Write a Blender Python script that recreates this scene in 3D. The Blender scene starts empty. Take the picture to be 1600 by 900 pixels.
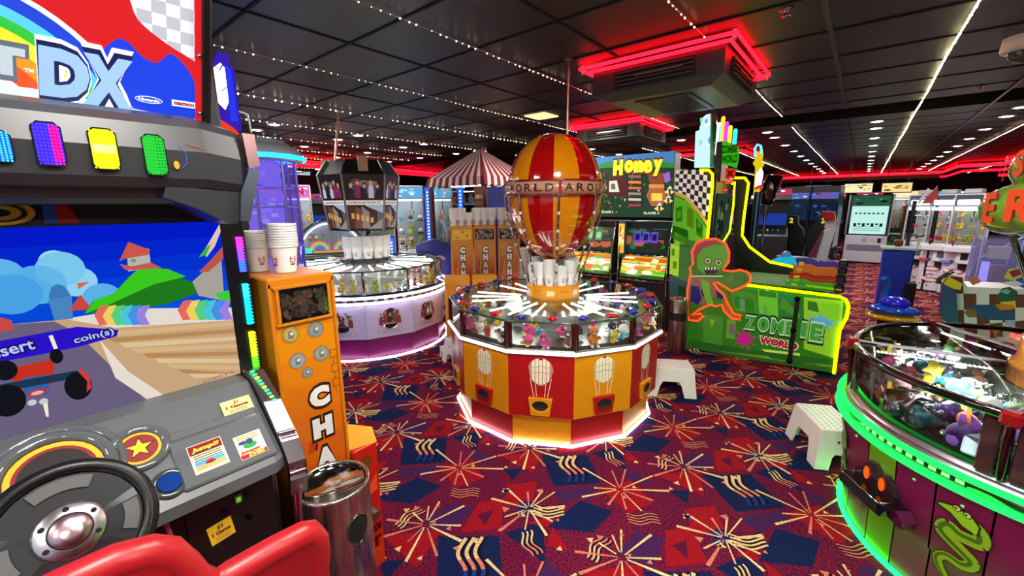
import bpy, bmesh, math, random
from mathutils import Vector, Matrix
C = bpy.context.scene.collection
SC = bpy.context.scene
PI = math.pi
def rad(a): return math.radians(a)

# ---------------------------------------------------------------- camera, exposure, lamps
# World axes follow the room: +Y runs down the row of ceiling lights, +X to the right of it.
H = 1.6
cd = bpy.data.cameras.new('camera'); cam = bpy.data.objects.new('camera', cd); C.objects.link(cam)
cd.sensor_width = 36.0; cd.lens = 652/1600*36.0; cd.clip_start = 0.02; cd.clip_end = 100
YAW, PITCH, ROLL = rad(39.7), rad(11.3), rad(0.45)
_f = Vector((-math.sin(YAW)*math.cos(PITCH), math.cos(YAW)*math.cos(PITCH), -math.sin(PITCH)))
_r = Vector((math.cos(YAW), math.sin(YAW), 0)); _u = _r.cross(_f)
_c, _s = math.cos(ROLL), math.sin(ROLL)
_r2 = _c*_r - _s*_u; _u2 = _s*_r + _c*_u
M = Matrix((_r2, _u2, -_f)).transposed().to_4x4(); M.translation = Vector((0, 0, H))
cam.matrix_world = M
SC.camera = cam
SC.view_settings.view_transform = 'Standard'
SC.view_settings.look = 'None'
SC.view_settings.gamma = 1.0
SC.view_settings.exposure = 0.30
SC.view_settings.use_curve_mapping = False
w = bpy.data.worlds.new('world'); SC.world = w; w.use_nodes = True
w.node_tree.nodes['Background'].inputs[0].default_value = (0.75, 0.85, 1.0, 1)
w.node_tree.nodes['Background'].inputs[1].default_value = 0.5  # soft fill added from the open front to light the near objects
cy = SC.cycles
cy.use_denoising = True
cy.max_bounces = 7; cy.diffuse_bounces = 3; cy.glossy_bounces = 3; cy.transmission_bounces = 4
cy.transparent_max_bounces = 16
cy.caustics_reflective = False; cy.caustics_refractive = False
cy.sample_clamp_indirect = 3.0; cy.sample_clamp_direct = 0

CEIL = 2.65
def area_lamp(name, loc, power, size=0.3, color=(1, 0.96, 0.9), rot=(0, 0, 0), size_y=None, spread=180):
    l = bpy.data.lights.new(name, 'AREA'); l.energy = power; l.color = color
    l.shape = 'RECTANGLE' if size_y else 'DISK'; l.size = size
    if size_y: l.size_y = size_y
    l.spread = rad(spread)
    o = bpy.data.objects.new(name, l); C.objects.link(o); o.location = loc; o.rotation_euler = rot
    return o
# fill lamps added out of view, above and behind the camera
for i, (x, y, p) in enumerate([(-0.3, 0.25, 30), (-0.55, 1.45, 30), (0.9, 0.9, 16), (0.5, -2.2, 48), (-1.4, -2.3, 40), (2.2, -1.0, 40), (-2.3, 0.55, 14), (2.4, 1.6, 24)]):
    area_lamp('unseen_fill_light', (x, y, CEIL-0.03), p, 0.45)

# ---------------------------------------------------------------- colours and materials
def srgb(c):
    if isinstance(c, str):
        c = c.lstrip('#'); c = [int(c[i:i+2], 16)/255 for i in (0, 2, 4)]
    return tuple((v/12.92 if v <= 0.04045 else ((v+0.055)/1.055)**2.4) for v in c[:3]) + (1.0,)
_M = {}
def mat(name):
    if name in _M: return _M[name]
    m = bpy.data.materials.new(name); m.use_nodes = True
    nt = m.node_tree; N = nt.nodes; L = nt.links
    for n in list(N): N.remove(n)
    out = N.new('ShaderNodeOutputMaterial')
    at = N.new('ShaderNodeAttribute'); at.attribute_name = 'Col'
    def noise(scale, detail=2):
        tc = N.new('ShaderNodeTexCoord'); nz = N.new('ShaderNodeTexNoise')
        nz.inputs['Scale'].default_value = scale; nz.inputs['Detail'].default_value = detail
        L.new(tc.outputs['Object'], nz.inputs['Vector']); return nz
    def tint(fac_node, lo, hi):
        mr = N.new('ShaderNodeMapRange'); mr.inputs['To Min'].default_value = lo; mr.inputs['To Max'].default_value = hi
        L.new(fac_node.outputs[0], mr.inputs['Value'])
        vm = N.new('ShaderNodeVectorMath'); vm.operation = 'SCALE'
        L.new(at.outputs['Color'], vm.inputs[0]); L.new(mr.outputs[0], vm.inputs['Scale']); return vm
    if name.startswith('glow'):
        s = float(name[4:].split('_')[0]); e = N.new('ShaderNodeEmission'); e.inputs[1].default_value = s
        L.new(at.outputs['Color'], e.inputs[0]); L.new(e.outputs[0], out.inputs[0])
        if name.endswith('_tiny'): m.cycles.emission_sampling = 'NONE'
        return m
    if name.startswith('backlit'):          # print whose colour also glows: backlit sheets and brightened panels
        s = float(name[7:]); b = N.new('ShaderNodeBsdfPrincipled')
        L.new(at.outputs['Color'], b.inputs['Base Color']); L.new(at.outputs['Color'], b.inputs['Emission Color'])
        b.inputs['Emission Strength'].default_value = s; b.inputs['Roughness'].default_value = 0.25
        L.new(b.outputs[0], out.inputs[0]); return m
    if name in ('glass', 'bag'):
        tr = N.new('ShaderNodeBsdfTransparent'); gl = N.new('ShaderNodeBsdfGlossy'); mx = N.new('ShaderNodeMixShader')
        fr = N.new('ShaderNodeFresnel'); fr.inputs[0].default_value = 1.45
        gl.inputs['Roughness'].default_value = 0.03 if name == 'glass' else 0.15
        tr.inputs[0].default_value = (0.93, 0.97, 0.96, 1)
        if name == 'bag':
            nz = noise(60, 3); bp = N.new('ShaderNodeBump'); bp.inputs['Strength'].default_value = 0.9; bp.inputs['Distance'].default_value = 0.01
            L.new(nz.outputs[0], bp.inputs['Height']); L.new(bp.outputs[0], gl.inputs['Normal']); L.new(bp.outputs[0], fr.inputs['Normal'])
            fr.inputs[0].default_value = 1.7; tr.inputs[0].default_value = (0.85, 0.9, 0.9, 1)
        L.new(fr.outputs[0], mx.inputs[0]); L.new(tr.outputs[0], mx.inputs[1]); L.new(gl.outputs[0], mx.inputs[2])
        L.new(mx.outputs[0], out.inputs[0]); return m
    if name == 'tint':                      # coloured clear plastic
        tr = N.new('ShaderNodeBsdfTransparent'); gl = N.new('ShaderNodeBsdfPrincipled'); mx = N.new('ShaderNodeMixShader')
        L.new(at.outputs['Color'], tr.inputs[0]); L.new(at.outputs['Color'], gl.inputs['Base Color']); gl.inputs['Roughness'].default_value = 0.1
        mx.inputs[0].default_value = 0.22
        L.new(tr.outputs[0], mx.inputs[1]); L.new(gl.outputs[0], mx.inputs[2]); L.new(mx.outputs[0], out.inputs[0]); return m
    b = N.new('ShaderNodeBsdfPrincipled'); L.new(b.outputs[0], out.inputs[0])
    R = {'plastic': .35, 'gloss': .1, 'matte': .85, 'metal': .3, 'chrome': .08, 'print': .35, 'plush': .95, 'carpet': .95, 'carpetbase': .95, 'brushed': .28, 'ceiling': .42, 'paint': .55, 'coin': .35}[name]
    b.inputs['Roughness'].default_value = R
    if name in ('metal', 'chrome', 'brushed', 'coin'): b.inputs['Metallic'].default_value = 1.0
    if name == 'gloss': b.inputs['Coat Weight'].default_value = 0.6; b.inputs['Coat Roughness'].default_value = 0.03
    if name == 'plush':
        nz = noise(180, 3); vm = tint(nz, .75, 1.2); L.new(vm.outputs[0], b.inputs['Base Color'])
        b.inputs['Sheen Weight'].default_value = 0.3
        bp = N.new('ShaderNodeBump'); bp.inputs['Strength'].default_value = .5; bp.inputs['Distance'].default_value = .004
        L.new(nz.outputs[0], bp.inputs['Height']); L.new(bp.outputs[0], b.inputs['Normal'])
    elif name == 'carpet':                  # cut pile: fine fleck over the printed colour
        nz = noise(320, 1); vm = tint(nz, .2, 1.8)
        nz2 = noise(110, 3); vm2 = N.new('ShaderNodeVectorMath'); vm2.operation = 'SCALE'
        mr = N.new('ShaderNodeMapRange'); mr.inputs['From Min'].default_value = .35; mr.inputs['From Max'].default_value = .65
        mr.inputs['To Min'].default_value = .72; mr.inputs['To Max'].default_value = 1.25
        L.new(nz2.outputs[0], mr.inputs['Value']); L.new(vm.outputs[0], vm2.inputs[0]); L.new(mr.outputs[0], vm2.inputs['Scale'])
        L.new(vm2.outputs[0], b.inputs['Base Color']); b.inputs['Specular IOR Level'].default_value = 0.1
    elif name == 'carpetbase':              # ground of the carpet: burgundy with navy fleck in small worms
        nz = noise(120, 2); cr = N.new('ShaderNodeValToRGB'); cr.color_ramp.interpolation = 'CONSTANT'
        cr.color_ramp.elements[0].color = srgb('#2a1038'); e = cr.color_ramp.elements[1]; e.position = .47; e.color = srgb('#6e122c')
        e2 = cr.color_ramp.elements.new(.56); e2.color = srgb('#8a1626')
        L.new(nz.outputs[0], cr.inputs[0]); nz3 = noise(2.2, 1); mx = N.new('ShaderNodeMix'); mx.data_type = 'RGBA'; mx.blend_type = 'MULTIPLY'; mx.inputs[0].default_value = .5
        cr2 = N.new('ShaderNodeValToRGB'); cr2.color_ramp.elements[0].color = (.55, .45, .9, 1); cr2.color_ramp.elements[0].position = .35; cr2.color_ramp.elements[1].position = .65
        L.new(nz3.outputs[0], cr2.inputs[0]); L.new(cr.outputs[0], mx.inputs[6]); L.new(cr2.outputs[0], mx.inputs[7]); L.new(mx.outputs[2], b.inputs['Base Color'])
        b.inputs['Specular IOR Level'].default_value = 0.1
    elif name == 'brushed':
        tc = N.new('ShaderNodeTexCoord'); mp = N.new('ShaderNodeMapping'); mp.inputs['Scale'].default_value = (160, 160, 2)
        nz = N.new('ShaderNodeTexNoise'); nz.inputs['Scale'].default_value = 1.0
        L.new(tc.outputs['Object'], mp.inputs[0]); L.new(mp.outputs[0], nz.inputs['Vector'])
        vm = tint(nz, .7, 1.25); L.new(vm.outputs[0], b.inputs['Base Color'])
        mr = N.new('ShaderNodeMapRange'); mr.inputs['To Min'].default_value = .15; mr.inputs['To Max'].default_value = .4
        L.new(nz.outputs[0], mr.inputs['Value']); L.new(mr.outputs[0], b.inputs['Roughness'])
    elif name == 'ceiling':
        nz = noise(3, 4); vm = tint(nz, .8, 1.2); L.new(vm.outputs[0], b.inputs['Base Color'])
        nz = noise(400, 2); bp = N.new('ShaderNodeBump'); bp.inputs['Strength'].default_value = .15; bp.inputs['Distance'].default_value = .002
        L.new(nz.outputs[0], bp.inputs['Height']); L.new(bp.outputs[0], b.inputs['Normal'])
    else:
        nz = noise(14, 3); vm = tint(nz, .93, 1.06); L.new(vm.outputs[0], b.inputs['Base Color'])
    return m

# ---------------------------------------------------------------- mesh builder
class Fr:
    """A flat frame: origin, x direction, y direction; z = x cross y points at the viewer of the face."""
    def __init__(s, o, x, y):
        s.o = Vector(o); s.x = Vector(x).normalized(); s.y = Vector(y).normalized(); s.z = s.x.cross(s.y)
    def p(s, u, v, w=0): return s.o + s.x*u + s.y*v + s.z*w
    def sub(s, u, v, w=0, a=0):
        c, q = math.cos(a), math.sin(a)
        return Fr(s.p(u, v, w), s.x*c + s.y*q, s.y*c - s.x*q)
TXT = {}
def text_polys(s, bold=0.0, shear=0.0):
    k = (s, bold, shear)
    if k in TXT: return TXT[k]
    cu = bpy.data.curves.new('t', 'FONT'); cu.body = s; cu.align_x = 'CENTER'; cu.align_y = 'CENTER'
    cu.size = 1.0; cu.offset = bold; cu.shear = shear; cu.resolution_u = 3
    o = bpy.data.objects.new('t', cu); me = o.to_mesh()
    P = [[(me.vertices[i].co.x, me.vertices[i].co.y) for i in f.vertices] for f in me.polygons]
    o.to_mesh_clear(); bpy.data.objects.remove(o); bpy.data.curves.remove(cu)
    xs = [p[0] for f in P for p in f] or [0]; ys = [p[1] for f in P for p in f] or [0]
    cx, cy_ = (min(xs)+max(xs))/2, (min(ys)+max(ys))/2
    W, Hh = max(max(xs)-min(xs), 1e-6), max(max(ys)-min(ys), 1e-6)
    TXT[k] = ([[(x-cx, y-cy_) for x, y in f] for f in P], W, Hh)
    return TXT[k]
class B:
    def __init__(s, M=None):
        s.v = []; s.f = []; s.c = []; s.m = []; s.sm = []; s.M = M
    def add(s, vs, fs, col, m='plastic', smooth=False):
        n = len(s.v); col = srgb(col) if not (len(col) == 4 and not isinstance(col, str)) else col
        for p in vs:
            p = Vector(p); s.v.append(s.M @ p if s.M else p)
        for f in fs:
            s.f.append([n+i for i in f]); s.c.append(col); s.m.append(m); s.sm.append(smooth)
        return s
    def poly(s, pts, col, m='plastic'): return s.add(pts, [list(range(len(pts)))], col, m)
    def box(s, c, d, col, m='plastic', ch=None, rz=0, fr=None):
        """box centre c, size d, chamfered edges"""
        x, y, z = d[0]/2, d[1]/2, d[2]/2
        if ch is None: ch = min(0.006, min(d)*0.2)
        cr, sr = math.cos(rz), math.sin(rz)
        def T(p):
            q = (c[0]+p[0]*cr-p[1]*sr, c[1]+p[0]*sr+p[1]*cr, c[2]+p[2])
            return fr.p(*q) if fr else q
        if ch <= 0:
            vs = [(a*x, b*y, e*z) for e in (-1, 1) for b in (-1, 1) for a in (-1, 1)]
            return s.add([T(p) for p in vs], [(0, 2, 3, 1), (4, 5, 7, 6), (0, 1, 5, 4), (2, 6, 7, 3), (0, 4, 6, 2), (1, 3, 7, 5)], col, m)
        vs = []; idx = {}
        for sx in (-1, 1):
            for sy in (-1, 1):
                for sz in (-1, 1):
                    for ax in range(3):
                        q = [sx*(x-ch), sy*(y-ch), sz*(z-ch)]; q[ax] = (sx*x, sy*y, sz*z)[ax]
                        idx[(sx, sy, sz, ax)] = len(vs); vs.append(T(q))
        fs = []
        for ax in range(3):
            o1, o2 = [(1, 2), (2, 0), (0, 1)][ax]
            for sg in (-1, 1):
                q = []
                for a, b_ in ((-1, -1), (1, -1), (1, 1), (-1, 1)):
                    k = [0, 0, 0]; k[ax] = sg; k[o1] = a; k[o2] = b_; q.append(idx[(*k, ax)])
                fs.append(q if sg > 0 else q[::-1])
        for ax in range(3):
            o1, o2 = [(1, 2), (2, 0), (0, 1)][ax]
            for a in (-1, 1):
                for b_ in (-1, 1):
                    k1 = [0, 0, 0]; k1[o1] = a; k1[o2] = b_; k1[ax] = -1; k2 = list(k1); k2[ax] = 1
                    q = [idx[(*k1, o1)], idx[(*k1, o2)], idx[(*k2, o2)], idx[(*k2, o1)]]
                    fs.append(q[::-1] if a*b_ > 0 else q)
        for sx in (-1, 1):
            for sy in (-1, 1):
                for sz in (-1, 1):
                    q = [idx[(sx, sy, sz, 0)], idx[(sx, sy, sz, 1)], idx[(sx, sy, sz, 2)]]
                    fs.append(q if sx*sy*sz > 0 else q[::-1])
        return s.add(vs, fs, col, m)
    def bx(s, x0, x1, y0, y1, z0, z1, col, m='plastic', ch=None):
        return s.box(((x0+x1)/2, (y0+y1)/2, (z0+z1)/2), (abs(x1-x0), abs(y1-y0), abs(z1-z0)), col, m, ch)
    def cyl(s, a, b, r0, col, m='plastic', r1=None, n=16, caps=True, smooth=True):
        a, b = Vector(a), Vector(b); d = (b-a).normalized(); r1 = r0 if r1 is None else r1
        t = Vector((0, 0, 1)) if abs(d.z) < .9 else Vector((1, 0, 0)); u = d.cross(t).normalized(); v = d.cross(u)
        vs = []
        for P, r in ((a, r0), (b, r1)):
            vs += [P + u*(r*math.cos(2*PI*i/n)) + v*(r*math.sin(2*PI*i/n)) for i in range(n)]
        s.add(vs, [(i, (i+1) % n, n+(i+1) % n, n+i) for i in range(n)], col, m, smooth)
        if caps: s.add(vs, [list(range(n))[::-1], list(range(n, 2*n))], col, m)
        return s
    def tube(s, pts, r, col, m='plastic', n=8, closed=False):
        pts = [Vector(p) for p in pts]; k = len(pts); vs = []; up = None
        for i, p in enumerate(pts):
            a = pts[i-1] if (i or closed) else p; b = pts[(i+1) % k] if (i < k-1 or closed) else p
            d = (b-a).normalized()
            if up is None: up = Vector((0, 0, 1)) if abs(d.z) < .9 else Vector((1, 0, 0))
            u = d.cross(up)
            if u.length < 1e-4: u = d.cross(Vector((1, .3, 0)))
            u.normalize(); v = u.cross(d).normalized(); up = v
            rr = r(i/(k-1)) if callable(r) else r
            vs += [p + u*(rr*math.cos(2*PI*j/n)) + v*(rr*math.sin(2*PI*j/n)) for j in range(n)]
        q = k if closed else k-1
        s.add(vs, [(i*n+j, ((i+1) % k)*n+j, ((i+1) % k)*n+(j+1) % n, i*n+(j+1) % n) for i in range(q) for j in range(n)], col, m, True)
        if not closed: s.add(vs, [list(range(n))[::-1], list(range((k-1)*n, k*n))], col, m)
        return s
    def lathe(s, c, prof, col, m='plastic', n=24, a0=0, a1=2*PI, smooth=True, colf=None, off=0):
        """profile of (r, z) turned about the vertical through c"""
        full = abs(a1-a0-2*PI) < 1e-6; k = n if full else n+1; vs = []
        for r, z in prof:
            vs += [(c[0]+r*math.cos(a0+off+(a1-a0)*i/n), c[1]+r*math.sin(a0+off+(a1-a0)*i/n), c[2]+z) for i in range(k)]
        for i in range(n):
            fs = [(j*k+i, j*k+(i+1) % k, (j+1)*k+(i+1) % k, (j+1)*k+i) for j in range(len(prof)-1)]
            if colf is None:
                continue
            s.add(vs, [], col, m); base = len(s.v)-len(vs)
            for j, f in enumerate(fs):
                s.f.append([base+q for q in f]); s.c.append(srgb(colf(i, j))); s.m.append(m); s.sm.append(smooth)
            # drop duplicates: vertices are shared only inside one column
        if colf is None:
            s.add(vs, [(j*k+i, j*k+(i+1) % k, (j+1)*k+(i+1) % k, (j+1)*k+i) for j in range(len(prof)-1) for i in range(n)], col, m, smooth)
        return s
    def ball(s, c, r, col, m='plastic', n=12, k=8):
        r = (r, r, r) if not hasattr(r, '__len__') else r
        vs = [(c[0]+r[0]*math.sin(PI*j/k)*math.cos(2*PI*i/n), c[1]+r[1]*math.sin(PI*j/k)*math.sin(2*PI*i/n), c[2]-r[2]*math.cos(PI*j/k)) for j in range(k+1) for i in range(n)]
        return s.add(vs, [(j*n+i, j*n+(i+1) % n, (j+1)*n+(i+1) % n, (j+1)*n+i) for j in range(k) for i in range(n)], col, m, True)
    def prism(s, pts, fr, w0, w1, col, m='plastic', side=None):
        """closed outline pts (u,v) in frame fr, from depth w0 to w1 (w1 > w0 is the front)"""
        n = len(pts)
        A = sum(pts[i][0]*pts[(i+1) % n][1]-pts[(i+1) % n][0]*pts[i][1] for i in range(n))
        if A < 0: pts = pts[::-1]
        vs = [fr.p(u, v, w0) for u, v in pts] + [fr.p(u, v, w1) for u, v in pts]
        s.add(vs, [list(range(n, 2*n))], col, m)
        s.add(vs, [list(range(n))[::-1]] + [(i, (i+1) % n, n+(i+1) % n, n+i) for i in range(n)], side or col, m)
        return s
    # flat print on a face
    def fpoly(s, fr, pts, col, m='print', w=0.001): return s.add([fr.p(u, v, w) for u, v in pts], [list(range(len(pts)))], col, m)
    def frect(s, fr, u0, u1, v0, v1, col, m='print', w=0.001): return s.fpoly(fr, [(u0, v0), (u1, v0), (u1, v1), (u0, v1)], col, m, w)
    def fdisc(s, fr, u, v, r, col, m='print', w=0.001, ry=None, n=20, a0=0, a1=2*PI):
        ry = ry or r; return s.fpoly(fr, [(u+r*math.cos(a0+(a1-a0)*i/n), v+ry*math.sin(a0+(a1-a0)*i/n)) for i in range(n if abs(a1-a0-2*PI) < 1e-6 else n+1)], col, m, w)
    def farc(s, fr, u, v, r0, r1, a0, a1, col, m='print', w=0.001, n=20, ky=1):
        P = [(math.cos(a0+(a1-a0)*i/n), math.sin(a0+(a1-a0)*i/n)*ky) for i in range(n+1)]
        for i in range(n):
            s.fpoly(fr, [(u+r0*P[i][0], v+r0*P[i][1]), (u+r1*P[i][0], v+r1*P[i][1]), (u+r1*P[i+1][0], v+r1*P[i+1][1]), (u+r0*P[i+1][0], v+r0*P[i+1][1])], col, m, w)
        return s
    def fline(s, fr, pts, wd, col, m='print', w=0.001, closed=False):
        P = [Vector(p) for p in pts]
        if closed: P.append(P[0])
        k = len(P); Lp = []; Rp = []
        for i in range(k):
            d = (P[min(i+1, k-1)]-P[max(i-1, 0)]).normalized(); n = Vector((-d.y, d.x))*(wd/2)
            Lp.append(P[i]+n); Rp.append(P[i]-n)
        for i in range(k-1): s.fpoly(fr, [Lp[i], Lp[i+1], Rp[i+1], Rp[i]], col, m, w)
        return s
    def ftext(s, fr, t, u, v, h, col, m='print', w=0.0015, bold=0.02, width=None, shear=0, rot=0, outline=None, ow=0.05):
        """text centred at (u,v), capital height h; width fixes the overall width"""
        if outline:
            W0 = text_polys(t, bold, shear)[1]; s.ftext(fr, t, u, v, h*1.0, outline, m, w-0.0005, bold+ow, None if width is None else width*(text_polys(t, bold+ow, shear)[1]/W0), shear, rot)
        P, W, Hh = text_polys(t, bold, shear)
        base = text_polys(t, 0.02, shear)[2]
        ky = h/base; kx = (width/W) if width else ky
        cr, sr = math.cos(rot), math.sin(rot)
        for f in P:
            pts = [(x*kx, y*ky) for x, y in f]
            s.fpoly(fr, [(u+x*cr-y*sr, v+x*sr+y*cr) for x, y in pts], col, m, w)
        return s
    def collage(s, fr, u0, u1, v0, v1, pal, n, seed=0, m='print', w=0.001, sz=.3, dw=0.00005):
        """a busy printed picture: overlapping blobs and strips kept inside the rectangle"""
        r = random.Random(seed); W, Hh = u1-u0, v1-v0
        for i in range(n):
            a, b_ = W*sz*r.uniform(.3, 1)/2, Hh*sz*r.uniform(.3, 1)/2
            cu, cv = r.uniform(u0+a, u1-a), r.uniform(v0+b_, v1-b_); c = r.choice(pal); t = r.random()
            if t < .45: s.fdisc(fr, cu, cv, a, c, m, w+i*dw, ry=b_, n=9)
            elif t < .8:
                k = r.choice((3, 4, 5)); o = r.uniform(0, 6)
                s.fpoly(fr, [(cu+a*math.cos(o+2*PI*j/k), cv+b_*math.sin(o+2*PI*j/k)) for j in range(k)], c, m, w+i*dw)
            else: s.frect(fr, cu-a, cu+a, cv-b_*.35, cv+b_*.35, c, m, w+i*dw)
        return s
    def data(s, name, origin=Vector((0, 0, 0))):
        me = bpy.data.meshes.new(name)
        me.from_pydata([tuple(p-origin) for p in s.v], [], s.f)
        names = []
        for x in s.m:
            if x not in names: names.append(x)
        for x in names: me.materials.append(mat(x))
        ix = {x: i for i, x in enumerate(names)}
        me.polygons.foreach_set('material_index', [ix[x] for x in s.m])
        me.polygons.foreach_set('use_smooth', s.sm)
        at = me.color_attributes.new('Col', 'FLOAT_COLOR', 'CORNER')
        buf = []
        for f, c in zip(s.f, s.c): buf.extend(c*len(f))
        at.data.foreach_set('color', buf)
        me.update(); return me
    def build(s, name, parent=None, label=None, cat=None, group=None, kind=None, origin=None):
        """one mesh object; geometry is given in room coordinates"""
        org = Vector(origin) if origin is not None else Vector((0, 0, 0))
        if parent is not None:
            p = parent; org = Vector((0, 0, 0))
            while p is not None: org = org + Vector(p.location); p = p.parent
        me = s.data(name, org); o = bpy.data.objects.new(name, me); C.objects.link(o)
        if parent is not None: o.parent = parent
        elif origin is not None: o.location = org
        tag(o, label, cat, group, kind); return o
def tag(o, label=None, cat=None, group=None, kind=None):
    if label: o['label'] = label
    if cat: o['category'] = cat
    if group: o['group'] = group
    if kind: o['kind'] = kind
def thing(name, label, cat, loc=(0, 0, 0), group=None):
    o = bpy.data.objects.new(name, None); o.empty_display_size = .05; C.objects.link(o); o.location = loc
    tag(o, label, cat, group); return o
def dup(root, loc=None, rot=None, scale=None, label=None, group=None):
    def cp(o, par):
        c = o.copy(); C.objects.link(c)
        if par is not None: c.parent = par
        for ch in [x for x in KIDS.get(o.name, [])]: KIDS.setdefault(c.name, []).append(cp(ch, c))
        return c
    if root.name not in KIDS:
        def reg(o):
            ks = [x for x in bpy.data.objects if x.parent == o]; KIDS[o.name] = ks
            for k in ks: reg(k)
        reg(root)
    c = cp(root, None)
    if loc is not None: c.location = loc
    if rot is not None: c.rotation_euler = rot
    if scale is not None: c.scale = (scale,)*3 if not hasattr(scale, '__len__') else scale
    if label: c['label'] = label
    if group: c['group'] = group
    return c
KIDS = {}
def wall_frame(o, facing):
    """vertical frame at o whose face looks along the horizontal direction facing (deg, 0=+X, 90=+Y)"""
    a = rad(facing); return Fr(o, (-math.sin(a), math.cos(a), 0), (0, 0, 1))

def sight(px, py):
    """direction from the camera's position through a point of the 1600x900 photograph (used to read layouts off it)"""
    return _f + _r2*((px-800)/652) + _u2*((450-py)/652)
def smooth(P, n=4):
    """closed outline rounded with a Catmull-Rom curve"""
    Q = []; k = len(P)
    for i in range(k):
        a, b_, c, d = P[i-1], P[i], P[(i+1) % k], P[(i+2) % k]
        for j in range(n):
            f = j/n; Q.append(tuple(.5*((2*b_[q])+(-a[q]+c[q])*f+(2*a[q]-5*b_[q]+4*c[q]-d[q])*f*f+(-a[q]+3*b_[q]-3*c[q]+d[q])*f**3) for q in (0, 1)))
    return Q
def on(fr, px, py):
    d = sight(px, py); o = Vector((0, 0, H)); t = (fr.o-o).dot(fr.z)/d.dot(fr.z); q = o+d*t-fr.o
    return (q.dot(fr.x), q.dot(fr.y))
def ons(fr, *pts): return [on(fr, *p) for p in pts]
def at_z(px, py, z):
    d = sight(px, py); t = (z-H)/d.z; return Vector((d.x*t, d.y*t, z))
def at_d(px, py, D):
    d = sight(px, py); t = D/math.hypot(d.x, d.y); return Vector((d.x*t, d.y*t, H+d.z*t))
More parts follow.
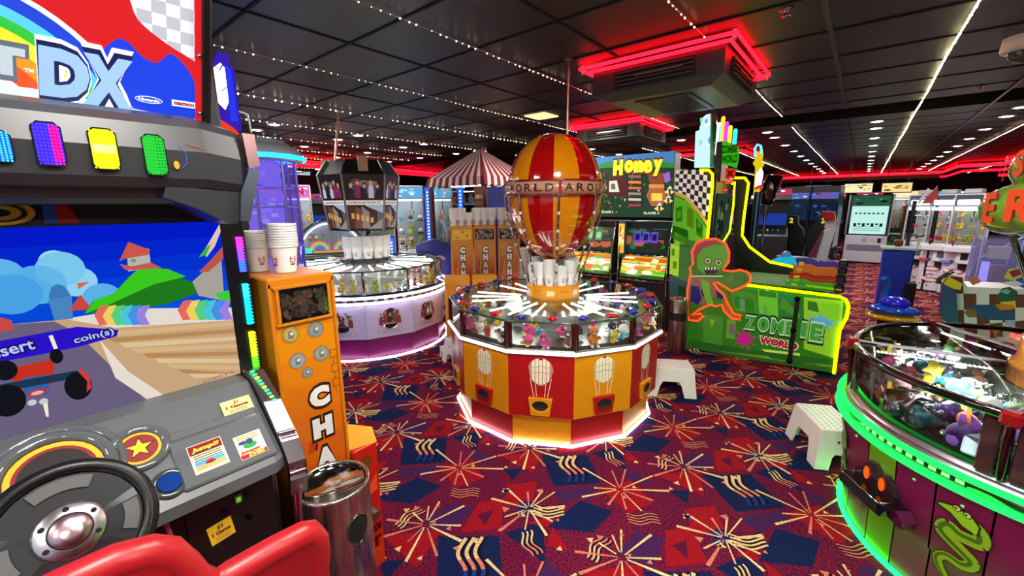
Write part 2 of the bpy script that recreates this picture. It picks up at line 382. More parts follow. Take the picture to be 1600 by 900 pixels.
# ================================================================ the setting
# ---- carpet: burgundy pile with navy, red and purple shapes, cream bursts and wavy lines, half-drop repeat
X0, X1, Y0, Y1 = -15, 9, -3, 27
b = B()
b.poly([(X0, Y0, 0), (X1, Y0, 0), (X1, Y1, 0), (X0, Y1, 0)], '#5c1128', 'carpetbase')
_UP = Vector((-.66, .75)); _RT = Vector((.75, .66))
def carpet_cell(b, ox, oy, rich):
    def P(u, v, z): q = _RT*u + _UP*v; return (ox+q.x, oy+q.y, z)
    def pg(pts, col, z): b.poly([P(u, v, z) for u, v in pts], col, 'carpet')
    NAVY, RED, PUR, DK, CR, PK, BL = '#101b42', '#8e0f1b', '#3f1b48', '#4d1030', '#d9b47c', '#c8705a', '#183274'
    # large shapes
    pg([(-.17, .16), (-.13, -.15), (.15, -.13), (.13, .15)], NAVY, .0004)
    pg([(-.20, -.46), (.02, -.50), (.16, -.36), (.0, -.27)], NAVY, .0004)
    pg([(.16, .17), (.34, -.02), (.36, .24)], NAVY, .0004)
    pg([(.13, -.17), (.33, -.12), (.40, -.30), (.24, -.38)], RED, .0005)
    pg([(-.44, .17), (-.16, .20), (-.24, -.02)], RED, .0005)
    pg([(.14, .20), (-.06, .18), (.02, .39), (.16, .42)], RED, .0005)
    pg([(-.40, -.12), (-.22, -.10), (-.26, -.27), (-.42, -.30)], RED, .0005)
    pg([(-.12, .18), (-.26, .26), (-.12, .40), (.0, .34)], PUR, .0005)
    pg([(.36, .0), (.46, -.16), (.30, -.08)], PUR, .0005)
    pg([(-.02, -.17), (.12, -.15), (.05, -.30)], PUR, .0005)
    pg([(.02, .30), (.10, .33), (.06, .22)], DK, .0007); pg([(-.42, .02), (-.36, -.08), (-.30, .03)], NAVY, .0006); pg([(.20, .30), (.34, .28), (.30, .42)], PUR, .0006)
    pg([(-.10, -.30), (.02, -.24), (-.04, -.16), (-.14, -.20)], PUR, .0006); pg([(.40, .20), (.46, .05), (.36, .08)], RED, .0006); pg([(-.30, -.42), (-.20, -.46), (-.16, -.38)], RED, .0006)
    # three wavy lines, cream at the top turning pink, then blue
    def wav(cu, cv, L, amp, sp, n, wd, cols, rot=0, ph=0, z=.0010):
        cr, sr = math.cos(rot), math.sin(rot)
        K = 12
        for k in range(n):
            o = (k-(n-1)/2)*sp
            for dk in (0, 1):
                pts = []
                for i in range(K+1):
                    t = i/K; y = (t-.5)*L; x = o + amp*math.sin(2*PI*t*1.15+ph) + (wd*.9 if dk == 0 else 0)
                    pts.append((cu+x*cr-y*sr, cv+x*sr+y*cr))
                for i in range(K):
                    (x0, y0), (x1, y1) = pts[i], pts[i+1]
                    dx, dy = x1-x0, y1-y0; l = math.hypot(dx, dy) or 1; nx, ny = -dy/l*wd/2, dx/l*wd/2
                    col = '#0d0d22' if dk == 0 else cols[min(int((i/K)*len(cols)), len(cols)-1)]
                    pg([(x0+nx, y0+ny), (x1+nx, y1+ny), (x1-nx, y1-ny), (x0-nx, y0-ny)], col, z if dk == 0 else z+.0002)
    wav(.0, .02, .25, .020, .040, 3, .018, [BL, PK, CR, CR], 0.05)
    wav(.28, .10, .15, .013, .024, 3, .009, [PK, CR], .3, 1)
    wav(-.22, -.34, .24, .016, .022, 4, .010, [CR, CR, BL], 1.45, 2)
    wav(.30, -.42, .16, .010, .020, 4, .007, [PK, PK], 1.5, 0)
    wav(-.34, .30, .16, .012, .022, 3, .009, [CR, PK], -.7, 1)
    # bursts: tapered rays
    def burst(cx, cy_, seed, n, s):
        r = random.Random(seed)
        # positions are given in room axes
        du = cx*_RT.x + cy_*_RT.y; dv = cx*_UP.x + cy_*_UP.y
        k = 1/(_RT.x*_UP.y-_RT.y*_UP.x)
        u0 = (cx*_UP.y-cy_*_UP.x)*k; v0 = (_RT.x*cy_-_RT.y*cx)*k
        for i in range(n):
            a = 2*PI*i/n + r.uniform(-.16, .16); l = s*r.uniform(.55, 1.12); r0 = .02*r.uniform(.6, 1.6); wd = r.uniform(.008, .020)*min(1, l/.2)
            c, q = math.cos(a), math.sin(a); col = r.choice([CR, CR, '#e2c58c', PK])
            b1 = .003
            pg([(u0+r0*c-q*b1, v0+r0*q+c*b1), (u0+r0*c+q*b1, v0+r0*q-c*b1), (u0+l*c+q*wd/2, v0+l*q-c*wd/2), (u0+l*c-q*wd/2, v0+l*q+c*wd/2)], col, .0016)
    burst(-.34, .02, 3, 11, .21)
    burst(.31, .02, 8, 11, .25)
    burst(0, -.43, 5, 11, .20)
    # small triangles
    r = random.Random(4)
    for i in range(22):
        u, v = r.uniform(-.42, .42), r.uniform(-.42, .42); s_ = r.uniform(.012, .026); a = r.uniform(0, 6)
        pg([(u+s_*math.cos(a+2.1*j), v+s_*math.sin(a+2.1*j)) for j in range(3)], r.choice([CR, CR, PK, BL]), .0020)
for i in range(-17, 12):
    for j in range(-12, 34):
        ox = -1.19 + .862*i; oy = 1.12 + .44*i + .872*j
        # only where the carpet can be seen round the camera
        if not (X0+.5 < ox < X1-.5 and -.6 < oy < 20): continue
        d = math.hypot(ox, oy)
        ang = math.degrees(math.atan2(-ox, oy))
        if d > 1.0 and not (-24 < ang < 104): continue
        if d > 15: continue
        carpet_cell(b, ox, oy, d < 5)
b.build('floor', kind='structure')

# ---- ceiling: black lay-in tiles
b = B()
b.poly([(X0, Y0, CEIL), (X0, 6.35, CEIL), (X1, 6.35, CEIL), (X1, Y0, CEIL)], '#18181b', 'ceiling')
b.poly([(X0, 7.1, CEIL), (X0, Y1, CEIL), (X1, Y1, CEIL), (X1, 7.1, CEIL)], '#16161a', 'ceiling')
GR = '#08080a'
xs = [-.29-1.22*k for k in range(12)] + [-.29+1.22*k for k in range(1, 8)]
for x in xs:
    wd = .03 if abs(x+.29) < .01 else .018
    col = '#55585c' if abs(x+.29) < .01 else GR
    b.bx(x-wd/2, x+wd/2, Y0, 6.35, CEIL-.006, CEIL, col, 'matte', 0)
    b.bx(x-.006, x+.006, 7.1, Y1, CEIL-.004, CEIL, GR, 'matte', 0)
y = 1.64-.615*7
while y < 6.3:
    b.bx(X0, X1, y-.009, y+.009, CEIL-.006, CEIL, GR, 'matte', 0); y += .615
y = 7.6
while y < Y1:
    b.bx(X0, X1, y-.006, y+.006, CEIL-.004, CEIL, GR, 'matte', 0); y += .615
b.build('ceiling', kind='structure')
# dark recess between the two ceiling bays
b = B()
b.poly([(X0, 6.35, CEIL+.12), (X0, 7.1, CEIL+.12), (X1, 7.1, CEIL+.12), (X1, 6.35, CEIL+.12)], '#060607', 'matte')
for yy, n in ((6.35, 1), (7.1, -1)):
    b.poly([(X0, yy, CEIL), (X1, yy, CEIL), (X1, yy, CEIL+.12), (X0, yy, CEIL+.12)], '#060607', 'matte')
b.build('ceiling_recess', kind='structure')
b = B()
b.bx(X0-.1, X0, Y0, Y1, 0, CEIL, '#241016', 'paint', 0); b.build('wall_left', kind='structure')
b = B(); b.bx(X1, X1+.1, Y0, Y1, 0, CEIL, '#16161c', 'paint', 0); b.build('wall_right', kind='structure')
b = B(); b.bx(X0, X1, Y1, Y1+.1, 0, CEIL, '#14141a', 'paint', 0); b.build('wall_back', kind='structure')
# front wall mostly left out behind the camera to let the world fill in
b = B(); b.bx(X0, -6, Y0-.1, Y0, 0, CEIL, '#2a2228', 'paint', 0); b.build('wall_front', kind='structure')

# ---- downlights
def downlight_proto():
    t = thing('ceiling_downlight', 'round white recessed downlight in the black ceiling', 'ceiling light', (0, 0, 0), 'round downlights in rows across the ceiling')
    b = B(); b.lathe((0, 0, 0), [(.085, 0), (.088, -.012), (.066, -.012), (.062, -.002)], '#d8d8d8', 'plastic', 16); b.build('trim_ring', t)
    b = B(); b.lathe((0, 0, 0), [(.0005, -.010), (.04, -.014), (.068, -.006)][::-1], '#fff4e2', 'glow28_tiny', 14); b.build('lamp_face', t)
    return t
dl = downlight_proto(); used = False
spots = []
for x in (-1.26, 0, 1.25):
    y = 7.6; k = 0
    while y < 24:
        if not (x == 0 and False): spots.append((x, y))
        y += 1.23*(1 if k else .55); k += 1
for x in (-6.03, -6.62, -7.8, -9.0):
    for y in (1.2, 2.45, 3.64, 4.89, 6.2): spots.append((x, y))
for y in (7.5, 8.7, 9.9, 11.2): spots.append((-2.5, y)); spots.append((-4.2, y))
for x in (3.7, 4.9):
    for k in range(8): spots.append((x, 8.2+1.23*k))
for x in (-10.8, -12, -13.2):
    for y in (2.4, 3.3, 4.2, 5.1, 6.0, 7.0, 8.2, 9.5): spots.append((x+.3*math.sin(y*3), y))
for x, y in spots:
    if not used: dl.location = (x, y, CEIL); used = True
    else: dup(dl, (x, y, CEIL))
# their light: lamps near many fittings, and a few where no fitting is
for x, y, p in [(-1.26, 8.9, 26), (0, 8.9, 26), (1.25, 8.9, 26), (-1.26, 12.6, 26), (0, 12.6, 30), (1.25, 12.6, 26), (0, 17.5, 40), (3.7, 9.4, 24),
                (-6.3, 2.45, 22), (-6.3, 4.0, 24), (-7.8, 3.64, 22), (-9, 5.5, 22), (-3.6, 8.6, 30), (-6.3, 6.2, 20), (-12, 5, 30), (-2.5, 7.5, 14), (-3.13, 4.35, 20), (-4.8, 1.4, 16), (-1.0, 6.0, 12), (.9, 5.2, 12)]:
    area_lamp('ceiling_beam', (x, y, CEIL-.02), p, .14, (1, .95, .88))
# one square panel lamp and small ceiling fittings
b = B(); b.bx(-3.28, -2.98, 4.2, 4.5, CEIL-.012, CEIL, '#c9b27c', 'glow2', .003)
b.build('ceiling_panel_lamp', label='small square yellowish lamp panel in the ceiling left of the hanging balloon pole', cat='ceiling light')
def round_fitting(x, y, r, label, name='ceiling_speaker', col='#2b2b2e'):
    b = B(); b.lathe((x, y, CEIL), [(r, 0), (r, -.008), (r*.86, -.014), (r*.8, -.006), (.001, -.006)], col, 'plastic', 24); b.build(name, label=label, cat='ceiling fitting')
round_fitting(-3.43, 3.51, .09, 'dark round ceiling speaker between two strings of fairy lights')
round_fitting(.016, 3.05, .12, 'dark round ceiling speaker near the top of the ceiling, left of the long light string')
for (x, y, z, lb) in ((-.46, 2.96, 0, 'small chrome sprinkler head in the ceiling right of the air conditioner'), (.70, 6.0, 0, 'small chrome sprinkler head in the ceiling beside the dark recess')):
    b = B(); b.lathe((x, y, CEIL), [(.035, 0), (.035, -.006), (.012, -.012), (.012, -.03), (.022, -.034), (.001, -.036)], '#aaaaaa', 'chrome', 14); b.build('ceiling_sprinkler', label=lb, cat='sprinkler')

# ---- fairy-light strings along the ceiling
def fairy(x, y0, y1, label, z=CEIL-.02, step=.062, col='#ffe2b8', yx=None, s=9, br=.0052, sag=.004):
    t = thing('fairy_light_string', label, 'light string', (x, y0, z), 'strings of fairy lights across the ceiling')
    L = y1-y0; n = max(6, int(L/.30)); r = random.Random(int((x+20)*100))
    def pos(t_): 
        y = y0+L*t_; return Vector((x+(yx or 0)*t_+(.004)*math.sin(y*2.3+x), y, z-sag*abs(math.sin(y*2.1))))
    b = B(); b.tube([pos(i/n) for i in range(n+1)], .0035, '#cfc9b8', 'plastic', 5); b.build('wire', t)
    b = B(); k = int(L/step)
    for i in range(k):
        if r.random() < .12: continue
        p = pos((i+r.uniform(-.2, .2))/k); q = br*r.uniform(.7, 1.3)
        b.add([p+Vector(v)*q for v in ((1, 0, -.5), (-.5, .9, -.5), (-.5, -.9, -.5), (0, 0, -1.8), (0, 0, .6))], [(0, 1, 3), (1, 2, 3), (2, 0, 3), (1, 0, 4), (2, 1, 4), (0, 2, 4)], col, f'glow{s}_tiny')
    o = b.build('bulbs', t); o['kind'] = 'stuff'
    return t
xs = [-.9-1.225*k for k in range(0, 12)]
names = ['first', 'second', 'third', 'fourth', 'fifth', 'sixth', 'seventh', 'eighth', 'ninth', 'tenth', 'eleventh', 'twelfth']
for k, x in enumerate(xs):
    far = x < -5
    st = .06 if x > -4 else .08
    if x > -1: 
        fairy(x, .5, 3.05, 'fairy light string ending at the red neon of the near air conditioner', step=st)
        fairy(x, 4.3, 6.3, 'fairy light string running from behind the near air conditioner to the dark recess', step=st, s=11)
        fairy(x, 7.15, 24, 'fairy light string beyond the recess, just right of the far left downlight row', step=.05, s=11)
    else:
        fairy(x, .2, 6.3, f'fairy light string, {names[k]} one counted from the near air conditioner towards the left', step=st, s=9 if x > -4 else 12, br=.0052 if x > -4 else .0075)
        if k < 5: fairy(x, 7.15, 22, f'fairy light string beyond the ceiling recess, {names[k]} one left of the near air conditioner line', step=.07, s=11, br=.007)
fairy(.33, 0.2, 23, 'long bright warm light string left of the white camera dome', step=.026, s=14, br=.0085, col='#ffe9a8')
fairy(1.55, 2.5, 23, 'bright light string running above the white claw machines', step=.026, s=10, br=.006, col='#fff0c8')
fairy(2.8, 6, 23, 'light string far right behind the green snake sign', step=.05, s=10, br=.007)
for i, x in enumerate((4.1, 5.4)): fairy(x, 9, 23, ['light string over the dark booths at far right', 'outermost light string at far right near the red neon'][i], step=.06, s=10, br=.008)
b = B(); b.bx(.93, .95, 3, 22, CEIL-.01, CEIL, '#8b8f92', 'metal', 0); b.build('ceiling_rail', kind='structure')

# ---- red neon lines on the ceiling bulkheads
def neon(name, pts, label, r=.022, col='#ff0a18', s=6, hold=True, closed=False, second=None):
    t = thing(name, label, 'neon light', pts[0])
    b = B(); b.tube(pts, r, col, f'glow{s}', 8, closed); b.build('tube', t)
    if second:
        b = B(); b.tube(second, r*.7, col, f'glow{max(s-2, 1)}', 8, closed); b.build('lower_tube', t)
    if hold:
        b = B()
        for i in range(len(pts)-1):
            a, c = Vector(pts[i]), Vector(pts[i+1]); n = max(1, int((c-a).length/1.2))
            for j in range(n+1):
                p = a.lerp(c, j/n); b.bx(p.x-.012, p.x+.012, p.y-.012, p.y+.012, p.z, CEIL, '#c9c9c9', 'plastic', 0)
        b.build('clip', t)
    return t
neon('red_neon_line', [(-9.79, 4.2, 2.58), (-10.5, 9.3, 2.58)], 'long red neon tube line on the ceiling above the claw machines at left', r=.04, s=7, second=[(-9.89, 4.2, 2.50), (-10.6, 9.3, 2.50)])
neon('red_neon_line', [(-2.9, 20.3, 2.56), (1.9, 20.3, 2.56), (1.9, 17.2, 2.56), (2.7, 17.2, 2.56), (2.7, 13.3, 2.56), (4.4, 13.3, 2.56)], 'long stepped red neon tube line crossing the far end of the ceiling', r=.045, s=8, second=[(-3.0, 20.5, 2.42), (2.0, 20.5, 2.42), (2.0, 17.3, 2.42), (2.8, 17.3, 2.42), (2.8, 13.5, 2.42), (4.4, 13.5, 2.42)])
neon('red_neon_line', [(3.2, 20.5, 2.4), (5.6, 18.0, 2.4)], 'short red neon tube at far right behind the snake sign', r=.04, s=6)
neon('red_neon_line', [(-3.3, 9.3, 2.58), (-1.9, 9.3, 2.58), (-1.9, 10.6, 2.58)], 'red neon tube line on the ceiling behind the green zombie topper', r=.03, s=7)
b = B(); b.bx(-2.9, 1.85, 20.35, 20.5, 2.36, CEIL, '#15080a', 'paint', .01); b.build('trim_1', kind='structure')

# ---- ceiling cassette air conditioners with neon frames
def air_con(x0, x1, y0, y1, lab, lab2, full=True):
    t = thing('air_conditioner', lab, 'air conditioner', ((x0+x1)/2, (y0+y1)/2, CEIL))
    zb, zt = 2.385, CEIL; cx, cy_ = (x0+x1)/2, (y0+y1)/2; i = .10
    b = B(); G = '#28282a'
    # tapered skirt
    top = [(x0, y0, 2.60), (x1, y0, 2.60), (x1, y1, 2.60), (x0, y1, 2.60)]
    mid = [(x0, y0, 2.43), (x1, y0, 2.43), (x1, y1, 2.43), (x0, y1, 2.43)]
    bot = [(x0+i, y0+i, zb), (x1-i, y0+i, zb), (x1-i, y1-i, zb), (x0+i, y1-i, zb)]
    vs = top+mid+bot
    b.add(vs, [(j+4, (j+1) % 4+4, (j+1) % 4, j) for j in range(4)], G, 'plastic')
    b.add(vs, [(j+8, (j+1) % 4+8, (j+1) % 4+4, j+4) for j in range(4)], '#4a4a40', 'plastic')
    b.add(vs, [(11, 10, 9, 8)], '#2c2c2a', 'plastic')
    b.bx(x0+.08, x1-.08, y0+.08, y1-.08, 2.60, CEIL, '#131313', 'matte', 0)
    b.build('housing', t)
    b = B(); b.bx(x0+.26, x1-.26, y0+.2, y1-.2, zb-.008, zb+.01, '#232323', 'plastic', .003)
    for k in range(9):
        yy = y0+.24+k*(y1-y0-.48)/8; b.bx(x0+.3, x1-.3, yy-.006, yy+.006, zb-.012, zb-.008, '#303030', 'plastic', 0)
    b.build('return_grille', t)
    for fr, L in ((Fr((cx, y0, 2.51), (1, 0, 0), (0, 0, 1)), x1-x0), (Fr((x1, cy_, 2.51), (0, 1, 0), (0, 0, 1)), y1-y0), (Fr((cx, y1, 2.51), (-1, 0, 0), (0, 0, 1)), x1-x0), (Fr((x0, cy_, 2.51), (0, -1, 0), (0, 0, 1)), y1-y0)):
        b = B(); h = L*.31
        b.box((0, 0, .004), (2*h, .12, .012), '#0a0a0a', 'matte', .002, fr=fr)
        for k in range(4): b.box((0, -.042+k*.028, .014), (2*h-.02, .006, .014), '#4a4642', 'plastic', 0, fr=fr)
        b.box((h*.15, .006, .02), (h*1.2, .012, .006), '#8c8880', 'metal', 0, fr=fr)
        b.build('air_vent', t)
    n = None
    for off, z in ((.035, 2.60), (.075, 2.625)):
        b = B(); b.tube([(x0-off, y0-off, z), (x1+off, y0-off, z), (x1+off, y1+off, z), (x0-off, y1+off, z)], .013, '#ff0a18', 'glow9', 8, True); nf = b.build('neon_frame', t); nf['label'] = 'glowing red neon tube'
    for x in (x0-.06, x1+.06):
        for y in (y0-.06, y1+.06): b = B(); b.cyl((x, y, 2.585), (x, y, CEIL), .012, '#c9c9c9', 'plastic', n=8); b.build('neon_clip', t)
air_con(-1.75, -.80, 3.12, 4.12, 'dark grey cassette air conditioner hanging from the ceiling, nearer and larger one', 'red neon tube frame round the top of the nearer air conditioner')
air_con(-3.15, -2.25, 5.2, 6.1, 'dark cassette air conditioner farther back, above the striped balloon', 'red neon tube frame round the air conditioner farther back')

# ---- dome camera
cx, cy_ = .70, 4.45
t = thing('dome_camera', 'white dome security camera under the ceiling at right', 'security camera', (cx, cy_, CEIL))
b = B(); b.lathe((cx, cy_, CEIL), [(.12, 0), (.125, -.07), (.115, -.09), (.09, -.092)], '#d9d4dc', 'plastic', 28); b.build('housing', t)
b = B(); b.lathe((cx, cy_, CEIL-.09), [(.088, 0), (.08, -.03), (.055, -.058), (.001, -.072)], '#3a4048', 'gloss', 24); b.build('dome', t)
# ================================================================ white coin tubs (shared mesh) and prizes
def tub_data(col='#efeee9', logo='#c0508a', printed=True):
    b = B()
    for pr_ in ([(.001, .002), (.034, .002), (.036, 0)], [(.036, 0), (.048, .095)], [(.048, .095), (.052, .096)], [(.052, .096), (.052, .104)], [(.052, .104), (.047, .104)], [(.047, .104), (.035, .008)], [(.035, .008), (.001, .008)]): b.lathe((0, 0, 0), pr_, col, 'plastic', 20)
    if printed:
        for a in range(0, 360, 90):
            fr = wall_frame((0.0405*math.cos(rad(a)), .0405*math.sin(rad(a)), .045), a)
            fr.y = Vector((.12*math.cos(rad(a)), .12*math.sin(rad(a)), 1)).normalized(); fr.z = fr.x.cross(fr.y)
            b.fdisc(fr, 0, 0, .013, logo, 'print', .0015, ry=.009, n=12); b.fdisc(fr, 0, 0, .009, '#f4e6c0', 'print', .002, ry=.005, n=10)
            b.fpoly(fr, [(-.011, -.012), (.011, -.012), (.006, -.018), (-.006, -.018)], '#5a3040', 'print', .0015)
    return b.data('coin_tub')
TUB = tub_data()
TUBR = tub_data(col='#f1efea', logo='#8f2d3a')
def tub_stack(x, y, z, n, label, group, me=None, step=.0125, s=1.0, rz=0):
    for i in range(n):
        o = bpy.data.objects.new('coin_tub', me or TUB); C.objects.link(o); o.location = (x, y, z+i*step*s); o.rotation_euler = (0, 0, rz); o.scale = (s, s, s)
        tag(o, label, 'coin tub', group)

def toy_bear(c1, c2, c3='#1a1a1a'):
    b = B()
    b.ball((0, 0, .045), (.035, .03, .042), c1, 'plush', 10, 7); b.ball((0, -.004, .105), (.032, .029, .028), c1, 'plush', 10, 7)
    for s in (-1, 1):
        b.ball((s*.024, 0, .132), .012, c2, 'plush', 8, 5); b.ball((s*.036, -.012, .06), (.012, .02, .012), c1, 'plush', 8, 5)
        b.ball((s*.02, -.035, .014), (.014, .024, .013), c2, 'plush', 8, 5); b.ball((s*.012, -.03, .112), .0045, c3, 'gloss', 6, 4)
    b.ball((0, -.028, .1), (.013, .01, .009), c2, 'plush', 8, 5); b.ball((0, -.038, .103), .004, c3, 'gloss', 6, 4)
    return b.data('plush_toy')
def toy_duck(c1, c2, c3='#1a1a1a'):
    b = B()
    b.ball((0, .005, .035), (.036, .045, .034), c1, 'plush', 10, 7); b.ball((0, -.02, .085), (.027, .026, .026), c1, 'plush', 10, 7)
    b.cyl((0, -.042, .083), (0, -.062, .08), .011, c2, 'plush', .004, 8)
    for s in (-1, 1):
        b.ball((s*.034, .01, .04), (.01, .028, .018), c1, 'plush', 8, 5); b.ball((s*.012, -.041, .095), .0045, c3, 'gloss', 6, 4); b.ball((s*.015, -.03, .005), (.013, .02, .005), c2, 'plush', 8, 4)
    return b.data('plush_toy')
def toy_bunny(c1, c2, c3='#1a1a1a'):
    b = B()
    b.ball((0, 0, .04), (.03, .028, .038), c1, 'plush', 10, 7); b.ball((0, -.004, .095), (.028, .026, .025), c1, 'plush', 10, 7)
    for s in (-1, 1):
        b.tube([(s*.012, 0, .115), (s*.02, .004, .145), (s*.034, .008, .165)], lambda t: .011*(1-.5*t), c2, 'plush', 7)
        b.ball((s*.018, -.034, .012), (.012, .022, .012), c2, 'plush', 8, 5); b.ball((s*.011, -.026, .1), .0045, c3, 'gloss', 6, 4)
        b.ball((s*.03, -.014, .055), (.01, .018, .01), c2, 'plush', 8, 5)
    return b.data('plush_toy')
def toy_octo(c1, c2):
    b = B(); b.ball((0, 0, .06), (.035, .035, .034), c1, 'plush', 10, 7)
    for i in range(6):
        a = i*PI/3; b.tube([(0.015*math.cos(a), .015*math.sin(a), .035), (.034*math.cos(a), .034*math.sin(a), .016), (.052*math.cos(a), .052*math.sin(a), .014)], lambda t: .012*(1-.45*t), c2, 'plush', 7)
    for s in (-1, 1): b.ball((s*.014, -.03, .07), .006, '#f5f5f5', 'gloss', 7, 5); b.ball((s*.014, -.036, .07), .003, '#111111', 'gloss', 6, 4)
    return b.data('plush_toy')
def toy_star(c1, c2):
    b = B(); P = []
    for i in range(10): r = .05 if i % 2 == 0 else .024; P.append((r*math.sin(i*PI/5), r*math.cos(i*PI/5)+.05))
    fr = Fr((0, 0, 0), (1, 0, 0), (0, 0, 1)); b.prism(P, fr, -.014, .014, c1, 'plush')
    for s in (-1, 1): b.ball((s*.01, -.016, .055), .0045, c2, 'gloss', 6, 4)
    b.tube([(-.01, -.016, .04), (0, -.017, .035), (.01, -.016, .04)], .0018, c2, 'gloss', 5)
    return b.data('plush_toy')
PAL = ['#f0e7d8', '#b4c94a', '#e9579b', '#e8d23a', '#7a4b2c', '#5fb4c8', '#dd4438', '#8a5fc0', '#2c2c34', '#e88a2e', '#f5f2ee', '#54b060']
CN = ['cream', 'lime green', 'pink', 'yellow', 'brown', 'pale blue', 'red', 'purple', 'black', 'orange', 'white', 'green']
TOYS = []
_mk = [toy_bear, toy_duck, toy_bunny, toy_octo, toy_star]
_mn = ['plush bear', 'plush duck', 'plush rabbit', 'plush octopus', 'plush star']
for i, (a, c) in enumerate([(0, 4), (2, 10), (3, 9), (10, 5), (6, 10), (1, 3), (4, 0), (7, 2), (8, 10), (5, 10), (9, 0), (11, 3), (2, 3), (10, 8), (3, 6)]):
    k = i % 5; fn = _mk[k]
    TOYS.append((fn(PAL[a], PAL[c]) if k < 3 else fn(PAL[a], PAL[c] if k == 3 else '#1a1a1a'), CN[a], _mn[k]))
def put_toy(i, loc, rot, s, place, group):
    me, cn, kn = TOYS[i % len(TOYS)]
    o = bpy.data.objects.new('plush_toy', me); C.objects.link(o); o.location = loc; o.rotation_euler = rot; o.scale = (s, s, s)
    tag(o, f'{cn} {kn} among the small prizes {place}', 'plush toy', group)
    return o

def ring_pts(c, R, z, n, a0): return [Vector((c[0]+R*math.cos(rad(a0)+2*PI*i/n), c[1]+R*math.sin(rad(a0)+2*PI*i/n), z)) for i in range(n)]
def seg_frame(c, R, z, n, a0, i):
    """frame centred on side i of an n-gon, looking outward"""
    am = math.degrees(2*PI*(i+.5)/n)+a0; ap = R*math.cos(PI/n)
    return wall_frame((c[0]+ap*math.cos(rad(am)), c[1]+ap*math.sin(rad(am)), z), am)
def strip_ring(b, pts, r, col, m, n=8): b.tube(pts, r, col, m, n, True)

# ================================================================ balloon machine in the middle
BC = (-1.86, 2.762); A0 = -106.3
t = thing('balloon_prize_machine', 'twelve-sided red and orange prize machine under a striped hot-air balloon, centre of the carpet', 'arcade machine', (*BC, 0))
YEL, RED = '#d98a08', '#a90c12'
Lb, Lp = 2*.774*math.sin(PI/12), 2*.829*math.sin(PI/12)
b = B(); b.lathe((*BC, 0), [(.70, .0), (.70, .2)], '#1a0a0a', 'matte', 12, off=rad(A0), smooth=False); b.lathe((*BC, 0), [(.84, .655), (.3, .655)], '#15100e', 'matte', 12, off=rad(A0), smooth=False)
b.build('plinth', t)
for i in range(12):
    col, alt = (YEL, RED) if i % 2 == 0 else (RED, YEL)
    b = B(); fr = seg_frame(BC, .774, .118, 12, A0, i); b.box((0, 0, -.008), (Lb-.004, .216, .016), alt, 'plastic', .002, fr=fr)
    if i == 1: b.frect(fr, Lb/2-.045, Lb/2-.015, -.1, -.085, '#d8d8c8', 'print', .002)
    b.build('kick_panel', t)
    b = B(); fr = seg_frame(BC, .829, .446, 12, A0, i); b.box((0, 0, -.009), (Lp-.003, .44, .018), col, 'plastic', .002, fr=fr)
    # printed balloon
    bv = .105; W = '#e9e4c8'
    P = [(.082*math.sin(a)*(1 if math.cos(a) > 0 else .92), bv+.088*math.cos(a) if math.cos(a) > 0 else bv+.105*math.cos(a)) for a in [2*PI*k/28 for k in range(28)]]
    P = [(u if v > bv-.06 else u*.75, v) for u, v in P]
    b.fpoly(fr, P, '#c9876a' if col == RED else '#cfa860', 'print', .0012)
    for k in range(-3, 4):
        u0 = k*.024-.010; u1 = u0+.019
        q = lambda u, f: f*math.sqrt(max(0, 1-(u/.08)**2))
        pts = [(u0, bv+q(u0, .084)), (u0, bv-q(u0, .095)), (u1, bv-q(u1, .095)), (u1, bv+q(u1, .084))]
        if abs(u0) < .078 and abs(u1) < .078: b.fpoly(fr, pts, W, 'print', .0016)
    for v in (-.02, .02): b.fline(fr, [(-.066, bv+v+.01), (-.04, bv+v), (0, bv+v+.012), (.04, bv+v), (.066, bv+v+.01)], .004, '#a99a70' if i % 4 else '#9fb089', 'print', .002)
    b.fpoly(fr, [(-.014, bv+.086), (.014, bv+.086), (.008, bv+.072), (-.008, bv+.072)], RED, 'print', .002)
    for s in (-1, 1):
        b.fline(fr, [(s*.07, bv-.05), (s*.045, -.075)], .004, W, 'print', .0016); b.fline(fr, [(s*.034, bv-.088), (s*.026, -.075)], .004, W, 'print', .0016)
    p = b.build('front_panel', t)
    b = B(); A = alt
    b.prism([(-.078, -.082), (.078, -.082), (.062, -.20), (-.062, -.20)], fr, 0, .022, A, 'plastic')
    b.fdisc(fr, 0, -.128, .052, '#060404', 'matte', .0226, ry=.032)
    b.farc(fr, 0, -.138, .046, .058, PI*1.02, PI*1.98, '#e0b428' if A == YEL else '#7a0a0c', 'plastic', .024, 14, .7)
    b.fdisc(fr, 0, -.15, .036, '#33240c', 'matte', .0232, ry=.012)
    b.build('prize_chute', t)
pts = ring_pts(BC, .846, .676, 12, A0)
b = B(); b.tube(pts, .0115, '#fff4f0', 'glow7', 8, True); b.build('ledge_light', t)
b = B(); 
for k in range(12):
    a, c_ = ring_pts(BC, .84, .69, 12, A0)[k], ring_pts(BC, .84, .69, 12, A0)[(k+1) % 12]
    b.tube([a, c_], .01, '#b9b4b0', 'metal', 6)
b.build('ledge_rail', t)
b = B(); b.tube(ring_pts(BC, .795, .014, 12, A0), .011, '#fff0f8', 'glow6', 8, True); b.build('floor_light', t)
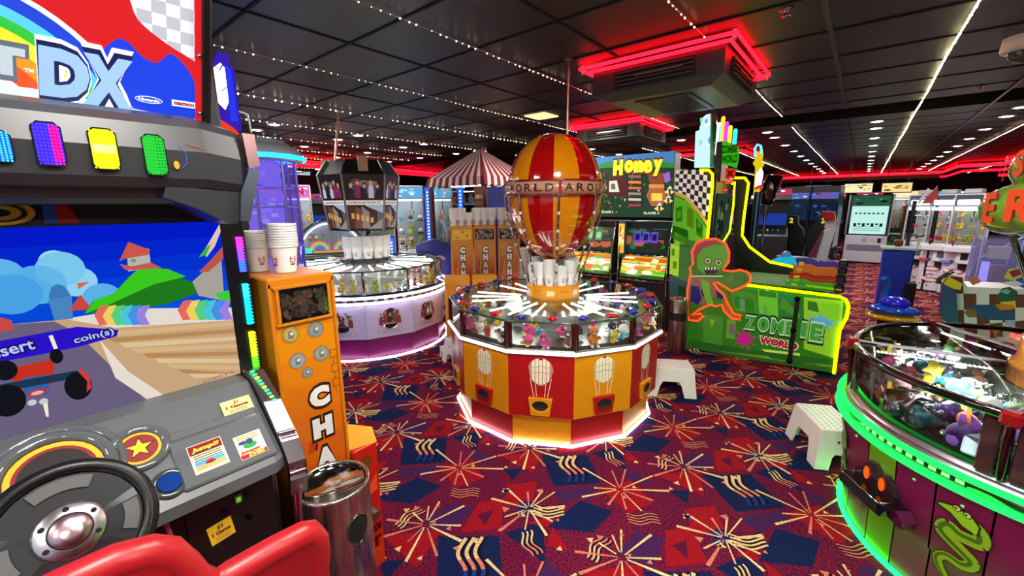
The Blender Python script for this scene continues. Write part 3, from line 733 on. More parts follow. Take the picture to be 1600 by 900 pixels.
# glass case
b = B(); r0, r1 = ring_pts(BC, .832, .69, 12, A0), ring_pts(BC, .832, .868, 12, A0)
for k in range(12): b.poly([r0[k], r0[(k+1) % 12], r1[(k+1) % 12], r1[k]], '#ffffff', 'glass')
b.build('glass_side', t)
b = B(); r2 = ring_pts(BC, .2, .885, 12, A0); r1 = ring_pts(BC, .832, .872, 12, A0)
for k in range(12): b.poly([r1[k], r1[(k+1) % 12], r2[(k+1) % 12], r2[k]], '#ffffff', 'glass')
b.build('glass_top', t)
for k in range(12):
    b = B(); p, q = ring_pts(BC, .822, .685, 12, A0)[k], ring_pts(BC, .822, .87, 12, A0)[k]
    b.box(((p.x+q.x)/2, (p.y+q.y)/2, .778), (.026, .05, .19), '#3a1712', 'gloss', .004, rz=rad(A0+30*k))
    o = ring_pts(BC, .838, .69, 12, A0)[k]; b.cyl(o, o+Vector((0, 0, .185)), .009, '#8c8078', 'chrome', n=10)
    b.build('corner_post', t)
b = B(); b.tube(ring_pts(BC, .832, .872, 12, A0), .007, '#2c4a40', 'gloss', 6, True); b.build('top_rim', t)
# radial light tubes under the glass top
for k in range(24):
    if k % 4 == 3: continue
    a = rad(A0+15*k+7.5); d = Vector((math.cos(a), math.sin(a), 0)); c0 = Vector((*BC, .862))
    b = B(); b.tube([c0+d*.27, c0+d*.66], .0065, '#fffaf4', 'glow9', 6); b.tube([c0+d*.25, c0+d*.27], .012, '#dddddd', 'plastic', 6); b.tube([c0+d*.66, c0+d*.68], .012, '#dddddd', 'plastic', 6)
    b.build('light_tube', t)
# red and blue lobed joystick knobs round the glass edge
for k in range(24):
    a = rad(A0+15*k+5); col = '#c21420' if k % 2 else '#1b2f9e'; c0 = Vector((BC[0]+.765*math.cos(a), BC[1]+.765*math.sin(a), .877))
    b = B(); b.lathe(c0, [(.02, 0), (.02, .01), (.026, .014), (.022, .026), (.001, .03)], col, 'gloss', 12)
    for j in range(5):
        q = a+2*PI*j/5; b.ball(c0+Vector((.026*math.cos(q), .026*math.sin(q), .014)), (.012, .012, .010), col, 'gloss', 8, 5)
    b.build('knob', t)
# inner deck with mirrors
b = B(); b.lathe((*BC, 0), [(.80, .665), (.42, .70), (.40, .80), (.22, .84)], '#98a09a', 'metal', 12, off=rad(A0), smooth=False)
b.build('prize_deck', t)
b = B(); b.lathe((*BC, 0), [(.8, .672), (.62, .676)], '#3a302a', 'matte', 12, off=rad(A0), smooth=False); b.build('prize_tray', t)
# hub
b = B(); b.lathe((*BC, 0), [(.215, .84), (.215, .975), (.205, .985), (.001, .985)], '#e09408', 'plastic', 12, off=rad(A0), smooth=False)
for i in range(12):
    fr = seg_frame(BC, .215, .93, 12, A0, i)
    if i % 2: b.frect(fr, -.03, .03, -.02, .02, '#f0d9a0', 'print', .002)
    else: b.fline(fr, [(-.03, .01), (0, .018), (.03, .01)], .005, '#c45a10', 'print', .002)
b.build('hub', t)
# balloon
BZ = 1.17
bn = thing('hot_air_balloon', 'red and orange striped hot-air balloon sign with lettered band, standing over the centre prize machine', 'balloon sign', (*BC, .985))
prof = []
for k in range(23):
    u = k/22; a = PI*u
    z = 1.66+.46*(-math.cos(a)) if u > .5 else 1.66+.485*(-math.cos(a))
    r = .368*math.sin(a)**(.85 if u > .5 else .80)
    if u < .5: r = .368*(math.sin(a))**.95*(1-.10*math.cos(a))
    prof.append((max(r, .002), z))
b = B(); prof = [p for p in prof if p[1] > 1.19]
prof = [(.085, 1.175)] + prof
def gore(i, j): return '#d98208' if (i//4) % 2 == 0 else '#a3090c'
b.lathe((*BC, 0), prof, '#ffffff', 'gloss', 48, colf=gore, off=rad(-57))
b.lathe((*BC, 0), [(.085, 1.175), (.06, 1.17), (.001, 1.17)], '#5a0a08', 'plastic', 20)
b.build('envelope', bn)
for z, r in ((1.665, .385), (1.765, .385)):
    b = B(); b.tube([(BC[0]+r*math.cos(2*PI*k/48), BC[1]+r*math.sin(2*PI*k/48), z) for k in range(48)], .007, '#7a0c0c', 'gloss', 6, True); b.build('band_edge', bn)
b = B(); R_ = .385
b.lathe((*BC, 0), [(R_-.008, 1.67), (R_, 1.67), (R_, 1.76), (R_-.008, 1.76)], '#c08a70', 'gloss', 48)
word = 'AROUND THE WORLD '
view = math.degrees(math.atan2(-BC[1], -BC[0]))
pos = view+40; 
def band_text(b, s, a_start, step, h, z, R, col, width):
    for i, ch in enumerate(s):
        if ch == ' ': continue
        a = a_start+step*i; fr = wall_frame((BC[0]+R*math.cos(rad(a)), BC[1]+R*math.sin(rad(a)), z), a)
        b.ftext(fr, ch, 0, 0, h, col, 'print', .003, .012, width=width if ch not in 'I' else None)
band_text(b, 'WORLD', view-52, 11.8, .055, 1.715, R_, '#3c1210', .058)
band_text(b, 'AROUND', view+15, 12.6, .055, 1.715, R_, '#3c1210', .06)
band_text(b, 'THE', view-52-4*12, 14.5, .055, 1.715, R_, '#3c1210', .06)
for k in range(4):
    a = rad(view+6+90*k); b.box((BC[0]+(R_+.002)*math.cos(a), BC[1]+(R_+.002)*math.sin(a), 1.715), (.008, .02, .1), '#9a1414', 'gloss', .002, rz=a)
b.build('lettered_band', bn)
for k in range(8):
    a = rad(view+5+45*k); d = Vector((math.cos(a), math.sin(a), 0)); c0 = Vector((*BC, 0))
    b = B(); b.tube([c0+d*.385+Vector((0, 0, 1.67)), c0+d*.375+Vector((0, 0, 1.55)), c0+d*.205+Vector((0, 0, .985))], .008, '#b5aca4', 'chrome', 8)
    for q in range(9):
        f = q/9; p = (c0+d*.375+Vector((0, 0, 1.55))).lerp(c0+d*.205+Vector((0, 0, .985)), f); b.cyl(p, p+Vector((0, 0, -.02)), .0105, '#8a5040' if q % 2 else '#d8d0c8', 'gloss', n=8)
    b.build('rope', bn)
b = B(); b.cyl((-1.8, 2.84, 2.1), (-1.8, 2.84, CEIL), .009, '#b9a58e', 'metal', n=10); b.cyl((-1.8, 2.84, CEIL-.01), (-1.8, 2.84, CEIL), .03, '#b9a58e', 'metal', n=14); b.build('hanging_pole', bn)
# tubs standing on the hub
for k in range(11):
    a = rad(A0+360/11*k+8); n = [7, 9, 5, 8, 8, 9, 6, 8, 7, 9, 5][k]
    for i in range(n):
        o = bpy.data.objects.new('coin_tub', TUB); C.objects.link(o); o.scale = (.98, .98, .98)
        o.rotation_euler = (PI, 0, a) if False else (0, 0, a)
        o.location = (BC[0]+.158*math.cos(a), BC[1]+.158*math.sin(a), .985+i*.012)
        tag(o, 'white coin tub with a pink printed badge, stacked on the orange hub under the balloon', 'coin tub', 'coin tubs on the balloon machine')
# prizes
r = random.Random(7)
for k in range(30):
    a = rad(A0+12*k+r.uniform(-2, 2)); R_ = .71+r.uniform(-.02, .02); s = r.uniform(.9, 1.15)
    put_toy(k*4+k//5, (BC[0]+R_*math.cos(a), BC[1]+R_*math.sin(a), .679), (r.uniform(-.3, .3), r.uniform(-.3, .3), a+PI/2+r.uniform(-.5, .5)), s, 'behind the glass of the balloon machine', 'small plush prizes in the balloon machine')
for k in range(26):
    a = rad(A0+360/26*k+r.uniform(-2, 2)); R_ = .52+.05*(k % 2); s = r.uniform(.75, .95)
    put_toy(k*7+k//3+2, (BC[0]+R_*math.cos(a), BC[1]+R_*math.sin(a), .70), (r.uniform(-.4, .4), 0, a+PI/2+r.uniform(-.8, .8)), s, 'in the middle ring of the balloon machine', 'plush prizes in the middle ring of the balloon machine')

# ================================================================ lavender and magenta round machine behind it, left
CC = (-4.592, 2.751); CA = -33.6-90
t = thing('round_coin_pusher', 'round lavender and magenta coin pusher with photo panels and double white light ring', 'arcade machine', (*CC, 0))
def photo_people(b, fr, u0, u1, v0, v1, seed, pm='print'):
    """a generic group photograph: row of heads and shoulders before a dark street"""
    r = random.Random(seed); W, Hh = u1-u0, v1-v0
    b.collage(fr, u0, u1, v0, v1, ['#4a3a36', '#5a4038', '#26242c', '#7a6a60', '#48525e'], 22, seed, w=.0012, sz=.5, m=pm)
    n = 5
    for i in range(n):
        cu = u0+W*(i+.5)/n; cv = v0+Hh*(.45+.16*(i % 2)); k = W/n*.42
        b.fpoly(fr, [(cu-k, v0+.02*Hh), (cu+k, v0+.02*Hh), (cu+k*.85, cv-.02*Hh), (cu+k*.3, cv+.06*Hh), (cu-k*.3, cv+.06*Hh), (cu-k*.85, cv-.02*Hh)], r.choice(['#b8402c', '#f0ede6', '#22222c', '#b9b2cc', '#7a2a50', '#8c3a20']), pm, .0032+i*.0001)
        b.fdisc(fr, cu, cv+.17*Hh, k*.55, '#c98f6a', pm, .004, ry=.12*Hh, n=12)
        b.farc(fr, cu, cv+.20*Hh, k*.35, k*.68, .1, PI-.1, r.choice(['#2a1a12', '#5a3a1c', '#b89a5a', '#7a7a7a']), pm, .0043, 8)
Lq, Lk = 2*.955*math.sin(PI/12), 2*.91*math.sin(PI/12)
b = B(); b.lathe((*CC, 0), [(.86, 0), (.86, .25)], '#2a0a20', 'matte', 12, off=rad(CA), smooth=False); b.lathe((*CC, 0), [(.96, .60), (.3, .60)], '#20141c', 'matte', 12, off=rad(CA), smooth=False); b.build('plinth', t)
for i in range(12):
    b = B(); fr = seg_frame(CC, .91, .122, 12, CA, i); b.box((0, 0, -.008), (Lk-.004, .226, .016), '#7a1560', 'plastic', .002, fr=fr); b.build('kick_panel', t)
    b = B(); fr = seg_frame(CC, .955, .415, 12, CA, i); b.box((0, 0, -.009), (Lq-.003, .355, .018), '#c7bfe6', 'plastic', .002, fr=fr)
    photo_people(b, fr, -.12, .12, -.05, .13, 30+i)
    b.fpoly(fr, [(-.125, -.135), (.125, -.135), (.135, -.12), (.125, -.105), (-.125, -.105), (-.135, -.12)], '#463c66', 'print', .0016)
    b.fpoly(fr, [(-.121, -.132), (.121, -.132), (.130, -.12), (.121, -.108), (-.121, -.108), (-.130, -.12)], '#ddd6f2', 'print', .0022)
    b.ftext(fr, 'CORONATION ST.', 0, -.12, .014, '#2a2440', 'print', .0028, .02, width=.2)
    b.build('photo_panel', t)
    b = B(); b.fdisc(fr, 0, -.055, .075, '#a3988c', 'chrome', .009, ry=.042); b.fdisc(fr, 0, -.055, .062, '#070506', 'matte', .0096, ry=.032)
    b.frect(fr, -.05, .05, -.04, -.028, '#c9c0b0', 'metal', .0102); b.build('coin_chute', t)
def hoop(c, R, z, r, col, m, n=64): 
    b = B(); b.tube([(c[0]+R*math.cos(2*PI*k/n), c[1]+R*math.sin(2*PI*k/n), z) for k in range(n)], r, col, m, 8, True); return b
for z in (.678, .617): hoop(CC, .965, z, .0125, '#fbf6ff', 'glow6').build('ledge_light', t)
b = B(); b.lathe((*CC, 0), [(.95, .60), (.955, .61), (.955, .685), (.94, .695)], '#b9b4c4', 'metal', 64)
for k in range(60):
    a = 6*k; fr = wall_frame((CC[0]+.956*math.cos(rad(a)), CC[1]+.956*math.sin(rad(a)), .648), a); b.frect(fr, -.03, .03, -.013, .013, '#241c20', 'print', .001)
b.build('ledge', t)
hoop(CC, .94, .014, .012, '#fff0ff', 'glow6').build('floor_light', t)
b = B(); r0, r1, r2 = ring_pts(CC, .90, .70, 12, CA), ring_pts(CC, .90, .935, 12, CA), ring_pts(CC, .3, .965, 12, CA)
for k in range(12): b.poly([r0[k], r0[(k+1) % 12], r1[(k+1) % 12], r1[k]], '#ffffff', 'glass')
b.build('glass_side', t)
b = B()
for k in range(12): b.poly([r1[k], r1[(k+1) % 12], r2[(k+1) % 12], r2[k]], '#ffffff', 'glass')
b.build('glass_top', t)
for k in range(12):
    b = B(); p = ring_pts(CC, .90, .70, 12, CA)[k]; b.cyl(p, p+Vector((0, 0, .24)), .014, '#8f8a96', 'chrome', n=10); b.tube([p+Vector((0, 0, .24)), r2[k]], .009, '#77807a', 'chrome', 6); b.build('corner_post', t)
b = B(); b.tube(r1, .01, '#55605c', 'metal', 6, True); b.build('top_rim', t)
for k in range(24):
    a = rad(CA+15*k+7.5); d = Vector((math.cos(a), math.sin(a), 0)); c0 = Vector((*CC, .925)); b = B(); b.tube([c0+d*.36, c0+d*.80], .011, '#fffaf4', 'glow7', 6); b.build('light_tube', t)
b = B(); b.lathe((*CC, 0), [(.90, .70), (.5, .73), (.45, .86), (.3, .9)], '#8f958f', 'gloss', 12, off=rad(CA), smooth=False); b.build('prize_deck', t)
b = B(); b.lathe((*CC, 0), [(.3, .86), (.3, .985), (.28, .995), (.001, .995)], '#2a2430', 'plastic', 12, off=rad(CA), smooth=False); b.build('hub', t)
for k in range(44):
    a = rad(CA+360/44*k); s = r.uniform(.75, .95); ii = [2, 2, 5, 14, 0, 3, 12, 10, 14, 2][k % 10]
    put_toy(ii, (CC[0]+.80*math.cos(a), CC[1]+.80*math.sin(a), .712), (r.uniform(-.3, .3), 0, a+PI/2+r.uniform(-.4, .4)), s, 'behind the glass of the lavender coin pusher', 'yellow and white plush prizes in the lavender coin pusher')
for k in range(8):
    a = rad(-80+28*k)
    tub_stack(CC[0]+.235*math.cos(a), CC[1]+.235*math.sin(a), .996, 8, 'white coin tub stacked on the hub of the lavender coin pusher', 'coin tubs on the lavender coin pusher', s=1.35, rz=a)
# hexagonal picture lantern over it
t = thing('picture_lantern', 'dark six-sided hanging lantern sign with group photographs over the lavender coin pusher', 'hanging sign', (*CC, 1.3))
view = math.degrees(math.atan2(-CC[1], -CC[0])); LA = view-30+8
for i in range(6):
    am = view+6+60*i; a0, a1 = rad(am-30), rad(am+30)
    def P(a, R, z): return Vector((CC[0]+R*math.cos(a), CC[1]+R*math.sin(a), z))
    lo0, lo1, hi0, hi1 = P(a0, .37, 1.32), P(a1, .37, 1.32), P(a0, .455, 1.94), P(a1, .455, 1.94)
    x = (lo1-lo0).normalized(); mid = (lo0+lo1+hi0+hi1)/4; y = ((hi0+hi1)/2-(lo0+lo1)/2).normalized(); fr = Fr(mid, x, y)
    b = B(); b.add([lo0, lo1, hi1, hi0], [(0, 1, 2, 3)], '#241c1c', 'backlit0.35')  # glow added to the panels to brighten their dark pictures
    fr = Fr(mid, x*.81, y); photo_people(b, fr, -.175, .175, .05, .27, 60+i, 'backlit0.35')
    for q, cc in enumerate(['#4a3024', '#6b4a38', '#8a8078', '#3a2820', '#54585c']):
        b.fpoly(fr, [(-.2+.08*q, -.28), (-.12+.08*q, -.28), (-.1+.07*q, -.04-.03*(q % 3)), (-.2+.08*q, -.03)], cc, 'backlit0.35', .0015)
    b.fpoly(fr, [(.02, -.29), (.2, -.16), (.2, -.29)], '#8f8a86', 'backlit0.35', .002); b.fpoly(fr, [(.0, -.03), (.2, -.12), (.2, .0), (.05, .03)], '#9db0c4', 'backlit0.35', .002)
    for q in range(5): b.frect(fr, -.15+.05*q, -.12+.05*q, -.17-.012*q, -.11-.012*q, '#d0a060', 'backlit0.35', .0025)
    b.fpoly(fr, [(-.2, -.02), (.2, -.02), (.215, .005), (.2, .03), (-.2, .03), (-.215, .005)], '#e9e2d6', 'backlit0.35', .003)
    b.ftext(fr, 'CORONATION ST.', 0, .005, .026, '#3a2420', 'backlit0.35', .0045, .02, width=.36)
    b.build('picture_panel', t)
    b = B(); b.tube([lo0, hi0], .013, '#b8b0ac', 'metal', 8); b.build('corner_strip', t)
b = B()
top = [P(rad(view+6+60*i-30), .455, 1.94) for i in range(6)]; top2 = [P(rad(view+6+60*i-30), .35, 2.10) for i in range(6)]
for i in range(6): b.add([top[i], top[(i+1) % 6], top2[(i+1) % 6], top2[i]], [(0, 1, 2, 3)], '#141516', 'plastic'); b.tube([top[i], top2[i]], .010, '#a8a09a', 'metal', 6)
b.poly(top2, '#101010', 'plastic'); b.build('roof', t)
b = B(); b.poly([P(rad(view+6+60*i-30), .37, 1.32) for i in range(6)][::-1], '#101010', 'plastic'); b.build('floor_plate', t)
for i in (0, 2, 4):
    p = P(rad(view+6+60*i), .40, 2.0); b = B(); b.box((p.x, p.y, 2.05), (.06, .1, .16), '#a8743c', 'plastic', .004, rz=rad(view+6+60*i)); b.build('bracket', t)
b = B(); b.cyl((-4.57, 2.45, 2.06), (-4.57, 2.55, CEIL), .013, '#c9b49a', 'metal', n=8); b.build('hanging_pole', t)

# ================================================================ green-lit round machine at the right
SCn = (.83, 2.77)
t = thing('snake_prize_machine', 'big round magenta and green prize machine with green light rings and snake pictures, at right', 'arcade machine', (*SCn, 0))
MG, GN = '#7c1248', '#6f9e14'
def Rb(z): return .735+(.79-.735)*(z/.55)
zones = [(-150, -139, GN)] + [(30, 41, GN), (-60, -49, GN), (120, 131, GN)]
edges = sorted(set([-180, -165, -150, -139, -128, -116, -105, -90, -75, -60, -49, -35, -20, -5, 10, 30, 41, 55, 70, 85, 100, 120, 131, 145, 160, 170, 180]))
for a0, a1 in zip(edges[:-1], edges[1:]):
    col = GN if any(z0 == a0 and z1 == a1 for z0, z1, _ in zones) else MG
    b = B(); n = 4; vs = []
    for z in (.02, .22, .235, .545):
        R_ = Rb(z)-(.012 if .215 < z < .23 else 0)
        for i in range(n+1):
            a = rad(a0+.25+(a1-a0-.5)*i/n); vs.append((SCn[0]+R_*math.cos(a), SCn[1]+R_*math.sin(a), z))
    b.add(vs, [(j*(n+1)+i, j*(n+1)+i+1, (j+1)*(n+1)+i+1, (j+1)*(n+1)+i) for j in range(3) for i in range(n)], col, 'plastic', True)
    am = (a0+a1)/2
    p = Vector((SCn[0]+(Rb(.47)+.002)*math.cos(rad(am)), SCn[1]+(Rb(.47)+.002)*math.sin(rad(am)), .49))
    if col == MG: b.ball(p, .009, '#e8e0e8', 'chrome', 8, 5)
    b.build('body_panel', t)
b = B(); b.lathe((*SCn, 0), [(.70, 0), (.72, .54), (.3, .56)], '#190510', 'matte', 48); b.build('plinth', t)
def snake_print(am, s=1.0):
    fr = wall_frame((SCn[0]+(Rb(.3)+.003)*math.cos(rad(am)), SCn[1]+(Rb(.3)+.003)*math.sin(rad(am)), .31), am)
    fr.y = Vector((.1*math.cos(rad(am)), .1*math.sin(rad(am)), 1)).normalized(); fr.z = fr.x.cross(fr.y)
    b = B()
    P = [(.055, -.155), (.03, -.175), (0, -.165), (-.03, -.13), (-.045, -.085), (-.02, -.058), (.02, -.062), (.045, -.045), (.05, -.02), (.02, 0), (-.015, .02), (-.045, .045), (-.03, .075), (.0, .06), (.03, .062), (.06, .07), (.062, .1), (.04, .125), (.01, .12)]
    Q = []
    for i in range(len(P)-1):
        for k in range(3):
            f = k/3; p0 = P[max(i-1, 0)]; p1 = P[i]; p2 = P[i+1]; p3 = P[min(i+2, len(P)-1)]
            cr = lambda a, b_, c, d: .5*((2*b_)+(-a+c)*f+(2*a-5*b_+4*c-d)*f*f+(-a+3*b_-3*c+d)*f**3)
            Q.append((cr(p0[0], p1[0], p2[0], p3[0]), cr(p0[1], p1[1], p2[1], p3[1])))
    for i, (wd0, col, w) in enumerate(((.048, '#1c2a0c', .001), (.040, '#7fae1e', .0018), (.013, '#3f6a12', .0026))):
        for k in range(len(Q)-1):
            f = k/len(Q); wd = wd0*(.45+.75*min(1, f*1.8)); o = .006 if i == 2 else 0
            (x0, y0), (x1, y1) = Q[k], Q[k+1]; d = math.hypot(x1-x0, y1-y0) or 1; nx, ny = -(y1-y0)/d, (x1-x0)/d; e = wd/2
            x0 += nx*o; x1 += nx*o; y0 += ny*o; y1 += ny*o; ex, ey = (x1-x0)/d*.003, (y1-y0)/d*.003
            b.fpoly(fr, [(x0-ex+nx*e, y0-ey+ny*e), (x0-ex-nx*e, y0-ey-ny*e), (x1+ex-nx*e, y1+ey-ny*e), (x1+ex+nx*e, y1+ey+ny*e)], col, 'print', w+k*.000004)
    b.fpoly(fr, [(.055, .095), (.058, .135), (.03, .168), (-.025, .172), (-.068, .160), (-.072, .142), (-.03, .130), (.005, .100)], '#1c2a0c', 'print', .003)
    b.fpoly(fr, [(.049, .098), (.052, .132), (.027, .161), (-.024, .166), (-.062, .154), (-.066, .147), (-.027, .136), (.010, .106)], '#8cbc24', 'print', .0036)
    for u, v in ((-.012, .166), (.018, .158)): b.fdisc(fr, u, v, .013, '#1c2a0c', 'print', .004); b.fdisc(fr, u, v, .010, '#b9d060', 'print', .0045); b.fdisc(fr, u-.003, v, .004, '#1a1a10', 'print', .005)
    b.build('snake_emblem', t)
snake_print(-122); snake_print(-171); snake_print(-82); snake_print(-30); snake_print(80)
# prize chute with two orange lamps
def chute(am):
    fr = wall_frame((SCn[0]+Rb(.34)*math.cos(rad(am)), SCn[1]+Rb(.34)*math.sin(rad(am)), .345), am)
    b = B()
    b.prism([(-.105, .0), (-.11, .03), (-.07, .06), (-.045, .105), (-.01, .11), (.02, .085), (.055, .095), (.09, .065), (.11, .03), (.105, .0)], fr, -.01, .03, '#2a1a22', 'gloss')
    b.prism([(-.12, -.055), (.12, -.055), (.15, .0), (-.12, .0)], fr, -.01, .085, '#140e12', 'gloss')
    b.frect(fr, -.105, .105, -.05, -.008, '#020202', 'matte', .0865)
    q = [fr.p(-.112, .003, .02), fr.p(.112, .003, .02), fr.p(.112, .003, .09), fr.p(-.112, .003, .09)]; b.tube(q, .0035, '#c8b8bc', 'chrome', 6, True)
    b.prism([(.12, -.055), (.185, -.06), (.19, -.03), (.15, .0)], fr, -.01, .05, '#4a1030', 'gloss')
    o = b.build('prize_chute', t)
    b = B(); 
    for u in (-.04, .045): b.fdisc(fr, u, .045, .017, '#ff5a14', 'glow1', .034, ry=.03)
    b.build('chute_lamp', o)
chute(-144.5); chute(-55)
for z, R_ in ((.617, .812), (.560, .815)): hoop(SCn, R_, z, .0125, '#12ff3c', 'glow4', 96).build('ledge_light', t)
b = B(); b.lathe((*SCn, 0), [(.78, .545), (.802, .552), (.802, .625), (.775, .635)], '#a9adb4', 'metal', 96)
for k in range(120):
    a = 3*k
    if (k//10) % 2: 
        fr = wall_frame((SCn[0]+.803*math.cos(rad(a)), SCn[1]+.803*math.sin(rad(a)), .589), a); b.frect(fr, -.013, .013, -.008, .008, '#dfe2e6', 'print', .0016)
        fr2 = fr; b.frect(fr, -.0212, .0212, -.013, .013, '#14161a', 'print', .001)
for k in range(6):
    P = []
    for q in range(20):
        a = rad(60*k+q*1.5-2); R_ = .8035; P.append((a, .589+.009*math.sin(q*.7)))
    for (a, z), (a2, z2) in zip(P, P[1:]):
        h = .007; b.add([(SCn[0]+.805*math.cos(a), SCn[1]+.805*math.sin(a), z-h), (SCn[0]+.805*math.cos(a2), SCn[1]+.805*math.sin(a2), z2-h), (SCn[0]+.805*math.cos(a2), SCn[1]+.805*math.sin(a2), z2+h), (SCn[0]+.805*math.cos(a), SCn[1]+.805*math.sin(a), z+h)], [(0, 1, 2, 3)], '#15171a', 'print')
b.build('ledge', t)
hoop(SCn, .748, .012, .011, '#12ff4a', 'glow7', 96).build('floor_light', t)
b = B(); b.lathe((*SCn, 0), [(.775, .635), (.765, .65), (.74, .655)], '#c8bcc4', 'metal', 96); b.build('ledge_trim', t)
b = B(); b.lathe((*SCn, 0), [(.76, .655), (.785, .875)], '#ffffff', 'glass', 96); b.build('glass_side', t)
b = B(); b.lathe((*SCn, 0), [(.785, .888), (.26, .90)], '#ffffff', 'glass', 96); b.build('glass_top', t)
b = B(); b.lathe((*SCn, 0), [(.78, .87), (.797, .872), (.797, .897), (.77, .899), (.765, .892)], '#101211', 'gloss', 96); b.build('top_rim', t)
for k in range(6):
    am = -177+60*k+(0); a = rad(am)
    b = B()
    for da in (-3.2, 3.2):
        q = rad(am+da); lo = Vector((SCn[0]+.755*math.cos(q), SCn[1]+.755*math.sin(q), .65)); hi = Vector((SCn[0]+.78*math.cos(q), SCn[1]+.78*math.sin(q), .875))
        m_ = (lo+hi)/2; b.box(tuple(m_), (.03, .05, .225), '#3a2224', 'gloss', .004, rz=q)
    lo = Vector((SCn[0]+.775*math.cos(a), SCn[1]+.775*math.sin(a), .65)); hi = Vector((SCn[0]+.795*math.cos(a), SCn[1]+.795*math.sin(a), .875)); b.cyl(lo, hi, .014, '#5a4a4c', 'chrome', n=10)
    o = b.build('corner_post', t)
    b = B(); b.box((SCn[0]+.79*math.cos(a), SCn[1]+.79*math.sin(a), .88), (.05, .055, .055), '#8a1418', 'gloss', .01, rz=a); b.build('post_cap', o)
    # radial metal rail and light strip with dotted diffuser on the top
    d = Vector((math.cos(a), math.sin(a), 0)); c0 = Vector((*SCn, .896))
    b = B(); b.tube([c0+d*.26, c0+d*.78], .008, '#a8aaa8', 'metal', 6); b.build('top_bar', t)
    sd = Vector((-d.y, d.x, 0)); b = B()
    c1 = c0+Vector((0, 0, -.035))
    vs = [c1+d*.3+sd*.012, c1+d*.70+sd*.012, c1+d*.70+sd*.045, c1+d*.3+sd*.045]; b.poly([v+Vector((0, 0, .0)) for v in vs], '#e9eef0', 'plastic')
    o = b.build('light_strip', t); b = B()
    for q in range(26):
        for rr in range(2): c2 = c1+d*(.31+.0152*q)+sd*(.020+.016*rr)+Vector((0, 0, .002)); b.add([c2+sd*.005, c2+d*.005, c2-sd*.005, c2-d*.005], [(0, 3, 2, 1)], '#ffffff', 'glow9')
    b.build('diodes', o)['kind'] = 'stuff'
b = B(); b.lathe((*SCn, 0), [(.76, .64), (.60, .69), (.45, .765), (.26, .82)], '#5c6864', 'plastic', 48); b.build('prize_deck', t)
b = B(); b.lathe((*SCn, 0), [(.745, .65), (.66, .654)], '#120c10', 'matte', 48); b.build('prize_tray', t)
b = B(); b.lathe((*SCn, 0), [(.25, .82), (.25, .90), (.23, .92), (.225, 1.02), (.001, 1.03)], '#d88a3a', 'gloss', 32); b.build('hub', t)
for z, p in ((.86, 5),):
    area_lamp('case_light', (SCn[0]-.42, SCn[1]-.32, .875), 2.8, .2, (1, 1, 1)); area_lamp('case_light', (SCn[0]-.12, SCn[1]-.55, .875), 2.4, .2, (1, 1, 1)); area_lamp('case_light', (SCn[0]-.52, SCn[1]+.12, .875), 2.2, .2, (1, 1, 1))
# tubs round its hub
for k in range(9):
    a = rad(-230+30*k); tub_stack(SCn[0]+.165*math.cos(a), SCn[1]+.165*math.sin(a), 1.03, 12, 'pale coin tub stacked on the orange hub of the snake machine', 'coin tubs on the snake machine', s=1.0)
# prizes: bagged toys, shells and plush
def prize_bag(col, seed):
    r = random.Random(seed); b = B()
    b.ball((0, 0, .03), (.035, .05, .026), col, 'plush', 10, 7); b.ball((.01, .035, .045), .018, col, 'plush', 8, 5)
    v0 = len(b.v); n, k = 12, 8; R_ = (.06, .075, .048); vs = []
    for j in range(k+1):
        for i in range(n):
            q = 1+r.uniform(-.14, .14); vs.append((R_[0]*q*math.sin(PI*j/k)*math.cos(2*PI*i/n), R_[1]*q*math.sin(PI*j/k)*math.sin(2*PI*i/n), .045-R_[2]*q*math.cos(PI*j/k)))
    b.add(vs, [(j*n+i, j*n+(i+1) % n, (j+1)*n+(i+1) % n, (j+1)*n+i) for j in range(k) for i in range(n)], '#ffffff', 'bag')
    return b.data('bagged_prize')
def prize_box(c1, c2, seed):
    b = B(); b.box((0, 0, .022), (.11, .06, .044), c1, 'print', .004); fr = Fr((0, 0, .044), (1, 0, 0), (0, 1, 0)); b.collage(fr, -.05, .05, -.025, .025, [c2, '#ffffff', '#30b0c0', '#222222'], 8, seed)
    return b.data('boxed_prize')
def prize_fish(c1, c2):
    b = B(); b.ball((0, 0, .03), (.055, .03, .03), c1, 'plush', 12, 8); fr = Fr((.05, 0, .03), (1, 0, 0), (0, 0, 1)); b.prism([(0, 0), (.035, .028), (.028, 0), (.035, -.028)], fr, -.006, .006, c2, 'plush')
    b.prism([(-.06, .025), (-.03, .05), (-.02, .025)], fr, -.005, .005, c2, 'plush')
    for s in (-1, 1): b.ball((-.035, s*.024, .04), .007, '#ffffff', 'gloss', 7, 5); b.ball((-.037, s*.030, .04), .0035, '#101010', 'gloss', 6, 4)
    return b.data('plush_fish')
PZ = [(prize_bag('#2aa0a8', 1), 'teal toy in a clear bag', 'bagged_prize'), (prize_bag('#8cc63a', 2), 'lime toy in a clear bag', 'bagged_prize'), (prize_bag('#e8e0d0', 3), 'cream toy in a clear bag', 'bagged_prize'),
      (prize_bag('#b08cc0', 4), 'lilac toy in a clear bag', 'bagged_prize'), (prize_bag('#2a2a30', 5), 'black toy in a clear bag', 'bagged_prize'), (prize_box('#f0f0f4', '#e04a80', 1), 'white boxed prize', 'boxed_prize'), (prize_box('#c8e0f0', '#3050c0', 2), 'pale blue boxed prize', 'boxed_prize'),
      (prize_fish('#28b8c8', '#1878a0'), 'turquoise plush fish', 'plush_fish'), (prize_fish('#e8742a', '#f0c030'), 'orange plush fish', 'plush_fish'), (prize_fish('#6a3a9c', '#9a5ad0'), 'purple plush fish', 'plush_fish'),
      (prize_bag('#e8a0a8', 6), 'pink toy in a clear bag', 'bagged_prize')]
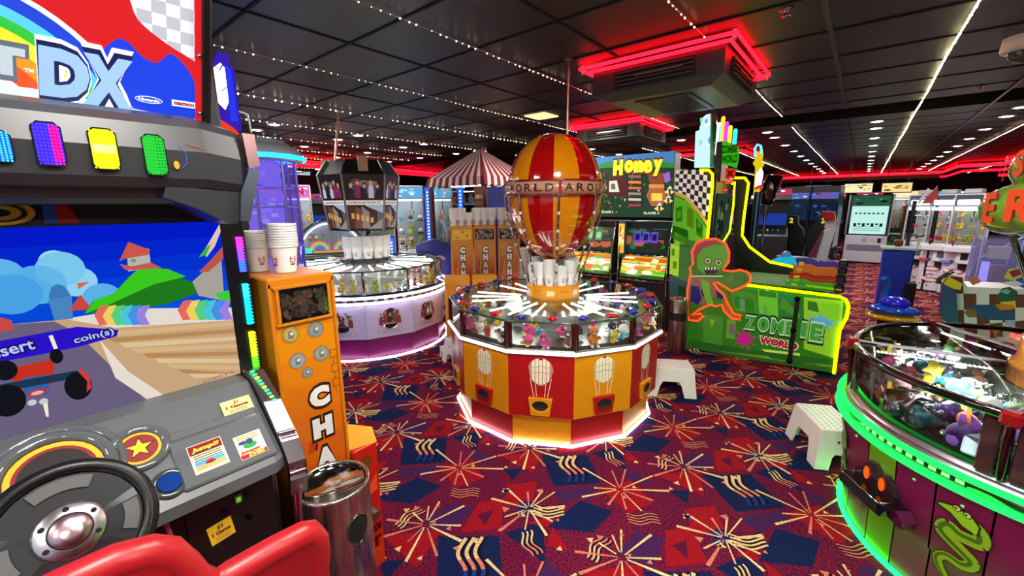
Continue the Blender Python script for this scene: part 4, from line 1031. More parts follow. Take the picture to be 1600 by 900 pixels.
def put_prize(k, loc, rot, s):
    me, lb, nm = PZ[k % len(PZ)]; o = bpy.data.objects.new(nm, me); C.objects.link(o); o.location = loc; o.rotation_euler = rot; o.scale = (s, s, s)
    tag(o, lb+' lying under the glass of the snake machine', 'toy prize', 'assorted prizes under the glass of the snake machine')
r = random.Random(12)
for R_, n, z in ((.695, 44, .675), (.64, 36, .725), (.575, 26, .715), (.52, 20, .78), (.465, 20, .77), (.37, 14, .80)):
    for k in range(n):
        am = 360/n*k+r.uniform(-3, 3); a = rad(am); s = r.uniform(.95, 1.25)*(1.25 if R_ > .65 else 1.0 if R_ > .5 else .8)
        if 10 < (am % 360) < 100 and R_ > .6: continue
        x, y = SCn[0]+R_*math.cos(a), SCn[1]+R_*math.sin(a)
        if r.random() < .72: put_prize(r.randrange(11), (x, y, z), (r.uniform(-.2, .2), r.uniform(-.2, .2), r.uniform(0, 6)), s)
        else: put_toy(r.randrange(15), (x, y, z), (r.uniform(-1, .4), r.uniform(-.4, .4), r.uniform(0, 6)), s*.95, 'under the glass of the snake machine', 'plush prizes in the snake machine')
r = random.Random(5)
# coiled green snake sign above it
t = thing('coiled_snake_sign', 'big glossy green coiled snake sign with red letters, above the snake machine', 'sign', (*SCn, 1.03))
SG = '#7fae34'
def coil_at(am, lvl):
    """point and radii of the coil at bearing am (deg) on turn lvl"""
    f = (((am+250) % 360)/360+lvl)/2.6; return .34-.15*f, 1.53+.46*f
pts = []; N_ = 90
for k in range(N_):
    f = k/(N_-1); a = rad(-250)+f*2.6*2*PI; Rm = .34-.15*f; z = 1.53+.46*f
    pts.append((SCn[0]+Rm*math.cos(a), SCn[1]+Rm*math.sin(a), z))
b = B(); b.tube(pts, lambda f: .108-.02*f if f < .9 else .09*(1-(f-.9)*3), SG, 'gloss', 16); b.build('coil', t)
for ch, am, lvl, h in (('E', -166, 0, .12), ('R', -147, 0, .12), ('S', -128, 0, .12), ('S', -165, 1, .10), ('E', -188, 1, .10)):
    Rm, z = coil_at(am, lvl); fr = wall_frame((SCn[0]+(Rm+.101)*math.cos(rad(am)), SCn[1]+(Rm+.101)*math.sin(rad(am)), z), am)
    b = B(); b.ftext(fr, ch, 0, 0, h, '#e8481c', 'print', .008, .04); b.ftext(fr, ch, 0, 0, h, '#c83a14', 'print', .004, .04); b.build('letter', t)
for k in range(4):
    b = B(); a = rad(45+90*k); b.cyl((SCn[0]+.2*math.cos(a), SCn[1]+.2*math.sin(a), 1.03), (SCn[0]+.40*math.cos(a), SCn[1]+.40*math.sin(a), 1.47), .012, '#9aa0a0', 'chrome', n=10); b.build('support_rod', t)
# ================================================================ driving game cabinet, left foreground
t = thing('driving_game_cabinet', 'tall grey driving game cabinet with rainbow marquee, big blue-sky screen and steering wheel, far left', 'arcade machine', (-1.75, 0, 0))
# cabinet body
b = B(); b.bx(-2.25, -1.62, -.50, .50, 0, 2.32, '#141416', 'plastic', .01); b.build('body', t)
b = B(); b.bx(-1.66, -1.36, -.46, .44, .0, .80, '#0b0b0d', 'plastic', .008); b.build('lower_body', t)
# marquee leaning forward
mF = Fr((-1.60, 0, 1.845), (0, 1, 0), (.15, 0, .30))
b = B()
b.box((0, .26, -.03), (.93, .54, .05), '#101014', 'plastic', .006, fr=mF)
b.build('marquee_case', t)
b = B(); MB_ = 'backlit0.55'
Lx, Rx = -.455, .437
b.frect(mF, Lx, Rx, 0, .50, '#c9ced6', MB_, .0005)
for i in range(30):
    for j in range(16):
        u, v = -.45+i*.03, .01+j*.03
        if (i+j) % 2 and u > .28: b.frect(mF, u, min(u+.03, Rx), v, v+.03, '#a3a9b2', MB_, .0009)
def mk(pts, col, w=.001): 
    P = [(min(max(u, Lx), Rx), min(max(v, 0.0), .5)) for u, v in ons(mF, *pts)]; b.fpoly(mF, P, col, MB_, w)
# red swoosh and blue rounded shape (plain colour masses)
mk(smooth([(40, -10), (120, -30), (190, -20), (215, 30), (260, 68), (312, 105), (312, 150), (230, 130), (150, 92), (95, 45)]), '#b81c20', .0012)
mk([(-60, 130), (-60, 152), (212, 190), (215, 160), (190, 150)], '#aab4c4', .0013)
cx, cv = on(mF, 240, 140)
P = ons(mF, (150, 95), (180, 62), (200, 66), (222, 88), (245, 98), (265, 84), (285, 98), (300, 120), (308, 145), (309, 168), (295, 188), (200, 180), (165, 150)); b.fpoly(mF, smooth(P), '#1338c8', MB_, .0016)
# rainbow
rc = on(mF, -60, 175)
def rr(px, py): u, v = on(mF, px, py); return math.hypot(u-rc[0], v-rc[1])
R0 = rr(140, 88)
for k, (f, c) in enumerate([(1.07, '#e8eef6'), (1.03, '#1a3fc0'), (.93, '#4fb8ee'), (.85, '#2cae3a'), (.77, '#f2e032'), (.66, '#f08a24'), (.55, '#e04a22'), (.43, '#d9dde2')]):
    b.fpoly(mF, [(max(rc[0]+R0*f*math.cos(a), Lx), max(rc[1]+R0*f*math.sin(a)*1.0, .03)) for a in [PI*q/30 for q in range(31)]], c, MB_, .002+k*.0003)
b.fpoly(mF, [(Lx, 0), (Rx, 0), (Rx, .012), on(mF, 50, 137), (Lx, .035)], '#cdd6e2', MB_, .0046)
# metallic letters
def fitbox(px0, py0, px1, py1): u0, v0 = on(mF, px0, py0); u1, v1 = on(mF, px1, py1); return (u0+u1)/2, (v0+v1)/2, abs(u1-u0), abs(v0-v1)
u0, v0 = on(mF, 88, 115); 
du, dv, dw, dh = fitbox(62, 142, 134, 88); xu, xv, xw, xh = fitbox(130, 156, 205, 100)
for lay, (bo, col) in enumerate(((.17, '#f4f6fa'), (.12, '#141e4a'), (.06, '#8fb2e8'))):
    b.ftext(mF, 'D', du, dv, dh*(1+bo*.7), col, MB_, .0055+lay*.0004, bo, width=dw*(1+bo*.7), shear=.12)
    b.ftext(mF, 'X', xu, xv, xh*(1+bo*.7), col, MB_, .0055+lay*.0004, bo, width=xw*(1+bo*.7), shear=.12)
for (q, w_) in ((du, dw), (xu, xw)): pass
tu, tv, tw, th = fitbox(0, 112, 44, 80)
b.ftext(mF, 'T', tu-.01, tv, th*1.2, '#5a6470', MB_, .0052, .13, width=tw*1.5, shear=.1); b.ftext(mF, 'T', tu-.01, tv, th, '#aebcc6', MB_, .0056, .07, width=tw*1.2, shear=.1)
b.ftext(mF, 'GP', tu-.12, tv, th, '#aebcc6', MB_, .0056, .07, width=tw*2.2, shear=.1)
ku, kv = on(mF, 45, 109); b.ftext(mF, 'TM', ku, kv, .008, '#ffffff', MB_, .006, .03)
nu, nv = on(mF, 232, 155); b.fdisc(mF, nu, nv, .030, '#e6eef8', MB_, .005, ry=.0095); b.fdisc(mF, nu, nv, .028, '#1840b8', MB_, .0054, ry=.0075); b.ftext(mF, 'Nintendo', nu, nv, .0085, '#eef2fa', MB_, .006, .03, width=.045)
nu, nv = on(mF, 287, 162); b.frect(mF, nu-.029, nu+.029, nv-.009, nv+.009, '#d8dce6', MB_, .005); b.ftext(mF, 'namco', nu, nv, .008, '#8a2030', MB_, .006, .05, width=.048)
b.frect(mF, .420, Rx, .0, .5, '#c01a20', MB_, .006)
b.build('marquee_print', t)
b = B(); b.box((.446, .26, -.012), (.02, .54, .055), '#0c0c0e', 'plastic', .003, fr=mF)
for v in (.04, .2, .36): p = mF.p(.43, v, .008); b.ball(p, .006, '#d0d0d0', 'chrome', 8, 5)
b.build('marquee_side', t)
# canopy hood
b = B()
prof = [(-1.62, 1.86), (-1.50, 1.85), (-1.39, 1.822), (-1.36, 1.80), (-1.345, 1.74), (-1.352, 1.672), (-1.37, 1.650), (-1.40, 1.645), (-1.41, 1.622), (-1.43, 1.610), (-1.50, 1.615), (-1.62, 1.60)]
ys = [-.50, -.49, .37, .45, .475]; sc = [.9, 1, 1, .97, .86]
vs = []
for y, s_ in zip(ys, sc):
    for x, z in prof: vs.append((-1.62+(x+1.62)*s_, y, 1.73+(z-1.73)*(.5+.5*s_)-(.012 if y > .4 else 0)))
n = len(prof)
b.add(vs, [(i*n+j, i*n+(j+1) % n, (i+1)*n+(j+1) % n, (i+1)*n+j) for i in range(4) for j in range(n)], '#38383b', 'plastic')
b.add(vs, [list(range(n))[::-1]], '#38383b', 'plastic'); b.add(vs, [list(range(4*n, 5*n))], '#38383b', 'plastic')
b.build('canopy', t)
b = B(); 
b.prism([(.28, 1.655), (.44, 1.64), (.44, 1.555), (.41, 1.552), (.33, 1.60), (.27, 1.625)], wall_frame((-1.36, 0, 0), 0), -.22, -.01, '#2e2e30', 'plastic')
b.build('canopy_bracket', t)
b = B(); fu = wall_frame((-1.57, 0, 0), 0)
b.frect(fu, -.46, .44, 1.555, 1.64, '#26262a', 'plastic', 0)
for r_, c_, w_ in ((.055, '#1a1a1c', .002), (.047, '#e0b030', .003), (.036, '#1a1a1c', .004), (.028, '#d8a828', .005), (.014, '#141414', .006)): b.fdisc(fu, .0, 1.59, r_*1.2, c_, 'print', w_, ry=r_*.62)
b.frect(fu, .068, .09, 1.562, 1.62, '#2a58b0', 'print', .002); b.fpoly(fu, [(.09, 1.562), (.13, 1.562), (.115, 1.605), (.09, 1.62)], '#b01820', 'print', .002)
b.build('canopy_under_print', t)
cF = Fr((-1.3485, 0, 1.735), (0, 1, 0), (.0, 0, 1))
wins = [(-5, 55, 205, 255, ['#2a58d0', '#28a0e0']), (52, 100, 190, 260, ['#3a28d8', '#e81890']), (140, 185, 200, 266, ['#e8e018', '#f0b818']), (224, 260, 210, 275, ['#28b838', '#1a8a2a'])]
for i, (a, c_, e, g, cols) in enumerate(wins):
    fw = Fr((-1.343, 0, 0), (0, 1, 0), (0, 0, 1)); (ua, va), (ub, vb) = on(fw, a, (e+g)/2), on(fw, c_, (e+g)/2); v1 = on(fw, (a+c_)/2, e)[1]; v0 = on(fw, (a+c_)/2, g)[1]
    if i == 0: ua, ub = ub-.075, ub-.03
    b = B(); ch = .010
    P = [(ua+ch, v0), (ub-ch, v0), (ub, v0+ch), (ub, v1-ch), (ub-ch, v1), (ua+ch, v1), (ua, v1-ch), (ua, v0+ch)]
    b.prism(P, fw, -.02, .0015, '#1b1b1d', 'gloss')
    P2 = [(u*.90+.10*(ua+ub)/2, v*.93+.07*(v0+v1)/2) for u, v in P]; b.fpoly(fw, P2, cols[0], 'glow1.3', .002)
    r = random.Random(i)
    for q in range(7):
        for z in range(12):
            u = ua+(ub-ua)*(q+.8)/7.8; v = v0+(v1-v0)*(z+.8)/12.8; c2 = cols[1] if (u-ua)/(ub-ua) > .55 or i == 2 and r.random() < .5 else cols[0]
            b.frect(fw, u-.0016, u+.0016, v-.0018, v+.0018, c2, 'glow3_tiny' if i != 3 else 'glow1_tiny', .0026)
    if i == 1: b.frect(fw, (ua+ub)/2+.004, ub-.006, v0+.01, v1-.01, cols[1], 'glow0.9', .0023)
    if i == 2: b.frect(fw, ua+.005, ub-.005, (v0+v1)/2-.008, (v0+v1)/2+.01, '#fff060', 'glow3', .0028)
    b.build('canopy_window', t)
b = B(); fw = Fr((-1.344, 0, 0), (0, 1, 0), (0, 0, 1))
b.fline(fw, ons(fw, (278, 225), (290, 240), (292, 255), (285, 262)), .0015, '#3a62c0', 'print', .001); b.fdisc(fw, *on(fw, 276, 258), .006, '#c8a020', 'print', .001, ry=.01); b.fline(fw, ons(fw, (290, 224), (305, 228), (318, 233)), .002, '#a83038', 'print', .001)
b.build('canopy_sticker', t)
# chrome end of the hood; its tints paint in the reflections
b = B()
eF = wall_frame((-1.40, 0, 0), 0)
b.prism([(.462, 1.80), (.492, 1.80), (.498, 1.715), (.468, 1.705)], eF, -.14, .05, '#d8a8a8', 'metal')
b.build('hood_end_upper', t); b = B()
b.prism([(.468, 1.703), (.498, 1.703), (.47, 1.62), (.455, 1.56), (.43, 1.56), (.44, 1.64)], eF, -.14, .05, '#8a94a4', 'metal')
b.build('hood_end_lower', t)
# screen
sF = Fr((-1.60, 0, 1.293), (0, 1, 0), (0, 0, 1))
b = B(); b.bx(-1.66, -1.595, -.49, .515, .995, 1.60, '#08080a', 'plastic', .004)
b.build('screen_bezel', t)
b = B(); S = 'glow0.8'
x0, x1, y0, y1 = -.445, .445, -.258, .262
sF = Fr((-1.594, 0, 1.293), (0, 1, 0), (0, 0, 1))
clip = lambda P: [(min(max(u, x0), x1), min(max(v, y0), y1)) for u, v in P]
def sp(pts, col, w): b.fpoly(sF, clip(ons(sF, *pts)), col, S, w)
def sd(px, py, r, col, w, ry=None): u, v = on(sF, px, py); b.fpoly(sF, clip([(u+r*math.cos(2*PI*i/18), v+(ry or r)*math.sin(2*PI*i/18)) for i in range(18)]), col, S, w)
for i in range(8):
    c0, c1 = (.01, .10, .78), (.03, .42, .90); f = i/7; vv = y1-(y1-y0)*.75*i/8
    b.frect(sF, x0, x1, vv-(y1-y0)*.75/8, vv, tuple(c0[k]*(1-f)+c1[k]*f for k in range(3)), S, .001)
for px, py, r, c in [(95, 420, .045, '#7cc8ee'), (60, 445, .05, '#58b0e8'), (120, 440, .04, '#8ed4f2'), (20, 460, .05, '#4aa2e4'), (0, 430, .04, '#5fb4ea'), (85, 408, .028, '#a4dcf4'), (160, 465, .04, '#5cb0e8'), (190, 475, .04, '#9ad4f0'), (-80, 450, .07, '#58b0e8'), (-200, 440, .08, '#8ed4f2')]: sd(px, py, r, c, .0012+.0001*abs(px % 7))
sp([(0, 508), (90, 500), (200, 488), (375, 480), (378, 600), (0, 720)], '#c9a57e', .0022)
b.fpoly(sF, clip([(x0, -.10), (on(sF, 0, 508)[0], on(sF, 0, 508)[1]), on(sF, 60, 505), (x1*0+.1, y0), (x0, y0)]), '#6f6078', S, .0023)
sp([(0, 508), (85, 502), (120, 520), (232, 648), (-40, 740)], '#6a5f7e', .0024)
sp([(100, 498), (200, 482), (375, 478), (375, 498), (180, 512)], '#e3dcd0', .0025)
for i in range(9): sp([(150+18*i, 520+8*i), (375, 500+12*i), (375, 506+12*i), (160+18*i, 527+8*i)], ['#d8b482', '#b98a58', '#e0c296'][i % 3], .0026+.00002*i)
sp([(155, 530), (200, 580), (260, 645), (235, 650), (180, 590)], '#e8ddd0', .0029)
sd(95, 470, .020, '#3d7ab8', .0027, .045); sp([(75, 468), (112, 462), (114, 498), (85, 500)], '#4a86be', .0028); sp([(108, 485), (125, 460), (140, 478), (138, 484)], '#c84a3c', .0029); sp([(120, 442), (140, 440), (122, 452)], '#d86a50', .0029)
sp([(132, 490), (145, 470), (180, 458), (200, 440), (215, 420), (250, 425), (300, 440), (308, 458), (260, 475), (200, 485)], '#1f7a1c', .0030)
sp([(132, 490), (148, 468), (178, 458), (202, 432), (218, 418), (262, 420), (290, 432), (240, 444), (200, 462), (165, 478)], '#3ac81e', .0031)
sp([(198, 395), (232, 388), (236, 418), (200, 424)], '#b8b4ae', .0033); sp([(186, 408), (200, 378), (234, 390), (232, 398), (195, 404)], '#c8584a', .0034); sp([(186, 412), (196, 422), (240, 420), (252, 418), (235, 410), (205, 416)], '#c45c4e', .0035); sd(208, 407, .006, '#7a9a80', .0036)
sp([(300, 440), (345, 400), (350, 470), (310, 462)], '#a8a29a', .0032); sp([(310, 425), (330, 405), (348, 385), (348, 405), (325, 425)], '#c0564a', .0034); sp([(318, 392), (330, 372), (345, 350), (346, 362), (335, 385), (322, 402)], '#e4c4bc', .0035); sp([(310, 402), (320, 388), (330, 380), (322, 398)], '#38b83a', .0036)
sp([(335, 458), (365, 452), (368, 468), (345, 470)], '#44c83a', .0036)
for q, (px, py) in enumerate(((185, 492), (315, 484))):
    for k, c in enumerate(['#e8685c', '#f0d060', '#58d080', '#48c8d8', '#4890e8', '#a080e0']):
        xx = px-38+k*13; sp([(xx, py+(k % 2)*2), (xx+9, py-14), (xx+22, py-16), (xx+14, py), (xx+22, py+15), (xx+8, py+16)], c, .0037+.00004*k)
sp([(0, 532), (120, 510), (185, 515), (182, 525), (120, 542), (60, 554), (0, 565)], '#2a12c8', .0042)
for s_, (px, py, wpx, h_) in {'Insert': (15, 545, 80, .032), '1': (83, 534, 14, .042), 'coin(s)': (147, 525, 64, .026)}.items():
    u, v = on(sF, px, py); u1, _ = on(sF, px+wpx/2, py); wd = 2*(u1-u)
    rot = .10
    b.ftext(sF, s_, u, v, h_*.9, '#f4eedc' if s_ == '1' else '#b8c8f4', S, .0052, .02, width=None if s_ == '1' else wd, rot=rot, outline=None if s_ == '1' else '#16106a', ow=.09)
# go-kart seen from behind
sp([(15, 575), (85, 560), (82, 600), (25, 612)], '#c8301e', .0046); sp([(35, 590), (78, 584), (75, 615), (38, 618)], '#2a62a8', .0048); sp([(0, 600), (120, 578), (130, 588), (0, 612)], '#1d3550', .0050)
for px, py, rx, ry in ((12, 625, .03, .042), (122, 602, .026, .040), (8, 578, .02, .026), (88, 556, .012, .020)): sd(px, py, rx, '#14141c', .0053, ry)
sp([(128, 575), (140, 590), (142, 605), (135, 612), (136, 595), (122, 580)], '#d83a34', .0056); sd(58, 612, .018, '#c83028', .0055, .008); sd(58, 613, .011, '#e8b0a8', .0057, .005); sd(50, 628, .008, '#c8ccd4', .0057); sd(68, 626, .008, '#c8ccd4', .0057); sp([(66, 628), (74, 626), (76, 650), (72, 650)], '#f2ead8', .0056)
sp([(0, 495), (18, 500), (22, 514), (0, 518)], '#c84a40', .0045)
u, v = on(sF, 340, 588); b.ftext(sF, '©2013', u-.0, v, .008, '#8a6a4a', S, .005, .0, width=.09, rot=.1)
b.build('screen', t)
# light bars beside the screen
for k, (ya, yb, cols) in enumerate([(370, 425, ['#ff30d0', '#8a40ff', '#3a60ff']), (443, 507, ['#30c8ff', '#18b0f0', '#10e0e8']), (518, 577, ['#e8f020', '#b8e820', '#58e028'])]):
    fw = wall_frame((-1.592, 0, 0), 0); b = B(); N_ = 12
    (ua, va), (ub, vb) = on(fw, 372+k*9, ya), on(fw, 378+k*9, yb)
    for i in range(N_):
        f0, f1 = i/N_, (i+.86)/N_; c = cols[min(int(i/N_*3), 2)]; u = .492
        b.box((u, va+(vb-va)*(f0+f1)/2, .006), (.016, abs(vb-va)/N_*.9, .012), c, 'glow2', .001, fr=fw)
        b.frect(fw, u+.008, u+.013, va+(vb-va)*f1, va+(vb-va)*(f0+.02), c, 'glow1', .008)
    b.build('light_bar', t)
# dashboard
dF = Fr((-1.4175, 0, .946), (0, 1, 0), (-.205, 0, .168)); DG = '#5d6063'
b = B()
pr = [(-1.60, 1.035), (-1.52, 1.03), (-1.315, .862), (-1.29, .835), (-1.29, .80), (-1.33, .775), (-1.60, .775)]
vs = []
for y, q in ((-.49, .96), (-.47, 1), (.42, 1), (.445, .96)):
    for x, z in pr: vs.append((-1.60+(x+1.60)*q, y, .9+(z-.9)*q))
n = len(pr)
b.add(vs, [(i*n+j, i*n+(j+1) % n, (i+1)*n+(j+1) % n, (i+1)*n+j) for i in range(3) for j in range(n)], DG, 'plastic'); b.add(vs, [list(range(n))[::-1], ], DG, 'plastic'); b.add(vs, [list(range(3*n, 4*n))], DG, 'plastic')
b.build('dashboard', t)
def dash_ring(px, py, rpx, ry=1.0):
    u, v = on(dF, px, py); u1 = on(dF, px+rpx, py-rpx*.12)[0]; return u, v, abs(u1-u)
def ring(b, u, v, R_, r_, col, m, w=0, ky=1, n=36): b.tube([dF.p(u+R_*math.cos(2*PI*i/n), v+R_*ky*math.sin(2*PI*i/n), w) for i in range(n)], r_, col, m, 8, True)
uG, vG, rG = dash_ring(88, 742, 60); rG = .085
b = B(); ring(b, uG, vG, rG*1.18, .014, DG, 'gloss', .002); ring(b, uG, vG, rG*1.42, .010, DG, 'gloss', 0)
for f, c, w_ in ((1.1, '#5a0c10', .003), (1.0, '#e8b818', .004), (.86, '#8a1014', .005), (.76, '#1a0606', .006)): b.fdisc(dF, uG, vG, rG*f, c, 'paint', w_, n=30)
b.fpoly(dF, [(uG-.05, vG-.002), (uG+.03, vG+.012), (uG+.03, vG+.004)], '#e8e0c8', 'print', .008); b.fdisc(dF, uG+.02, vG+.010, .012, '#e8e8e0', 'print', .009); b.build('speed_dial', t)
uS, vS, rS = dash_ring(218, 701, 36)
b = B(); ring(b, uS, vS, rS*1.25, .012, DG, 'gloss', .001)
for f, c, w_ in ((1.05, '#2a2a0a', .003), (1.0, '#e8b818', .0035), (.86, '#8a1014', .0042)): b.fdisc(dF, uS, vS, rS*f, c, 'paint', w_, n=30)
P = [(uS+(rS*(.60 if i % 2 == 0 else .25))*math.sin(i*PI/5+.1), vS+(rS*(.60 if i % 2 == 0 else .25))*math.cos(i*PI/5+.1)) for i in range(10)]
P2 = [(uS+(u-uS)*1.25, vS+(v-vS)*1.25) for u, v in P]; b.fpoly(dF, P2, '#4a0a0c', 'print', .0048); b.fpoly(dF, P, '#f0c81c', 'print', .0055); b.build('star_dial', t)
uB, vB, rB = dash_ring(265, 756, 20)
b = B(); ring(b, uB, vB, rB*1.3, .009, '#45484a', 'gloss', .001); c0 = dF.p(uB, vB, 0); b.cyl(c0, dF.p(uB, vB, .012), rB, '#123a8a', 'gloss', n=24); b.build('blue_button', t)
# pedestal shapes on the right of the dash
b = B(); u, v = on(dF, 352, 700)
for (c_, d_) in (((u, v-.005, .004), (.235, .150, .012)), ((u-.01, v+.085, .002), (.24, .03, .012))): b.box(c_, d_, '#676a6d', 'gloss', .005, fr=dF)
b.build('dash_relief', t)
def sticker(name, cxp, cyp, w_, h_, draw, fr, par=t, ww=.011, rot=0):
    u, v = on(fr, cxp, cyp); f2 = fr.sub(u, v, ww, rot); b = B(); draw(b, f2, w_, h_); return b.build(name, par)
def st_jump(b, f, w_, h_):
    b.frect(f, -w_/2, w_/2, -h_/2, h_/2, '#efe6c4', 'matte', .0005); b.frect(f, -w_/2+.002, w_/2-.002, h_/2-.030, h_/2-.002, '#8a1020', 'matte', .001)
    b.ftext(f, 'Jump!!', 0, h_/2-.018, .015, '#f0d040', 'matte', .0018, .05, width=w_*.82, shear=.2)
    for k in range(4): b.fline(f, [(-w_*.4, h_*.18-k*.007), (w_*.4, h_*.18-k*.007)], .003, '#5a5a20', 'matte', .001)
    b.frect(f, -w_*.42, w_*.42, -h_*.40, -.008, '#58a8e0', 'matte', .001); b.frect(f, -w_*.42, w_*.42, -h_*.40, -h_*.24, '#d8b070', 'matte', .0014); b.fdisc(f, 0, -h_*.2, .010, '#c03028', 'matte', .002, ry=.007); b.frect(f, -.012, .012, -h_*.26, -h_*.22, '#202020', 'matte', .0022)
def st_drift(b, f, w_, h_):
    b.frect(f, -w_/2, w_/2, -h_/2, h_/2, '#efe9d4', 'matte', .0005)
    for k in range(3): b.fline(f, [(-w_*.4, h_*.42-k*.007), (w_*.4, h_*.42-k*.007)], .0035, '#a8a040', 'matte', .001)
    b.frect(f, -w_*.44, w_*.44, -h_*.22, h_*.2, '#c4dcec', 'matte', .001); b.fdisc(f, -.002, 0, .018, '#30a048', 'matte', .0013, ry=.010); b.fdisc(f, .0, .012, .009, '#304878', 'matte', .0016); b.fdisc(f, -.018, .012, .012, '#402a80', 'matte', .0015, ry=.005)
    b.frect(f, -w_/2+.001, w_/2-.001, -h_/2+.001, -h_*.32, '#c01820', 'matte', .001); b.ftext(f, 'Jumper', -.006, -h_*.24, .011, '#d83020', 'matte', .002, .05, width=w_*.75, shear=.2, outline='#f4e060'); b.ftext(f, 'Drift!', .006, -h_*.4, .011, '#f0e050', 'matte', .002, .05, width=w_*.6, shear=.2)
def st_price(b, f, w_, h_, c='#e8dc90', small=True):
    b.frect(f, -w_/2, w_/2, -h_/2, h_/2, c, 'matte', .0005); b.ftext(f, '£1', 0, h_*.28, h_*.20, '#7a2010', 'matte', .0012, .05); b.ftext(f, '1 Game', 0, -.0, h_*.2, '#7a2010', 'matte', .0012, .05, width=w_*.75)
    for k in range(2): b.fline(f, [(-w_*.3, -h_*(.24+.12*k)), (w_*.3, -h_*(.24+.12*k))], .0022, '#9a6040', 'matte', .001)
sticker('jump_sticker', 325, 714, .082, .088, st_jump, dF)
sticker('drift_sticker', 391, 697, .072, .078, st_drift, dF)
sticker('price_sticker', 370, 635, .082, .050, st_price, dF, ww=.006)
# chrome end trim of the dash
b = B(); tr = [(-1.62, 1.05), (-1.54, 1.055), (-1.42, .98), (-1.31, .88), (-1.275, .82), (-1.29, .76)]
for i, (a, c_) in enumerate(zip(tr, tr[1:])):
    vs = [(a[0], .448, a[1]), (a[0], .50, a[1]-.008), (c_[0], .50, c_[1]-.008), (c_[0], .448, c_[1]), (a[0], .448, a[1]-.06), (a[0], .50, a[1]-.07), (c_[0], .50, c_[1]-.07), (c_[0], .448, c_[1]-.06)]
    b.add(vs, [(0, 1, 2, 3)[::-1], (1, 5, 6, 2), (4, 0, 3, 7), (5, 4, 7, 6)], '#8a8088', 'metal')
for q in range(9): b.cyl((-1.33+.006*q, .449, .90-.015*q), (-1.33+.006*q, .498, .893-.015*q), .008, '#a08890', 'metal', n=8)
b.build('chrome_trim', t)
b = B(); b.cyl((-1.30, .475, .80), (-1.36, .475, .02), .022, '#a88c9a', 'chrome', n=14); b.build('chrome_leg', t)
b = B(); 
for q in range(10): b.box((-1.53+.012*q, .462+.002*q, 1.052-.0085*q), (.009, .012, .004), ['#30e8a0', '#40f060', '#a0f040'][q % 3], 'glow3', 0)
b.build('green_light_strip', t)
# coin door
kF = wall_frame((-1.352, 0, 0), 0)
b = B(); (ua, va) = on(kF, 290, 775); b.bx(-1.362, -1.348, ua-.01, .425, .40, .79, '#0e0e10', 'plastic', .003); b.build('coin_door', t)
b = B(); u, v = on(kF, 371, 778); f = kF.sub(u, v, .005); b.box((0, 0, .003), (.022, .028, .006), '#3a5a20', 'plastic', .001, fr=f); b.frect(f, -.006, .006, -.008, .008, '#90d040', 'glow0.6', .0065); b.build('coin_reject_button', t)
b = B(); 
for px, py in ((352, 797), (385, 770), (388, 805)): u, v = on(kF, px, py); p = kF.p(u, v, .004); b.cyl(p, p+Vector((.01, 0, 0)), .008, '#4a4a4e', 'chrome', n=12)
b.build('door_lock', t)
sticker('price_sticker', 345, 828, .062, .062, lambda b, f, w_, h_: st_price(b, f, w_, h_, '#e8b81c'), kF, ww=.005, rot=.12)
b = B(); b.tube([(-1.32, .15, .80), (-1.30, .16, .70), (-1.30, .20, .50), (-1.31, .22, .3)], .006, '#8a3050', 'gloss', 8); b.build('pink_cable', t)
# steering wheel
wc = Vector((-1.2, -.009, .937)); wn = Vector((.86, 0, .50)).normalized(); wF = Fr(wc, (0, 1, 0), wn.cross(Vector((0, 1, 0))))
w_ = B(); w_.cyl(wF.p(0, 0, -.01), wF.p(0, 0, -.22), .03, '#101012', 'plastic', n=14); w_.build('steering_column', t)
b = B(); n = 40; b.tube([wF.p(.128*math.cos(2*PI*i/n), .128*math.sin(2*PI*i/n), 0) for i in range(n)], .0155, '#0c0c0d', 'plastic', 12, True)
sw = b.build('steering_wheel', t)
b = B()
for a0, a1 in ((20, 160), (-40, 10), (170, 220)):
    P = [(.113*math.cos(rad(a0+(a1-a0)*i/8)), .113*math.sin(rad(a0+(a1-a0)*i/8))) for i in range(9)] + [(.055*math.cos(rad(a1-(a1-a0)*i/8)), .055*math.sin(rad(a1-(a1-a0)*i/8))) for i in range(9)]
    b.prism(P, wF, -.012, .004, '#151517' if a0 != 20 else '#1a1a1c', 'plastic')
b.build('wheel_spoke', sw)
for a0, a1 in ((62, 118), (-28, 8), (172, 208)):
    b = B(); P = [(.108*math.cos(rad(a0+(a1-a0)*i/8)), .108*math.sin(rad(a0+(a1-a0)*i/8))) for i in range(9)] + [(.083*math.cos(rad(a1-(a1-a0)*i/8)), .083*math.sin(rad(a1-(a1-a0)*i/8))) for i in range(9)]
    b.prism(P, wF, .003, .010, '#58585a', 'plastic'); b.build('spoke_pad', sw)
b = B(); n = 28
vs = [wF.p(r_*math.cos(2*PI*i/n), r_*math.sin(2*PI*i/n), q) for r_, q in ((.056, .0), (.056, .010), (.052, .015), (.035, .020)) for i in range(n)]
b.add(vs, [(j*n+i, j*n+(i+1) % n, (j+1)*n+(i+1) % n, (j+1)*n+i) for j in range(3) for i in range(n)], '#e4dce2', 'metal', True)
vs = [wF.p(r_*math.cos(2*PI*i/n), r_*math.sin(2*PI*i/n), q) for r_, q in ((.034, .018), (.030, .026), (.015, .030), (.001, .031)) for i in range(n)]
b.add(vs, [(j*n+i, j*n+(i+1) % n, (j+1)*n+(i+1) % n, (j+1)*n+i) for j in range(3) for i in range(n)], '#d8b8c0', 'metal', True)
for i in range(6): a = rad(30+60*i); b.fdisc(wF, .044*math.cos(a), .044*math.sin(a), .0052, '#050505', 'matte', .019, n=12)
b.build('wheel_hub', sw)

